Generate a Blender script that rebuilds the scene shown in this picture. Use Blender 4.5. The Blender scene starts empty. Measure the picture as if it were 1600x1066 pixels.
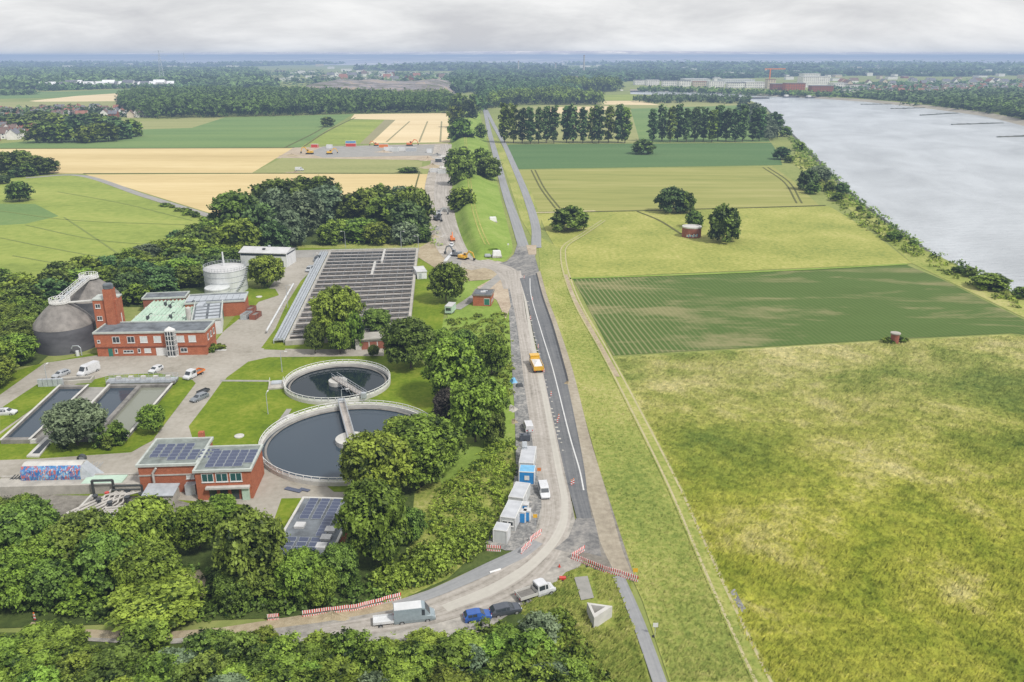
import bpy, math, random
import numpy as np
from mathutils import Vector, Matrix

R = random.Random(11)
rng = np.random.default_rng(11)
PI = math.pi
scene = bpy.context.scene
C = scene.collection

# ------------------------------------------------------------------ camera model
CAM_H = 75.0
FOC = 1290.0
PITCH = math.atan(445 / FOC)
CA, SA = math.cos(PITCH), math.sin(PITCH)

def G(px, py, z=0.0):
    """photo pixel (1600 wide) -> point on the horizontal plane z"""
    dx, dy = (px - 800) / FOC, (533 - py) / FOC
    y, zz = CA + dy * SA, -SA + dy * CA
    t = (z - CAM_H) / zz
    return (dx * t, y * t)

def ppm(x, y):
    return FOC / (y * CA + CAM_H * SA)

cam = bpy.data.cameras.new('camera')
camo = bpy.data.objects.new('camera', cam)
C.objects.link(camo)
camo.location = (0, 0, CAM_H)
camo.rotation_euler = (PI / 2 - PITCH, 0, 0)
cam.sensor_width = 36.0
cam.lens = FOC / 1600 * 36.0
cam.clip_start = 0.5
cam.clip_end = 90000
scene.camera = camo

# ------------------------------------------------------------------ object helpers
def link(name, data, parent=None):
    o = bpy.data.objects.new(name, data)
    C.objects.link(o)
    if parent is not None:
        o.parent = parent
    return o

def tag(o, label=None, cat=None, group=None, kind=None):
    if label: o['label'] = label
    if cat: o['category'] = cat
    if group: o['group'] = group
    if kind: o['kind'] = kind
    return o

def thing(name, label, cat, loc=(0, 0, 0), rz=0.0, group=None, scale=None):
    o = link(name, None)
    o.empty_display_size = 0.5
    o.location = loc if len(loc) == 3 else (loc[0], loc[1], 0)
    o.rotation_euler = (0, 0, rz)
    if scale: o.scale = scale
    return tag(o, label, cat, group)

def dup(root, loc, rz=0.0, scale=None, label=None, group=None, mats=None):
    """copy of a thing with copies of its parts and sub-parts (mesh data shared)"""
    r = root.copy(); C.objects.link(r)
    r.location = loc if len(loc) == 3 else (loc[0], loc[1], 0)
    r.rotation_euler = (0, 0, rz)
    if scale: r.scale = scale
    if label: r['label'] = label
    if group: r['group'] = group
    for ch in KIDS.get(root.name, []):
        c = ch.copy(); C.objects.link(c); c.parent = r
        KIDS.setdefault(r.name, []).append(c)
        for g in KIDS.get(ch.name, []):
            d = g.copy(); C.objects.link(d); d.parent = c
            KIDS.setdefault(c.name, []).append(d)
    return r

KIDS = {}

class MB:
    """collects faces, builds ONE mesh object"""
    def __init__(s):
        s.v, s.f, s.m = [], [], []
    def add(s, vs, fs, m=0):
        n = len(s.v)
        s.v += [tuple(p) for p in vs]
        s.f += [tuple(i + n for i in f) for f in fs]
        s.m += [m] * len(fs)
        return s
    def box(s, x0, y0, z0, x1, y1, z1, m=0, mtop=None):
        v = [(x0,y0,z0),(x1,y0,z0),(x1,y1,z0),(x0,y1,z0),(x0,y0,z1),(x1,y0,z1),(x1,y1,z1),(x0,y1,z1)]
        s.add(v, [(0,3,2,1),(0,1,5,4),(1,2,6,5),(2,3,7,6),(3,0,4,7)], m)
        n = len(s.v) - 8
        s.f.append((n+4,n+5,n+6,n+7)); s.m.append(m if mtop is None else mtop)
        return s
    def bar(s, p0, p1, w, h, m=0):
        """rectangular bar from p0 to p1, width w (sideways) height h (upwards)"""
        p0, p1 = Vector(p0), Vector(p1)
        d = (p1 - p0).normalized()
        up = Vector((0,0,1)) if abs(d.z) < .95 else Vector((0,1,0))
        a = d.cross(up).normalized() * (w / 2)
        b = a.cross(d).normalized() * (h / 2)
        v = [p0-a-b, p0+a-b, p0+a+b, p0-a+b, p1-a-b, p1+a-b, p1+a+b, p1-a+b]
        return s.add(v, [(0,1,2,3),(7,6,5,4),(0,4,5,1),(1,5,6,2),(2,6,7,3),(3,7,4,0)], m)
    def cyl(s, p0, p1, r0, r1=None, n=12, m=0, cap=True):
        r1 = r0 if r1 is None else r1
        p0, p1 = Vector(p0), Vector(p1)
        d = (p1 - p0).normalized()
        up = Vector((0,0,1)) if abs(d.z) < .95 else Vector((1,0,0))
        a = d.cross(up).normalized(); b = a.cross(d).normalized()
        v = []
        for p, r in ((p0, r0), (p1, r1)):
            for i in range(n):
                t = 2*PI*i/n
                v.append(p + a*(r*math.cos(t)) + b*(r*math.sin(t)))
        f = [(i, i+n, (i+1) % n + n, (i+1) % n) for i in range(n)]
        if cap:
            f += [tuple(range(n)), tuple(range(2*n-1, n-1, -1))]
        return s.add(v, f, m)
    def tube(s, pts, r, n=8, m=0):
        for a, b in zip(pts[:-1], pts[1:]):
            s.cyl(a, b, r, r, n, m)
        return s
    def lathe(s, prof, n=32, m=0, c=(0,0)):
        """prof: list of (r,z) revolved about the z axis through c"""
        v, f = [], []
        for r, z in prof:
            for i in range(n):
                t = 2*PI*i/n
                v.append((c[0] + r*math.cos(t), c[1] + r*math.sin(t), z))
        for k in range(len(prof)-1):
            for i in range(n):
                j = (i+1) % n
                f.append((k*n+i, k*n+j, (k+1)*n+j, (k+1)*n+i))
        return s.add(v, f, m)
    def prism(s, pts, z0, z1, m=0, mtop=None):
        n = len(pts)
        v = [(p[0],p[1],z0) for p in pts] + [(p[0],p[1],z1) for p in pts]
        s.add(v, [(i,(i+1)%n,(i+1)%n+n,i+n) for i in range(n)], m)
        k = len(s.v) - 2*n
        s.f.append(tuple(range(k+n, k+2*n))); s.m.append(m if mtop is None else mtop)
        return s
    def quad(s, a, b, c, d, m=0):
        return s.add([a,b,c,d], [(0,1,2,3)], m)
    def mesh(s, name, mats):
        me = bpy.data.meshes.new(name)
        me.from_pydata(s.v, [], s.f)
        for mt in (mats if isinstance(mats, (list, tuple)) else [mats]):
            me.materials.append(mt)
        if len(me.polygons) == len(s.m):
            me.polygons.foreach_set('material_index', s.m)
        me.update()
        return me
    def build(s, name, mats, parent=None, smooth=False, loc=None, rz=0):
        me = s.mesh(name, mats)
        if smooth:
            me.polygons.foreach_set('use_smooth', [True]*len(me.polygons))
        return place(name, me, parent, loc, rz)

def place(name, me, parent=None, loc=None, rz=0):
    o = link(name, me, parent)
    if parent is not None: KIDS.setdefault(parent.name, []).append(o)
    if loc: o.location = loc
    o.rotation_euler = (0, 0, rz)
    return o

def pip(x, y, poly):
    ins = False; n = len(poly); j = n-1
    for i in range(n):
        xi, yi = poly[i]; xj, yj = poly[j]
        if (yi > y) != (yj > y) and x < (xj-xi)*(y-yi)/(yj-yi)+xi: ins = not ins
        j = i
    return ins

def catmull(pts, n):
    pts = [Vector((p[0], p[1])) for p in pts]
    P = [2*pts[0]-pts[1]] + pts + [2*pts[-1]-pts[-2]]
    out = []
    segs = len(pts)-1
    for k in range(n+1):
        u = k*segs/n; i = min(int(u), segs-1); t = u-i
        p0,p1,p2,p3 = P[i],P[i+1],P[i+2],P[i+3]
        q = 0.5*((2*p1)+(p2-p0)*t+(2*p0-5*p1+4*p2-p3)*t*t+(3*p1-p0-3*p2+p3)*t**3)
        out.append((q.x, q.y))
    return out

# ------------------------------------------------------------------ materials
def newmat(name):
    m = bpy.data.materials.new(name); m.use_nodes = True
    nt = m.node_tree
    return m, nt, nt.nodes['Principled BSDF']

def nd(nt, t, **kw):
    n = nt.nodes.new(t)
    for k, v in kw.items():
        setattr(n, k, v)
    return n

def lk(nt, a, b): nt.links.new(a, b)

def noise(nt, vec, scale, detail=4, rough=.55, dist=0.0):
    n = nd(nt, 'ShaderNodeTexNoise')
    n.inputs['Scale'].default_value = scale
    n.inputs['Detail'].default_value = detail
    n.inputs['Roughness'].default_value = rough
    n.inputs['Distortion'].default_value = dist
    lk(nt, vec, n.inputs['Vector'])
    return n.outputs['Fac']

def mapping(nt, vec, scale=(1,1,1), rot=0.0):
    # rotate first, then stretch
    mp = nd(nt, 'ShaderNodeMapping'); mp.inputs['Rotation'].default_value = (0,0,rot)
    lk(nt, vec, mp.inputs['Vector'])
    m2 = nd(nt, 'ShaderNodeMapping'); m2.inputs['Scale'].default_value = scale
    lk(nt, mp.outputs['Vector'], m2.inputs['Vector'])
    return m2.outputs['Vector']

def math_(nt, op, a, b=None, clamp=False):
    n = nd(nt, 'ShaderNodeMath', operation=op, use_clamp=clamp)
    for i, x in enumerate((a, b)):
        if x is None: continue
        if isinstance(x, (int, float)): n.inputs[i].default_value = x
        else: lk(nt, x, n.inputs[i])
    return n.outputs[0]

def ramp(nt, fac, stops):
    n = nd(nt, 'ShaderNodeValToRGB')
    e = n.color_ramp.elements
    while len(e) < len(stops): e.new(.5)
    for el, (p, c) in zip(e, stops):
        el.position = p; el.color = (*c, 1)
    lk(nt, fac, n.inputs[0])
    return n.outputs[0]

def mixc(nt, fac, a, b, mode='MIX'):
    n = nd(nt, 'ShaderNodeMix', data_type='RGBA', blend_type=mode)
    for i, x in ((0, fac), (6, a), (7, b)):
        if isinstance(x, (int, float)): n.inputs[i].default_value = x
        elif isinstance(x, tuple): n.inputs[i].default_value = (*x, 1)
        else: lk(nt, x, n.inputs[i])
    return n.outputs[2]

def pos(nt):
    return nd(nt, 'ShaderNodeNewGeometry').outputs['Position']

def objc(nt):
    return nd(nt, 'ShaderNodeTexCoord').outputs['Object']

def bumpify(nt, bs, h, strength=.5, dist=.3):
    b = nd(nt, 'ShaderNodeBump')
    b.inputs['Strength'].default_value = strength
    b.inputs['Distance'].default_value = dist
    lk(nt, h, b.inputs['Height'])
    lk(nt, b.outputs['Normal'], bs.inputs['Normal'])

def ground_mat(name, cols, patch=.03, fine=.6, wf=.5, bump=.5, stretch=(1,1,1), rot=0.0, rough=.95, lo=.3, hi=.7, dist=.0, fstretch=None, bdist=.4):
    """mottled ground: large patches + fine grain in metres -> colour ramp"""
    m, nt, bs = newmat(name)
    p = pos(nt)
    pv = mapping(nt, p, stretch, rot)
    fv = mapping(nt, p, fstretch, rot) if fstretch else p
    a = noise(nt, pv, patch, 5, .6, dist)
    b = noise(nt, fv, fine, 6, .65)
    v = math_(nt, 'ADD', math_(nt, 'MULTIPLY', a, 1-wf), math_(nt, 'MULTIPLY', b, wf))
    k = len(cols)
    col = ramp(nt, v, [(lo+(hi-lo)*i/(k-1), c) for i, c in enumerate(cols)])
    lk(nt, col, bs.inputs['Base Color'])
    bs.inputs['Roughness'].default_value = rough
    bs.inputs['Specular IOR Level'].default_value = .15
    if bump: bumpify(nt, bs, b, bump, bdist)
    return m

def plain(name, col, rough=.6, var=.12, scale=1.5, metal=0.0, spec=.4, bump=0.0, streak=None):
    """painted / plain surface with weathering variation"""
    m, nt, bs = newmat(name)
    o = objc(nt)
    if streak: o = mapping(nt, o, streak)
    f = noise(nt, o, scale, 5, .65)
    lo = tuple(c*(1-var*1.6) for c in col); hi = tuple(min(1, c*(1+var)) for c in col)
    lk(nt, ramp(nt, f, [(.3, lo), (.62, hi)]), bs.inputs['Base Color'])
    bs.inputs['Roughness'].default_value = rough
    bs.inputs['Metallic'].default_value = metal
    bs.inputs['Specular IOR Level'].default_value = spec
    if bump: bumpify(nt, bs, f, bump, .05)
    return m

def glossy_paint(name, col):
    m, nt, bs = newmat(name)
    f = noise(nt, objc(nt), 2.5, 5, .6)
    lk(nt, ramp(nt, f, [(.3, tuple(c*.82 for c in col)), (.65, col)]), bs.inputs['Base Color'])
    bs.inputs['Roughness'].default_value = .3
    bs.inputs['Coat Weight'].default_value = .4
    return m

def brick_mat(name, c1, c2, mortar, scale=1.0):
    m, nt, bs = newmat(name)
    o = objc(nt)
    # bricks on upright walls: u = x+y, v = z
    sx = nd(nt, 'ShaderNodeSeparateXYZ'); lk(nt, o, sx.inputs[0])
    cx = nd(nt, 'ShaderNodeCombineXYZ')
    lk(nt, math_(nt, 'ADD', sx.outputs[0], sx.outputs[1]), cx.inputs[0]); lk(nt, sx.outputs[2], cx.inputs[1])
    b = nd(nt, 'ShaderNodeTexBrick')
    b.inputs['Scale'].default_value = 2.2*scale
    b.inputs['Color1'].default_value = (*c1, 1); b.inputs['Color2'].default_value = (*c2, 1)
    b.inputs['Mortar'].default_value = (*mortar, 1); b.inputs['Mortar Size'].default_value = .012
    lk(nt, cx.outputs[0], b.inputs['Vector'])
    f = noise(nt, o, .7, 6, .7)
    col = mixc(nt, .55, b.outputs['Color'], ramp(nt, f, [(.3, (.55,.5,.48)), (.7, (1.1,1.05,1.0))]), 'MULTIPLY')
    lk(nt, col, bs.inputs['Base Color'])
    bs.inputs['Roughness'].default_value = .9
    bs.inputs['Specular IOR Level'].default_value = .15
    return m

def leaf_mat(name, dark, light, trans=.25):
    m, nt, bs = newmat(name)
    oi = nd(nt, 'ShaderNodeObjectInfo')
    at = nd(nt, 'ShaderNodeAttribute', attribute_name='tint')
    base = ramp(nt, at.outputs['Fac'], [(0.0, dark), (1.0, light)])  # dark end carries the shade painted on recessed leaves
    hs = nd(nt, 'ShaderNodeHueSaturation')
    lk(nt, base, hs.inputs['Color'])
    r1 = nd(nt, 'ShaderNodeMapRange'); lk(nt, oi.outputs['Random'], r1.inputs[0])
    r1.inputs[3].default_value = .490; r1.inputs[4].default_value = .525
    lk(nt, r1.outputs[0], hs.inputs['Hue'])
    r2 = nd(nt, 'ShaderNodeMapRange')
    lk(nt, math_(nt, 'FRACT', math_(nt, 'MULTIPLY', oi.outputs['Random'], 7.13)), r2.inputs[0])
    r2.inputs[3].default_value = .82; r2.inputs[4].default_value = 1.32
    lk(nt, r2.outputs[0], hs.inputs['Value'])
    lk(nt, hs.outputs[0], bs.inputs['Base Color'])
    bs.inputs['Roughness'].default_value = .55
    bs.inputs['Specular IOR Level'].default_value = .25
    tr = nd(nt, 'ShaderNodeBsdfTranslucent'); lk(nt, hs.outputs[0], tr.inputs['Color'])
    mx = nd(nt, 'ShaderNodeMixShader'); mx.inputs[0].default_value = trans
    lk(nt, bs.outputs[0], mx.inputs[1]); lk(nt, tr.outputs[0], mx.inputs[2])
    lk(nt, mx.outputs[0], nt.nodes['Material Output'].inputs['Surface'])
    return m

def strip_mat(name, cols, across=6.0, along=.05, wf=.35, fine=1.2, lo=.3, hi=.7, rough=.9, bump=.3, patch=.08):
    """road-like strip: streaks run along UV v (metres); u is 0..1 across"""
    m, nt, bs = newmat(name)
    uv = nd(nt, 'ShaderNodeTexCoord').outputs['UV']
    s = noise(nt, mapping(nt, uv, (across, along, 1)), 1.0, 4, .6, .3)
    p = pos(nt)
    f = noise(nt, p, fine, 6, .7)
    q = noise(nt, p, patch, 4, .6)
    v = math_(nt, 'ADD', math_(nt, 'MULTIPLY', s, .65-wf*.5), math_(nt, 'MULTIPLY', f, wf*.8))
    v = math_(nt, 'ADD', v, math_(nt, 'MULTIPLY', q, .35-wf*.3))
    k = len(cols)
    lk(nt, ramp(nt, v, [(lo+(hi-lo)*i/(k-1), c) for i, c in enumerate(cols)]), bs.inputs['Base Color'])
    bs.inputs['Roughness'].default_value = rough
    bs.inputs['Specular IOR Level'].default_value = .2
    if bump: bumpify(nt, bs, f, bump, .1)
    return m

def row_mat(name, ground, crop, pale, angle, period=1.5):
    """row crop with bare pale patches"""
    m, nt, bs = newmat(name)
    p = pos(nt)
    v = mapping(nt, p, (1,1,1), angle)
    w = nd(nt, 'ShaderNodeTexWave', wave_type='BANDS', bands_direction='X')
    w.inputs['Scale'].default_value = .314/period
    w.inputs['Distortion'].default_value = .25; w.inputs['Detail'].default_value = 2; w.inputs['Detail Scale'].default_value = .4
    lk(nt, v, w.inputs['Vector'])
    fine = noise(nt, p, .9, 5, .7)
    big = noise(nt, mapping(nt, p, (.8,2.6,1), .12), .024, 6, .68, .5)
    sp = nd(nt, 'ShaderNodeSeparateXYZ'); lk(nt, p, sp.inputs[0])
    # patches of thin growth gather in the lower middle of the field
    mask = ramp(nt, big, [(.50,(0,0,0)), (.62,(1,1,1))])
    rowsf = ramp(nt, w.outputs['Fac'], [(.10,(0,0,0)), (.42,(1,1,1))])
    crop1 = mixc(nt, fine, tuple(c*.65 for c in crop), tuple(c*1.25 for c in crop))
    near = mixc(nt, rowsf, ground, crop1)
    # rows stand out at the left end, canopy closes to the right
    rx = nd(nt, 'ShaderNodeMapRange'); lk(nt, sp.outputs[0], rx.inputs[0])
    rx.inputs[1].default_value = 36; rx.inputs[2].default_value = 58; rx.inputs[3].default_value = .55; rx.inputs[4].default_value = .10
    crop2 = mixc(nt, noise(nt, mapping(nt, p, (.6,2,1), -.1), .05, 6, .7), tuple(c*.8 for c in crop), tuple(c*1.35+.02 for c in crop))
    c = mixc(nt, rx.outputs[0], mixc(nt, .5, crop1, crop2), near)
    palec = mixc(nt, fine, tuple(x*.55 for x in pale), pale)
    c = mixc(nt, math_(nt, 'MULTIPLY', mask, .5), c, palec)
    lk(nt, c, bs.inputs['Base Color'])
    bs.inputs['Roughness'].default_value = .95; bs.inputs['Specular IOR Level'].default_value = .1
    bumpify(nt, bs, fine, .5, .3)
    return m

def water_mat(name, col, rough, scale, strength, dist, stretch=(1,1,1), patch=None):
    m, nt, bs = newmat(name)
    p = pos(nt)
    n = noise(nt, mapping(nt, p, stretch), scale, 5, .6, .4)
    if patch:
        q = noise(nt, mapping(nt, p, (1,.5,1), .3), patch, 4, .6, .5)
        lk(nt, ramp(nt, q, [(.3, tuple(c*.75 for c in col)), (.7, tuple(c*1.15 for c in col))]), bs.inputs['Base Color'])
    else:
        bs.inputs['Base Color'].default_value = (*col, 1)
    bs.inputs['Roughness'].default_value = rough
    bs.inputs['IOR'].default_value = 1.33
    bumpify(nt, bs, n, strength, dist)
    return m

M = {}
# terrain (albedos)
M['ground'] = ground_mat('countryside_grass', [(.14,.18,.05), (.22,.255,.075), (.31,.32,.11)], .012, .35, .45)
M['meadow_tall'] = None  # built below
M['meadow_pale'] = ground_mat('pasture', [(.17,.215,.05), (.26,.285,.065), (.34,.345,.09), (.43,.40,.145)], .035, .6, .55, .6, lo=.36, hi=.64)
M['slope'] = ground_mat('mown_slope', [(.16,.21,.045), (.24,.28,.065), (.33,.34,.10), (.42,.39,.16)], .045, .9, .5, .8, lo=.37, hi=.63, stretch=(1.4,.6,1), rot=-.12)
M['lawn'] = ground_mat('lawn_grass', [(.075,.130,.008), (.14,.20,.012), (.24,.265,.035)], .09, .9, .45, .4, lo=.33, hi=.66)
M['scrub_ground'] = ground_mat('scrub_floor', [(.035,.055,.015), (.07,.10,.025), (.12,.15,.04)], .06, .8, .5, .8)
M['olive_field'] = ground_mat('ripening_barley', [(.20,.225,.06), (.28,.285,.085), (.36,.34,.13)], .03, .3, .4, .3, stretch=(.2,2.2,1), rot=.03, fstretch=(.12,1.5,1), lo=.36, hi=.64)
M['dark_crop'] = ground_mat('green_beet_crop', [(.068,.135,.045), (.092,.165,.06), (.125,.195,.075)], .015, .4, .4, .3, stretch=(.3,2,1))
M['green_crop'] = ground_mat('green_wheat', [(.105,.175,.055), (.145,.225,.07), (.20,.265,.085)], .012, .3, .4, .3, stretch=(.3,2,1))
M['light_crop'] = ground_mat('light_green_crop', [(.155,.205,.04), (.24,.295,.06), (.33,.355,.09)], .02, .25, .45, .3, stretch=(.5,1.6,1), rot=.2, lo=.33, hi=.66)
M['wheat'] = ground_mat('ripe_wheat', [(.46,.355,.165), (.565,.445,.22), (.65,.53,.29)], .012, .3, .35, .3, stretch=(.25,2.2,1), fstretch=(.2,1.4,1), lo=.33, hi=.66)
M['wheat_pale'] = ground_mat('pale_wheat', [(.55,.43,.24), (.64,.52,.31), (.70,.58,.37)], .012, .3, .35, .3, stretch=(.25,2,1), lo=.33, hi=.66)
M['fallow'] = ground_mat('fallow_strip', [(.20,.22,.08), (.28,.29,.11), (.34,.33,.15)], .02, .3, .5, .3, stretch=(.3,2,1))
M['brownfield'] = ground_mat('stubble', [(.24,.22,.12), (.30,.28,.15)], .02, .3, .5, .3)
M['beet'] = row_mat('row_crop', (.30,.275,.14), (.075,.125,.026), (.44,.37,.20), -.11, 1.5)
M['embank'] = ground_mat('embankment_grass', [(.14,.21,.035), (.20,.29,.05), (.28,.34,.09)], .06, .7, .45, .4, lo=.33, hi=.66)
M['paving'] = ground_mat('worn_paving', [(.25,.23,.19), (.34,.315,.27), (.40,.375,.33)], .09, .8, .45, .2, lo=.33, hi=.66)
M['paving_old'] = ground_mat('old_concrete', [(.22,.22,.20), (.30,.29,.27), (.36,.35,.32)], .15, .8, .5, .2)
M['dirt'] = strip_mat('gravel_roadway', [(.17,.155,.135), (.31,.285,.25), (.40,.37,.335), (.52,.49,.45)], 9, .03, .45, lo=.34, hi=.66)
M['gravel'] = ground_mat('loose_gravel', [(.10,.10,.10), (.22,.22,.215), (.42,.40,.37)], .25, 1.4, .6, .8, lo=.34, hi=.64)
M['pale_track'] = strip_mat('pale_wheel_track', [(.38,.36,.32), (.50,.48,.43)], 3, .06, .5)
M['asphalt'] = strip_mat('fresh_asphalt', [(.075,.08,.086), (.13,.135,.142), (.165,.168,.172), (.25,.245,.235)], 8, .02, .4, lo=.34, hi=.68)
M['asphalt_dark'] = strip_mat('black_asphalt', [(.04,.041,.044), (.08,.082,.086)], 5, .05, .5)
M['asphalt_old'] = strip_mat('old_asphalt', [(.19,.195,.20), (.27,.275,.28), (.34,.34,.34)], 6, .03, .4)
M['access'] = ground_mat('dusty_roadway', [(.14,.135,.125), (.27,.255,.23), (.36,.34,.305), (.46,.43,.385)], .16, 1.0, .4, .3, stretch=(.3,1.9,1), rot=-.42, lo=.36, hi=.64)
M['soil'] = ground_mat('bare_soil', [(.24,.19,.125), (.36,.30,.20), (.46,.40,.29)], .12, .9, .5, .6, lo=.33, hi=.66)
M['soil_red'] = ground_mat('reddish_soil', [(.27,.21,.15), (.40,.33,.245), (.50,.43,.33)], .12, .9, .5, .6, lo=.33, hi=.66)
M['rough_grass'] = ground_mat('rough_grass', [(.11,.155,.03), (.19,.235,.045), (.29,.31,.075), (.40,.38,.15)], .12, 1.1, .5, .9, lo=.35, hi=.65)
M['soil_dark'] = ground_mat('dark_compacted_gravel', [(.13,.12,.10), (.21,.195,.17), (.30,.28,.245)], .14, 1.0, .5, .5, lo=.34, hi=.66)
M['dusty_asphalt'] = ground_mat('dusty_worn_asphalt', [(.09,.092,.095), (.17,.168,.165), (.26,.25,.235), (.34,.32,.29)], .22, 1.2, .45, .3, stretch=(1.5,.5,1), rot=.5, lo=.35, hi=.65)
M['soil_grey'] = ground_mat('compacted_soil', [(.23,.20,.155), (.33,.29,.225), (.42,.38,.305)], .14, 1.0, .5, .5, lo=.34, hi=.66, stretch=(1.6,.4,1), rot=-.1)
M['churned'] = ground_mat('churned_gravel_track', [(.20,.18,.15), (.37,.335,.285), (.52,.48,.43)], .13, 1.0, .5, .6, lo=.35, hi=.65)
M['white_line'] = plain('road_marking_paint', (.56,.56,.55), .7, .08, .6)
M['rut'] = ground_mat('wheel_rut', [(.34,.31,.17), (.47,.42,.25)], .3, 1.2, .5, .3)
M['darkline'] = ground_mat('crop_gap', [(.09,.10,.035), (.14,.14,.05)], .3, 1.2, .5, .3)
M['meadow_trail'] = ground_mat('pressed_crop', [(.16,.20,.055), (.20,.245,.07)], .3, 1.2, .5, .3)
M['sand'] = ground_mat('beach_sand', [(.20,.19,.15), (.32,.29,.23), (.38,.35,.29)], .02, .3, .5, .2)
M['bank'] = ground_mat('bank_stone', [(.045,.05,.045), (.09,.095,.08), (.15,.14,.12)], .1, .6, .5, .6)
M['river'] = water_mat('river_water', (.46,.485,.505), .22, .22, .8, 1.4, (.6, 2.2, 1), .02)
M['basin_water'] = water_mat('basin_water', (.040,.058,.078), .06, .5, .05, .1)
M['basin_green'] = water_mat('settling_water', (.20,.21,.165), .08, .5, .05, .1)
M['basin_dark'] = water_mat('dark_water', (.012,.02,.026), .05, .4, .06, .1)
M['aerated'] = ground_mat('aerated_sludge_water', [(.025,.022,.018), (.055,.047,.038), (.10,.085,.07)], .3, 1.5, .5, .6, rough=.95)

def meadow():
    m, nt, bs = newmat('tall_meadow_grass')
    p = pos(nt)
    big = noise(nt, mapping(nt, p, (1,1.3,1), .3), .028, 5, .62, .6)
    mid = noise(nt, p, .16, 5, .65, .8)
    fv = mapping(nt, p, (2.2,.7,1), -.35)
    fin = noise(nt, fv, 1.1, 6, .7, 1.2)
    fin2 = noise(nt, p, .7, 5, .7, .6)
    v = math_(nt, 'ADD', math_(nt, 'MULTIPLY', big, .60), math_(nt, 'MULTIPLY', mid, .24))
    v = math_(nt, 'ADD', v, math_(nt, 'MULTIPLY', fin, .16))
    sp = nd(nt, 'ShaderNodeSeparateXYZ'); lk(nt, p, sp.inputs[0])
    far = nd(nt, 'ShaderNodeMapRange'); lk(nt, sp.outputs[1], far.inputs[0])
    far.inputs[1].default_value = 120; far.inputs[2].default_value = 190
    g1 = ramp(nt, v, [(.35, (.13,.185,.022)), (.43, (.255,.30,.035)), (.51, (.385,.395,.06)), (.57, (.53,.49,.16)), (.65, (.62,.57,.29))])
    g2 = ramp(nt, v, [(.35, (.12,.175,.042)), (.445, (.235,.28,.068)), (.525, (.385,.39,.125)), (.60, (.52,.48,.22))])
    c = mixc(nt, far.outputs[0], g1, g2)
    c = mixc(nt, .7, c, ramp(nt, fin2, [(.36, (.45,.5,.45)), (.5,(.95,.95,.95)), (.64, (1.4,1.35,1.3))]), 'MULTIPLY')
    lk(nt, c, bs.inputs['Base Color'])
    bs.inputs['Roughness'].default_value = .95; bs.inputs['Specular IOR Level'].default_value = .1
    h = math_(nt, 'ADD', fin, math_(nt, 'MULTIPLY', fin2, .8))
    bumpify(nt, bs, h, .75, .7)
    return m
M['meadow_tall'] = meadow()

# building and object materials
M['brick'] = brick_mat('red_brick', (.36,.115,.06), (.46,.155,.08), (.40,.22,.15))
M['brick_dark'] = brick_mat('dark_brick', (.25,.09,.06), (.32,.11,.07), (.3,.2,.16))
M['roof_felt'] = plain('grey_roof_felt', (.135,.15,.165), .85, .3, .35, bump=.2)
M['roof_green'] = plain('green_grey_roofing', (.19,.215,.20), .85, .25, .4)
M['parapet'] = plain('pale_parapet_flashing', (.42,.45,.42), .6, .12, .6)
M['frame'] = plain('white_window_frame', (.64,.64,.63), .5, .06, 2)
M['glass'] = glossy_paint('dark_glass', (.035,.045,.055))
M['glass_green'] = glossy_paint('teal_glass', (.03,.10,.10))
M['pane_white'] = plain('drawn_blind', (.55,.58,.58), .35, .1, 1)
M['white_metal'] = plain('white_cladding', (.60,.61,.62), .5, .08, .5, streak=(1,1,.3))
M['white_roof'] = plain('pale_metal_roof', (.50,.50,.50), .6, .1, .3)
M['tank'] = plain('pale_tank_steel', (.53,.55,.55), .45, .1, .5, streak=(1,1,.25))
M['dark_band'] = plain('dark_glazing_band', (.06,.07,.09), .3, .1, 1)
M['digester'] = plain('dark_digester_cladding', (.075,.075,.082), .6, .25, .25, streak=(.6,.6,1.5))
M['digester_roof'] = plain('grey_digester_roof', (.20,.185,.17), .75, .25, .35)
M['concrete'] = plain('concrete', (.38,.36,.32), .85, .15, .4, bump=.2)
M['concrete_dark'] = plain('stained_concrete', (.20,.19,.175), .85, .25, .4, bump=.2)
M['concrete_pale'] = plain('pale_concrete', (.50,.49,.46), .85, .1, .5)
M['galv'] = plain('galvanised_steel', (.45,.48,.51), .45, .12, .8, metal=.3)
M['steel_dark'] = plain('dark_steel', (.06,.065,.07), .5, .15, 1)
M['walkway'] = plain('grating_walkway', (.36,.33,.30), .8, .2, .3)
M['green_panel'] = plain('mint_green_cover', (.42,.55,.45), .55, .1, .5)
M['green_door'] = plain('green_door_paint', (.03,.16,.12), .5, .1, 1)
M['pv'] = glossy_paint('solar_cell', (.06,.075,.13))
M['rail_white'] = plain('white_railing', (.74,.74,.73), .5, .08, 1)
M['white_paint'] = glossy_paint('white_car_paint', (.62,.63,.65))
M['silver_paint'] = glossy_paint('silver_car_paint', (.42,.44,.46))
M['grey_paint'] = glossy_paint('grey_car_paint', (.20,.22,.24))
M['bluegrey_paint'] = glossy_paint('blue_grey_paint', (.27,.33,.36))
M['blue_paint'] = glossy_paint('blue_car_paint', (.03,.10,.36))
M['dark_paint'] = glossy_paint('dark_car_paint', (.07,.08,.10))
M['yellow_paint'] = glossy_paint('yellow_machine_paint', (.72,.42,.03))
M['orange_paint'] = glossy_paint('orange_paint', (.70,.20,.04))
M['red_paint'] = glossy_paint('red_paint', (.55,.05,.03))
M['tyre'] = plain('tyre_rubber', (.025,.025,.026), .85, .2, 3)
M['rim'] = plain('wheel_rim', (.40,.41,.42), .4, .1, 4, metal=.5)
M['lamp_glass'] = glossy_paint('headlamp_glass', (.75,.77,.8))
M['container'] = plain('light_container_panel', (.50,.515,.51), .5, .07, .6, streak=(3,3,.3))
M['container_roof'] = plain('container_roof', (.46,.475,.50), .6, .1, .5)
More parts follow.
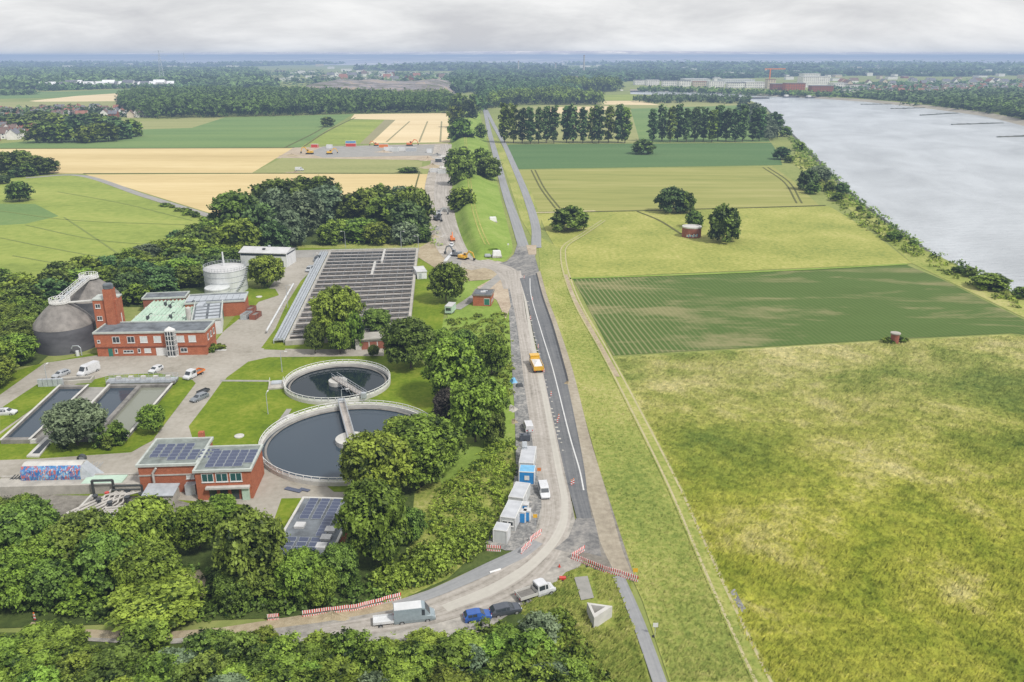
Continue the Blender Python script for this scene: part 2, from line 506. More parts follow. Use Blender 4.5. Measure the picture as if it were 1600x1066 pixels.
M['blue_plastic'] = plain('blue_cabin_plastic', (.03,.22,.52), .45, .1, 1)
M['blue_light'] = plain('pale_blue_roof', (.16,.40,.62), .5, .1, 1)
M['barrier_red'] = plain('barrier_red', (.60,.05,.03), .5, .1, 2)
M['barrier_white'] = plain('barrier_white', (.75,.75,.74), .5, .06, 2)
M['bark'] = plain('tree_bark', (.10,.075,.055), .9, .3, 2, bump=.5)
M['house_white'] = plain('house_render', (.72,.70,.67), .8, .12, .2)
M['house_cream'] = plain('cream_render', (.55,.47,.36), .8, .12, .2)
M['tile_red'] = plain('red_roof_tiles', (.26,.12,.085), .85, .2, .4)
M['tile_brown'] = plain('brown_roof_tiles', (.16,.11,.09), .85, .2, .4)
M['roof_pale'] = plain('pale_house_roof', (.74,.74,.75), .7, .1, .3)
M['tile_grey'] = plain('slate_roof', (.15,.15,.17), .8, .2, .4)
M['pipe'] = plain('insulated_pipe', (.42,.40,.37), .5, .12, 1)
M['pipe_dark'] = plain('dark_pipe', (.05,.055,.055), .5, .15, 1)
M['far_wall'] = plain('far_building_wall', (.70,.68,.66), .8, .15, .05)
# foliage
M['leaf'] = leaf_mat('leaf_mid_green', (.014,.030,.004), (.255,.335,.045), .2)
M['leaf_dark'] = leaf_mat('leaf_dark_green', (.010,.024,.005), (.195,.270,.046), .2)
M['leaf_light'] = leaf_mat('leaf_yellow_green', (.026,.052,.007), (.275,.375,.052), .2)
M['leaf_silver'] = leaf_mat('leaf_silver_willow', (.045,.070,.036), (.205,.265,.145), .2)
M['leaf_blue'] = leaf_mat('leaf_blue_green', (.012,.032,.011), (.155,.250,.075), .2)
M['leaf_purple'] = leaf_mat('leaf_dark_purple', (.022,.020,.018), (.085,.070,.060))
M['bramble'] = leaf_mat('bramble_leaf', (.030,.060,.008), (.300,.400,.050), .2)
M['grass_blade'] = leaf_mat('meadow_grass_blade', (.30,.33,.05), (.80,.72,.30), .45)
M['grass_short'] = leaf_mat('slope_grass_blade', (.34,.39,.11), (.70,.68,.32), .45)
# ------------------------------------------------------------------ terrain sheets
def poly_mesh(name, pts, z, mat, label, parent=None):
    me = bpy.data.meshes.new(name)
    me.from_pydata([(x, y, z) for x, y in pts], [], [tuple(range(len(pts)))])
    if me.polygons[0].normal.z < 0: me.flip_normals()
    me.materials.append(mat)
    o = place(name, me, parent)
    return tag(o, label, None, None, 'structure')

def sheet(name, px, z, mat, label, smooth=0):
    pts = px
    if smooth:
        pts = catmull(px + [px[0]], smooth)[:-1]
    return poly_mesh(name, [G(*p) for p in pts], z, M[mat], label)

def uvstrip(name, L, Rr, z, mat, label, n=60):
    """strip between two px polylines (each a list of ground points already), UV u across, v metres along"""
    L, Rr = catmull(L, n), catmull(Rr, n)
    v, f, uv = [], [], []
    d = 0.0; ds = []
    for i in range(n+1):
        if i:
            d += (Vector(L[i])-Vector(L[i-1])).length*.5 + (Vector(Rr[i])-Vector(Rr[i-1])).length*.5
        ds.append(d)
    zz = z if isinstance(z, (list, tuple)) else [z]*(n+1)
    for i in range(n+1):
        v += [(*L[i], zz[i]), (*Rr[i], zz[i])]
    for i in range(n):
        f.append((2*i, 2*i+1, 2*i+3, 2*i+2))
    me = bpy.data.meshes.new(name); me.from_pydata(v, [], f)
    ul = me.uv_layers.new(name='UVMap')
    for p in me.polygons:
        for li, vi in zip(p.loop_indices, p.vertices):
            ul.data[li].uv = (vi % 2, ds[vi // 2])
    if me.polygons[0].normal.z < 0: me.flip_normals()
    me.materials.append(M[mat])
    o = place(name, me)
    return tag(o, label, None, None, 'structure')

def strip(name, L, Rr, z, mat, label, n=60):
    return uvstrip(name, [G(*p) for p in L], [G(*p) for p in Rr], z, mat, label, n)

def ribbon(name, cpx, w, z, mat, label, off=0.0, n=60):
    c = catmull([G(*p) for p in cpx], n)
    L, Rr = [], []
    for i, p in enumerate(c):
        a = Vector(c[max(0, i-1)]); b = Vector(c[min(n, i+1)])
        t = (b-a).normalized(); nrm = Vector((-t.y, t.x))
        q = Vector(p) - nrm*off
        L.append(tuple(q + nrm*w/2)); Rr.append(tuple(q - nrm*w/2))
    return uvstrip(name, L, Rr, z, mat, label, n)

# river outline on the ground plane
LB = [(1900,640),(1600,465),(1520,425),(1440,388),(1380,345),(1330,308),(1290,268),(1250,225),(1215,190),(1192,166),(1172,157),(1130,153),(1050,149.5),(985,147)]
left_bank = [(150,-300),(158,60)] + [G(*p) for p in LB[1:]]
FBW = [(981,142.0),(1010,142.5),(1060,143.5),(1130,146),(1200,150.5),(1260,153),(1290,155),(1350,159),(1395,163.5),(1440,168.5),(1490,175),(1530,180.5),(1565,188),(1600,197)]
far_water = [G(px, py, -3.1) for px, py in FBW] + [(560,860),(530,600),(505,250),(495,-300)]
far_bank = []
for i, p in enumerate(far_water):
    a = Vector(far_water[max(0,i-1)]); b = Vector(far_water[min(len(far_water)-1,i+1)])
    t = (b-a).normalized(); nrm = Vector((-t.y, t.x))
    far_bank.append(tuple(Vector(p) + nrm*16))
E0 = 42000
gp = [(-E0,-400),(150,-400)] + left_bank + far_bank + [(495,-400),(E0,-400),(E0,60000),(-E0,60000)]
poly_mesh('ground', gp, 0.0, M['ground'], 'flat green countryside reaching to the horizon')
poly_mesh('water', [(100,-400),(900,-400),(900,1500),(2600,3000),(2600,5200),(-200,5200),(-200,1500),(60,700)], -3.1, M['river'], 'wide pale grey river on the right')
# banks
def bankstrip(name, line, outs, z0, z1, mat, label):
    v, f = [], []
    for a, b in zip(line, outs):
        v += [(*a, z0), (*b, z1)]
    for i in range(len(line)-1):
        f.append((2*i,2*i+1,2*i+3,2*i+2))
    me = bpy.data.meshes.new(name); me.from_pydata(v, [], f); me.materials.append(M[mat])
    return tag(place(name, me), label, None, None, 'structure')
outs = []
for i, p in enumerate(left_bank):
    a = Vector(left_bank[max(0,i-1)]); b = Vector(left_bank[min(len(left_bank)-1,i+1)])
    t = (b-a).normalized(); nrm = Vector((t.y, -t.x))
    outs.append(tuple(Vector(p) + nrm*7))
bankstrip('river_bank', left_bank, outs, 0.0, -3.3, 'bank', 'stony river bank below the pasture')
outs2 = []
for i, p in enumerate(far_water):
    a = Vector(far_water[max(0,i-1)]); b = Vector(far_water[min(len(far_water)-1,i+1)])
    t = (b-a).normalized(); nrm = Vector((-t.y, t.x))
    outs2.append(tuple(Vector(p) - nrm*2))
bankstrip('beach', far_bank, outs2, 0.0, -3.5, 'sand', 'pale sandy beach on the far river bank')

# --- fields, far to near
FZ = [0.02]
def field(name, px, mat, label, smooth=0):
    FZ[0] += .003
    return sheet(name, px, FZ[0], mat, label, smooth)
field('field', [(-200,148),(115,143),(205,139),(330,136),(330,142),(150,152),(-200,158)], 'green_crop', 'far green field before the row of white houses')
field('wheat_field', [(45,158),(120,150),(205,144.5),(200,158),(60,159.5)], 'wheat_pale', 'far pale wheat field left of the dark wood')
field('field', [(-200,160),(200,158.5),(196,174),(-200,174)], 'fallow', 'olive fallow field behind the village')
field('wheat_field', [(80,176),(130,168.5),(126,171),(100,177)], 'wheat_pale', 'small pale wheat strip above the village trees')
field('field', [(215,190),(300,183.5),(352,183.5),(300,201),(220,203)], 'fallow', 'olive field in front of the dark wood')
field('field', [(-90,232),(30,222),(220,202.5),(300,200),(352,183.5),(552,178.5),(508,205),(468,231.5)], 'green_crop', 'large green wheat field beyond the pale wheat')
field('field', [(474,227),(545,188),(601,187.5),(562,225)], 'light_crop', 'lighter green field strip left of the pale wheat')
field('field_path', [(562,225),(601,187.5),(621,187.5),(579,225)], 'brownfield', 'pale brown stubble strip between green and wheat')
field('wheat_field', [(548,186),(554,178.5),(700,177),(703,222.5),(579,224),(618,187.5)], 'wheat_pale', 'pale wheat field beyond the construction yard')
field('construction_yard', [(455,231),(700,224),(700,252),(640,250),(420,247.5)], 'soil_red', 'brown earth of the construction yard')
field('gravel_area', [(505,229),(690,226),(676,243),(505,246.5),(480,240)], 'paving_old', 'grey gravelled area of the construction yard')
field('field', [(392,271),(440,247),(640,250),(660,253),(657,271.3)], 'fallow', 'grassy strip between the yard and the wheat')
field('wheat_field', [(-90,234),(30,233),(458,231.5),(393,271),(80,271.5),(-90,262)], 'wheat', 'broad golden wheat field on the left')
field('wheat_field', [(133,273),(396,271.8),(682,272.3),(672,322),(600,335),(350,340)], 'wheat', 'golden wheat field behind the grove')
field('field', [(-120,284),(96,273),(130,275),(225,310),(338,347),(330,372),(232,420),(110,445),(-120,460)], 'light_crop', 'light green meadow left of the plant')
field('field', [(-60,318),(55,319),(92,338),(40,350),(-60,356)], 'green_crop', 'darker green patch in the light meadow')
ribbon('path', [(40,278),(128,275),(225,306),(345,343)], 5, FZ[0]+.02, 'paving_old', 'grey farm path beside the wheat field')
# right hand side
field('field', [(780,170),(985,155),(1180,160),(1205,222.5),(786,223.5)], 'fallow', 'pale green field behind the poplars')
field('field', [(985,170),(1180,164),(1203,222),(1000,223)], 'green_crop', 'green field behind the right poplar row')
field('wheat_field', [(855,178),(858,168),(950,166),(952,171),(900,177)], 'wheat_pale', 'pale wheat strip behind the left poplars')
field('wheat_field', [(940,163.5),(945,158),(1000,158),(1032,164.5)], 'wheat_pale', 'far pale wheat strip near the river bend')
field('field', [(900,150),(985,147.5),(1010,151),(1000,157),(905,157)], 'light_crop', 'far light green field near the river bend')
field('field', [(788,229),(797,226),(1205,223.5),(1218,243),(1222,258),(806,264.5)], 'dark_crop', 'blue green crop field in front of the poplars')
field('field', [(808,266.5),(1206,260),(1238,282),(1280,321.5),(842,332.5),(826,300)], 'olive_field', 'olive ripening barley field right of the road')
field('pasture', [(842,334),(1296,322.5),(1360,362),(1425,412),(892,435),(874,398),(852,360)], 'meadow_pale', 'pale grazed pasture with scattered trees')
field('field', [(896,437),(1416,414.5),(1470,436),(1600,500),(1660,530),(1580,521),(1390,531),(958,556)], 'beet', 'dark green row crop field with bare patches')
field('meadow', [(958,558),(1390,533),(1580,523),(1720,538),(2400,1000),(1900,1300),(1260,1300),(1195,1066),(1140,955),(1090,840),(1010,660)], 'meadow_tall', 'tall yellow green meadow grass in the near right')
field('grass_verge', [(1425,412),(1330,330),(1238,255),(1245,232),(1300,285),(1345,325),(1445,393),(1605,470),(1900,640),(1850,700),(1600,497),(1470,434)], 'slope', 'grassy verge along the river')
field('grass_slope', [(838,338),(846,372),(878,390),(884,430),(893,460),(940,548),(1004,660),(1086,840),(1136,955),(1190,1066),(1260,1300),(1090,1300),(1046,1066),(1004,940),(988,905),(955,800),(920,675),(872,510),(845,440)], 'slope', 'mown grass slope between the road and the field track')
field('grass_verge', [(800,890),(900,884),(985,905),(1015,1066),(1050,1300),(860,1300),(860,1000)], 'rough_grass', 'rough grass around the concrete block')
field('grass_verge', [(760,215),(776,215),(830,300),(846,345),(838,382),(815,345),(790,270)], 'slope', 'dry grass strip between the two roads')
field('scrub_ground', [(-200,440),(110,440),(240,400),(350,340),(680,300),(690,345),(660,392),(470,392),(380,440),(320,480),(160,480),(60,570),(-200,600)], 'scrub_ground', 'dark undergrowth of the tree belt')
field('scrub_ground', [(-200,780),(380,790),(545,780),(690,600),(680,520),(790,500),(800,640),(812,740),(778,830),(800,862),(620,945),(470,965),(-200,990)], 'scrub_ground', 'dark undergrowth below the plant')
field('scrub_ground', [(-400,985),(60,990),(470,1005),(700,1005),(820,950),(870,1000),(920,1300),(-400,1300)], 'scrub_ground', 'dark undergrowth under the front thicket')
field('scrub_clearing', [(640,860),(648,770),(690,740),(800,690),(808,740),(780,830),(700,905),(600,950)], 'rough_grass', 'grassy clearing among the brambles')
field('grass_verge', [(660,385),(690,440),(700,500),(800,520),(795,440),(770,440)], 'embank', 'grass around the brick hut')
field('grass_verge', [(690,500),(796,470),(800,580),(808,690),(690,760),(660,640)], 'embank', 'rough grass between trees and road')
field('grass_verge', [(640,400),(665,395),(700,440),(690,520),(640,530)], 'lawn', 'grass beside the aeration basins')
field('grass_verge', [(462,384),(700,380),(690,392),(470,394)], 'slope', 'dry grass strip behind the aeration basins')

# --- plant surfaces
pz = FZ[0]
def pav(name, px, mat, label, smooth=0):
    global pz
    pz += .004
    return sheet(name, px, pz, mat, label, smooth)
pav('plant_grass', [(-80,610),(60,570),(150,552),(330,540),(440,405),(470,388),(660,390),(640,545),(690,600),(700,670),(560,790),(430,830),(380,800),(-80,810)], 'lawn', 'lawn of the treatment plant')
pav('paving', [(-80,655),(0,618),(70,568),(152,556),(335,552),(390,545),(352,594),(300,597),(170,588),(100,606),(60,636),(0,680),(-80,720)], 'paving', 'worn paved yard in front of the brick offices')
pav('paving', [(296,592),(354,588),(322,632),(295,667),(302,690),(352,702),(414,717),(430,738),(470,750),(545,757),(550,778),(440,780),(428,814),(402,816),(385,790),(220,778),(205,747),(0,747),(-60,750),(-60,722),(60,718),(205,708),(240,688)], 'paving', 'paved road between basins and lawns')
pav('paving', [(322,553),(350,518),(400,478),(436,430),(455,410),(470,392),(522,390),(502,408),(470,440),(448,475),(430,515),(408,545),(500,547),(600,545),(600,557),(420,559),(388,566),(350,594),(330,575)], 'paving', 'paved road along the aeration basins')
pav('paving', [(440,392),(660,388),(690,392),(690,404),(655,404),(515,402),(440,404)], 'paving_old', 'concrete strip behind the aeration basins')
pav('paving', [(140,606),(174,606),(92,692),(46,695)], 'paving_old', 'concrete strip between the settling basins')
pav('path', [(345,594.5),(420,595),(420,597.5),(343,597)], 'concrete_sheet' if 'concrete_sheet' in M else 'paving_old', 'narrow path across the lawn')
pav('path', [(448,640),(456,640),(440,668),(428,668)], 'paving_old', 'short path beside the large clarifier')
pav('plant_yard', [(-80,772),(262,778),(310,792),(300,812),(200,822),(-80,818)], 'soil_dark', 'brown cluttered yard around the pipework')
pav('grass_verge', [(382,470),(372,463),(440,404),(452,404),(432,430),(398,462)], 'slope', 'dry grass bank beside the white hall')
pav('grass_island', [(412,547),(432,512),(455,468),(490,420),(512,404),(518,404),(480,470),(452,530),(445,548)], 'lawn', 'grass strip beside the aeration basins')
pav('grass_island', [(300,466),(385,450),(430,452),(436,462),(400,474),(330,486)], 'lawn', 'small lawn in front of the white tank')
pav('grass_island', [(500,752),(545,748),(545,770),(522,770)], 'lawn', 'small lawn below the large clarifier')
pav('grass_island', [(0,640),(70,594),(98,606),(40,648),(0,676)], 'lawn', 'grass beside the left settling basin')
pav('grass_island', [(170,588),(245,584),(300,594),(306,600),(238,690),(208,706),(62,716),(50,712),(100,690),(190,690),(262,610)], 'lawn', 'lawn around the rectangular basins')

# --- construction road
pav('soil_area', [(262,925),(282,898),(312,892),(322,905),(318,935),(280,945)], 'soil', 'brown bare ground between the trees below the plant')
rz_ = pz + .02
sheet('gravel_yard', [(786,425),(794,464),(800,577),(804,640),(806,700),(806,730),(800,775),(778,815),(758,850),(790,862),(815,862),(842,830),(850,790),(846,734),(836,660),(826,577),(812,500),(800,430)], rz_, 'gravel', 'loose gravel shoulder of the road works')
sheet('access_road', [(836,835),(845,795),(893,785),(905,850),(915,872),(905,888),(884,896),(850,930),(816,949),(760,985),(700,1008),(600,1012),(470,1008),(380,1000),(240,1010),(110,1002),(46,990),(50,975),(110,985),(240,992),(345,984),(430,970),(470,966),(627,938),(685,919),(760,895),(805,864)], rz_+.012, 'access', 'dusty curved road leading down to the left')
sheet('path', [(50,974),(110,984),(240,991),(345,983),(480,962),(560,952),(600,946),(625,940),(640,950),(500,975),(380,990),(240,1003),(110,997),(44,984)], rz_+.018, 'soil', 'sandy path between the thickets')
strip('gravel_roadway', [(790,424),(806,500),(816,577),(826,650),(838,734),(846,790),(840,830),(815,866),(765,898),(690,932),(600,962),(500,980)], [(814,424),(823,500),(847,577),(866,660),(881,734),(890,771),(893,805),(884,842),(868,880),(825,922),(745,958),(640,985),(510,1000)], rz_+.024, 'dirt', 'brown grey gravel roadway with wheel tracks', 90)
strip('wheel_track', [(816,450),(830,540),(845,612),(858,680),(869,740),(877,790),(868,830),(832,874),(770,914),(690,948)], [(819,450),(836,540),(853,612),(867,680),(879,740),(888,785),(882,832),(846,880),(784,924),(700,958)], rz_+.030, 'pale_track', 'pale packed wheel track on the gravel roadway', 60)
strip('asphalt_road', [(812,436),(825,480),(833,520),(847,577),(868,675),(881,734),(890,771),(902,816),(905,850)], [(838,430),(847,464),(862,510),(881,577),(902,675),(913,734),(918,771),(930,816),(936,850)], rz_+.036, 'asphalt', 'fresh dark asphalt carriageway', 80)
sheet('soil_area', [(916,765),(938,740),(990,900),(994,910),(945,893),(895,868),(930,840)], rz_+.040, 'soil_dark', 'dark compacted gravel behind the road barrier')
sheet('asphalt_patch', [(900,812),(930,812),(936,850),(940,872),(916,866),(893,866),(866,860),(888,842)], rz_+.042, 'dusty_asphalt', 'dark asphalt patch at the bend')
strip('pavement', [(832,845),(805,861),(760,882),(700,911),(650,932),(612,944)], [(848,852),(822,872),(775,895),(712,923),(660,943),(620,955)], rz_+.046, 'asphalt_old', 'grey asphalt pavement along the curve', 40)
ribbon('road_marking', [(828,436),(830,464),(846,520),(863.5,577),(888,675),(905,734),(912,768)], .27, rz_+.052, 'white_line', 'white edge line on the asphalt road')
strip('soil_strip', [(838,428),(847,464),(862,510),(881,577),(902,675),(913,734),(918,771),(929,816),(940,855),(962,900)], [(844,424),(855,464),(872,510),(894,577),(919,675),(938,740),(955,800),(972,860),(988,900),(992,908)], rz_+.048, 'soil_grey', 'bare soil strip along the asphalt', 60)
strip('asphalt_edge', [(837,428),(846,464),(861.5,510),(880,577),(886,600)], [(839,428),(848.5,464),(864.5,510),(883.5,577),(889,600)], rz_+.060, 'asphalt_dark', 'black asphalt edge kerb', 30)
sheet('junction', [(808,383),(803,398),(792,409),(772,415),(778,424),(800,430),(812,440),(838,436),(842,424),(836,402),(838,386),(828,384)], rz_+.020, 'dusty_asphalt', 'grey asphalt road junction')
sheet('apron', [(822,384),(838,384),(838,399),(826,399)], rz_+.062, 'soil_red', 'pinkish paved apron at the junction')
ribbon('road', [(818,386),(805,345),(790,300),(776,248),(765,208),(757,172),(752,158)], 4.6, rz_+.03, 'asphalt_old', 'old grey road beside the embankment')
ribbon('road', [(838,388),(836,350),(820,300),(801,255),(786,222),(771,195),(760,172)], 4.2, rz_+.034, 'asphalt_old', 'narrow grey road beside the fields')
ribbon('path', [(836,333),(866,332.5),(930,330)], 3, rz_+.02, 'rut', 'pale farm path to the round bush')
sheet('soil_area', [(672,330),(690,334),(704,375),(738,407),(780,420),(790,432),(762,438),(720,441),(690,426),(652,402),(655,388),(682,372)], rz_+.004, 'soil', 'bare earth of the road works')
sheet('soil_area', [(745,450),(770,436),(792,440),(798,480),(790,500),(776,470)], rz_+.003, 'soil_red', 'bare earth beside the brick hut')
ribbon('soil_area', [(765,418),(738,409),(716,390),(699,355),(688,318),(686,290),(690,260),(694,226)], 17, rz_+.012, 'churned', 'wide bare soil strip left of the embankment')
ribbon('dirt_track', [(806,452),(799,434),(786,422),(768,416),(737,408),(716,388),(701,355),(691,318),(690,290),(693,260),(696,226)], 8.5, rz_+.022, 'dirt', 'churned gravel track left of the embankment')
ribbon('path', [(784,430),(745,462),(712,484)], 3.4, rz_+.010, 'paving_old', 'short grey drive to the parked trailer')
sheet('paving_old', [(700,392),(712,392),(722,410),(716,424),(690,418)], rz_+.018, 'paving_old', 'concrete pad among the road works')
mk = MB(); gmk = random.Random(8)
cl_ = catmull([G(*q) for q in [(823,462),(836,530),(851,590),(867,655),(882,725)]], 46)
for i, q in enumerate(cl_):
    if gmk.random() < .7:
        x, y = q[0]+gmk.uniform(-.25,.25), q[1]; s = gmk.uniform(.18,.34)
        mk.add([(x-s,y-s*1.1,rz_+.053),(x+s,y-s*1.1,rz_+.053),(x+s*.9,y+s,rz_+.053),(x-s,y+s,rz_+.053)],[(0,1,2,3)])
tag(mk.build('road_marking', M['pale_track']), 'row of small pale core patches along the left lane', None, None, 'structure')
# field track and path
tr = [(943,345),(912,366),(884,384),(880,402),(886,432),(905,480),(945,550),(1000,655),(1050,755),(1090,845),(1130,935),(1192,1066),(1250,1180)]
ribbon('field_track', tr, 2.8, rz_+.004, 'slope', 'grassy crown of the field track', n=90)
ribbon('wheel_rut', tr, .42, rz_+.012, 'rut', 'left pale wheel rut of the field track', off=-.95, n=90)
ribbon('wheel_rut', tr, .42, rz_+.012, 'rut', 'right pale wheel rut of the field track', off=.95, n=90)
ribbon('wheel_rut', [(884,430),(895,462),(912,495),(940,545),(965,590)], 1.25, rz_+.016, 'soil', 'wide sandy stretch of the field track')
ribbon('footpath', [(966,902),(985,945),(1003,990),(1030,1066),(1048,1120)], 1.8, rz_+.02, 'asphalt_old', 'narrow grey footpath at the bottom')
sheet('slab_path', [(897,904),(918,902),(928,936),(908,940)], rz_+.01, 'paving_old', 'old asphalt patch in the grass')
strip('gravel_bed', [(1140,925),(1150,945),(1160,960)], [(1148,922),(1158,942),(1168,957)], rz_+.01, 'gravel', 'stony patch beside the field track', 8)
for i, (a, lab) in enumerate([([(830,266),(845,295),(868,326)], 'left tramline'), ([(836,266),(851,295),(875,326)], 'right tramline')]):
    ribbon('tramline', a, .9, rz_+.012, 'darkline', lab + ' pair in the barley near the road')
ribbon('tramline', [(1192,262),(1225,285),(1245,318)], .9, rz_+.012, 'darkline', 'curved tramline at the river end of the barley')
ribbon('tramline', [(1200,262),(1233,285),(1253,318)], .9, rz_+.012, 'darkline', 'second curved tramline at the river end of the barley')
ribbon('tramline', [(842,332),(1000,330),(1290,321.5)], 1.6, rz_+.012, 'darkline', 'dark furrow between barley and pasture')
ribbon('tramline', [(890,436),(1150,427),(1418,413.5)], 1.8, rz_+.012, 'embank', 'green furrow between pasture and row crop')
ribbon('tramline', [(996,331),(1030,345),(1064,366)], 1.2, rz_+.012, 'darkline', 'trodden trail to the brick bunker')
ribbon('tramline', [(130,271.5),(395,271),(660,271)], 1.6, rz_+.012, 'darkline', 'dark gap between the two wheat fields')
ribbon('tramline', [(-80,232),(200,232),(460,231)], 2.2, rz_+.012, 'darkline', 'dark gap above the wheat field')
ribbon('tramline', [(655,272),(650,290),(648,305)], .9, rz_+.012, 'darkline', 'tramline in the rear wheat field')
ribbon('tramline', [(445,231),(500,203),(520,186)], 1.6, rz_+.012, 'darkline', 'dark tramline across the green wheat')
ribbon('tramline', [(475,229),(512,205),(555,184)], 1.6, rz_+.012, 'darkline', 'second dark tramline across the green wheat')
for k, (a, b) in enumerate([((604,222),(640,190)), ((655,222),(668,190)), ((688,222),(690,190))]):
    ribbon('tramline', [a, b], 1.6, rz_+.012, 'brownfield', 'tramline %s in the pale wheat' % ['left', 'middle', 'right'][k])

for k, pts in enumerate([[(0,330),(120,345),(300,352)],[(40,352),(150,375),(270,385)],[(0,372),(100,392),(215,412)],[(20,400),(90,412),(160,420)],[(90,300),(190,318),(300,345)],[(100,340),(160,380),(200,408)]]):
    ribbon('tramline', pts, .8, FZ[0]+.01, 'meadow_trail', 'faint tramline across the light green meadow')
# --- embankment between track and road
def embankment():
    fl = [(762,409),(738,405),(719,370),(708,330),(705,290),(704,250),(706,215),(715,185),(722,165)]
    cl = [(768,392),(752,384),(737,350),(729,310),(725,270),(722,235),(722,205),(727,180),(730,162)]
    cr = [(779,391),(771,382),(757,350),(745,310),(739,270),(735,235),(733,205),(735,180),(737,162)]
    fr = [(788,408),(801,390),(794,355),(784,315),(773,270),(763,230),(756,200),(750,180),(746,162)]
    hs = [1.5,3.2,4.2,4.6,4.6,4.6,4.6,4.6,4.6]
    n = 48
    A = catmull([G(*p) for p in fl], n); D = catmull([G(*p) for p in fr], n)
    B = catmull([G(p[0], p[1], h) for p, h in zip(cl, hs)], n); E = catmull([G(p[0], p[1], h) for p, h in zip(cr, hs)], n)
    Hh = [q[1] for q in catmull([(i*10, h) for i, h in enumerate(hs)], n)]
    v, f = [], []
    m = 10
    for i in range(n+1):
        row = [(*A[i], .02)]
        for k in range(1, 4):
            t = k/4; s = t*t*(3-2*t)
            row.append((A[i][0]+(B[i][0]-A[i][0])*t, A[i][1]+(B[i][1]-A[i][1])*t, Hh[i]*s))
        row += [(*B[i], Hh[i]), ((B[i][0]+E[i][0])/2, (B[i][1]+E[i][1])/2, Hh[i]+.15), (*E[i], Hh[i])]
        for k in range(3, 0, -1):
            t = k/4; s = t*t*(3-2*t)
            row.append((D[i][0]+(E[i][0]-D[i][0])*t, D[i][1]+(E[i][1]-D[i][1])*t, Hh[i]*s))
        row.append((*D[i], .02))
        v += row
    w = 11
    for i in range(n):
        for k in range(w-1):
            f.append((i*w+k, i*w+k+1, (i+1)*w+k+1, (i+1)*w+k))
    # close the near end down to the ground
    x = [((A[0][0]+D[0][0])/2, (A[0][1]+D[0][1])/2 - 2.5, .02)]
    k0 = len(v); v += x
    for k in range(w-1): f.append((k0, k+1, k))
    me = bpy.data.meshes.new('embankment'); me.from_pydata(v, [], f); me.materials.append(M['embank'])
    me.polygons.foreach_set('use_smooth', [True]*len(f))
    tag(place('embankment', me), 'grassy flood embankment between track and road', None, None, 'structure')
    # mown path along the crest
    for off, lab in ((-.35, 'left'), (.35, 'right')):
        L, Rr = [], []
        for i in range(n+1):
            cx = (B[i][0]+E[i][0])/2; cy = (B[i][1]+E[i][1])/2
            L.append((cx+off*2.2-.3, cy, Hh[i]+.2)); Rr.append((cx+off*2.2+.3, cy, Hh[i]+.2))
        mb = MB()
        for i in range(6, n): mb.quad(L[i], Rr[i], Rr[i+1], L[i+1])
        tag(mb.build('crest_path', M['meadow_pale']), '%s trodden wheel line along the embankment crest' % lab, None, None, 'structure')
embankment()
# ------------------------------------------------------------------ foliage
def leaf_cloud(name, clumps, nper, size, mat, seed, up=.25, jitter=.55, inner=.25, tintz=None):
    """many small leaf-sized faces spread over overlapping clumps. clumps: (x,y,z,rx,rz[,tint])"""
    g = np.random.default_rng(seed)
    cen, nor, tint = [], [], []
    for c in clumps:
        x, y, z, rx, rzz = c[:5]
        ct = c[5] if len(c) > 5 else g.uniform(.2, .8)
        n = int(nper * max(.35, (rx / clumps[0][3]) ** 1.6)) if nper > 8 else nper
        ns = max(2, n // 6)          # leaves sit in sprigs of about six
        d = g.normal(size=(ns, 3)); d /= np.linalg.norm(d, axis=1)[:, None] + 1e-9
        d[:, 2] = np.where(d[:, 2] < -.45, -d[:, 2]*.7, d[:, 2])
        rad = np.where(g.random(ns) < inner, g.uniform(.40, .80, ns), g.uniform(.78, 1.20, ns))
        ts = ct + g.normal(size=ns) * .17 + (rad - 1.0) * 1.25 + d[:, 2] * .24  # recessed leaves darkened, upward ones lightened: crown shade and light put into tint
        idx = np.repeat(np.arange(ns), 6)[:max(n, 6)]
        n = len(idx)
        off = g.normal(size=(n, 3)) * size * .62
        p = d[idx] * rad[idx][:, None] * np.array([rx, rx, rzz]) + np.array([x, y, z]) + off
        cen.append(p)
        nn = d[idx] * np.array([1, 1, rx/max(rzz, .1)]) + np.array([0, 0, up]) + g.normal(size=(n, 3)) * jitter
        nor.append(nn)
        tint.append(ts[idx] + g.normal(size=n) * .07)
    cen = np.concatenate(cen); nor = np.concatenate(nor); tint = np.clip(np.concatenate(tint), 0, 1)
    nor /= np.linalg.norm(nor, axis=1)[:, None] + 1e-9
    n = len(cen)
    r = g.normal(size=(n, 3))
    t = np.cross(nor, r); t /= np.linalg.norm(t, axis=1)[:, None] + 1e-9
    b = np.cross(nor, t)
    s = (g.uniform(.6, 1.3, n) * size)[:, None]
    v = np.empty((n, 4, 3))
    fold = nor * s * .22
    v[:, 0] = cen + t*s; v[:, 1] = cen + b*s*.62 - fold; v[:, 2] = cen - t*s; v[:, 3] = cen - b*s*.62 - fold
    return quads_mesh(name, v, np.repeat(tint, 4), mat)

def quads_mesh(name, v, tint, mat):
    n = len(v)
    me = bpy.data.meshes.new(name)
    me.vertices.add(n*4); me.vertices.foreach_set('co', v.reshape(-1).astype(np.float32))
    me.loops.add(n*4); me.loops.foreach_set('vertex_index', np.arange(n*4, dtype=np.int32))
    me.polygons.add(n); me.polygons.foreach_set('loop_start', np.arange(0, n*4, 4, dtype=np.int32))
    a = me.attributes.new('tint', 'FLOAT', 'POINT'); a.data.foreach_set('value', tint.astype(np.float32))
    me.materials.append(mat); me.update(calc_edges=True)
    return me

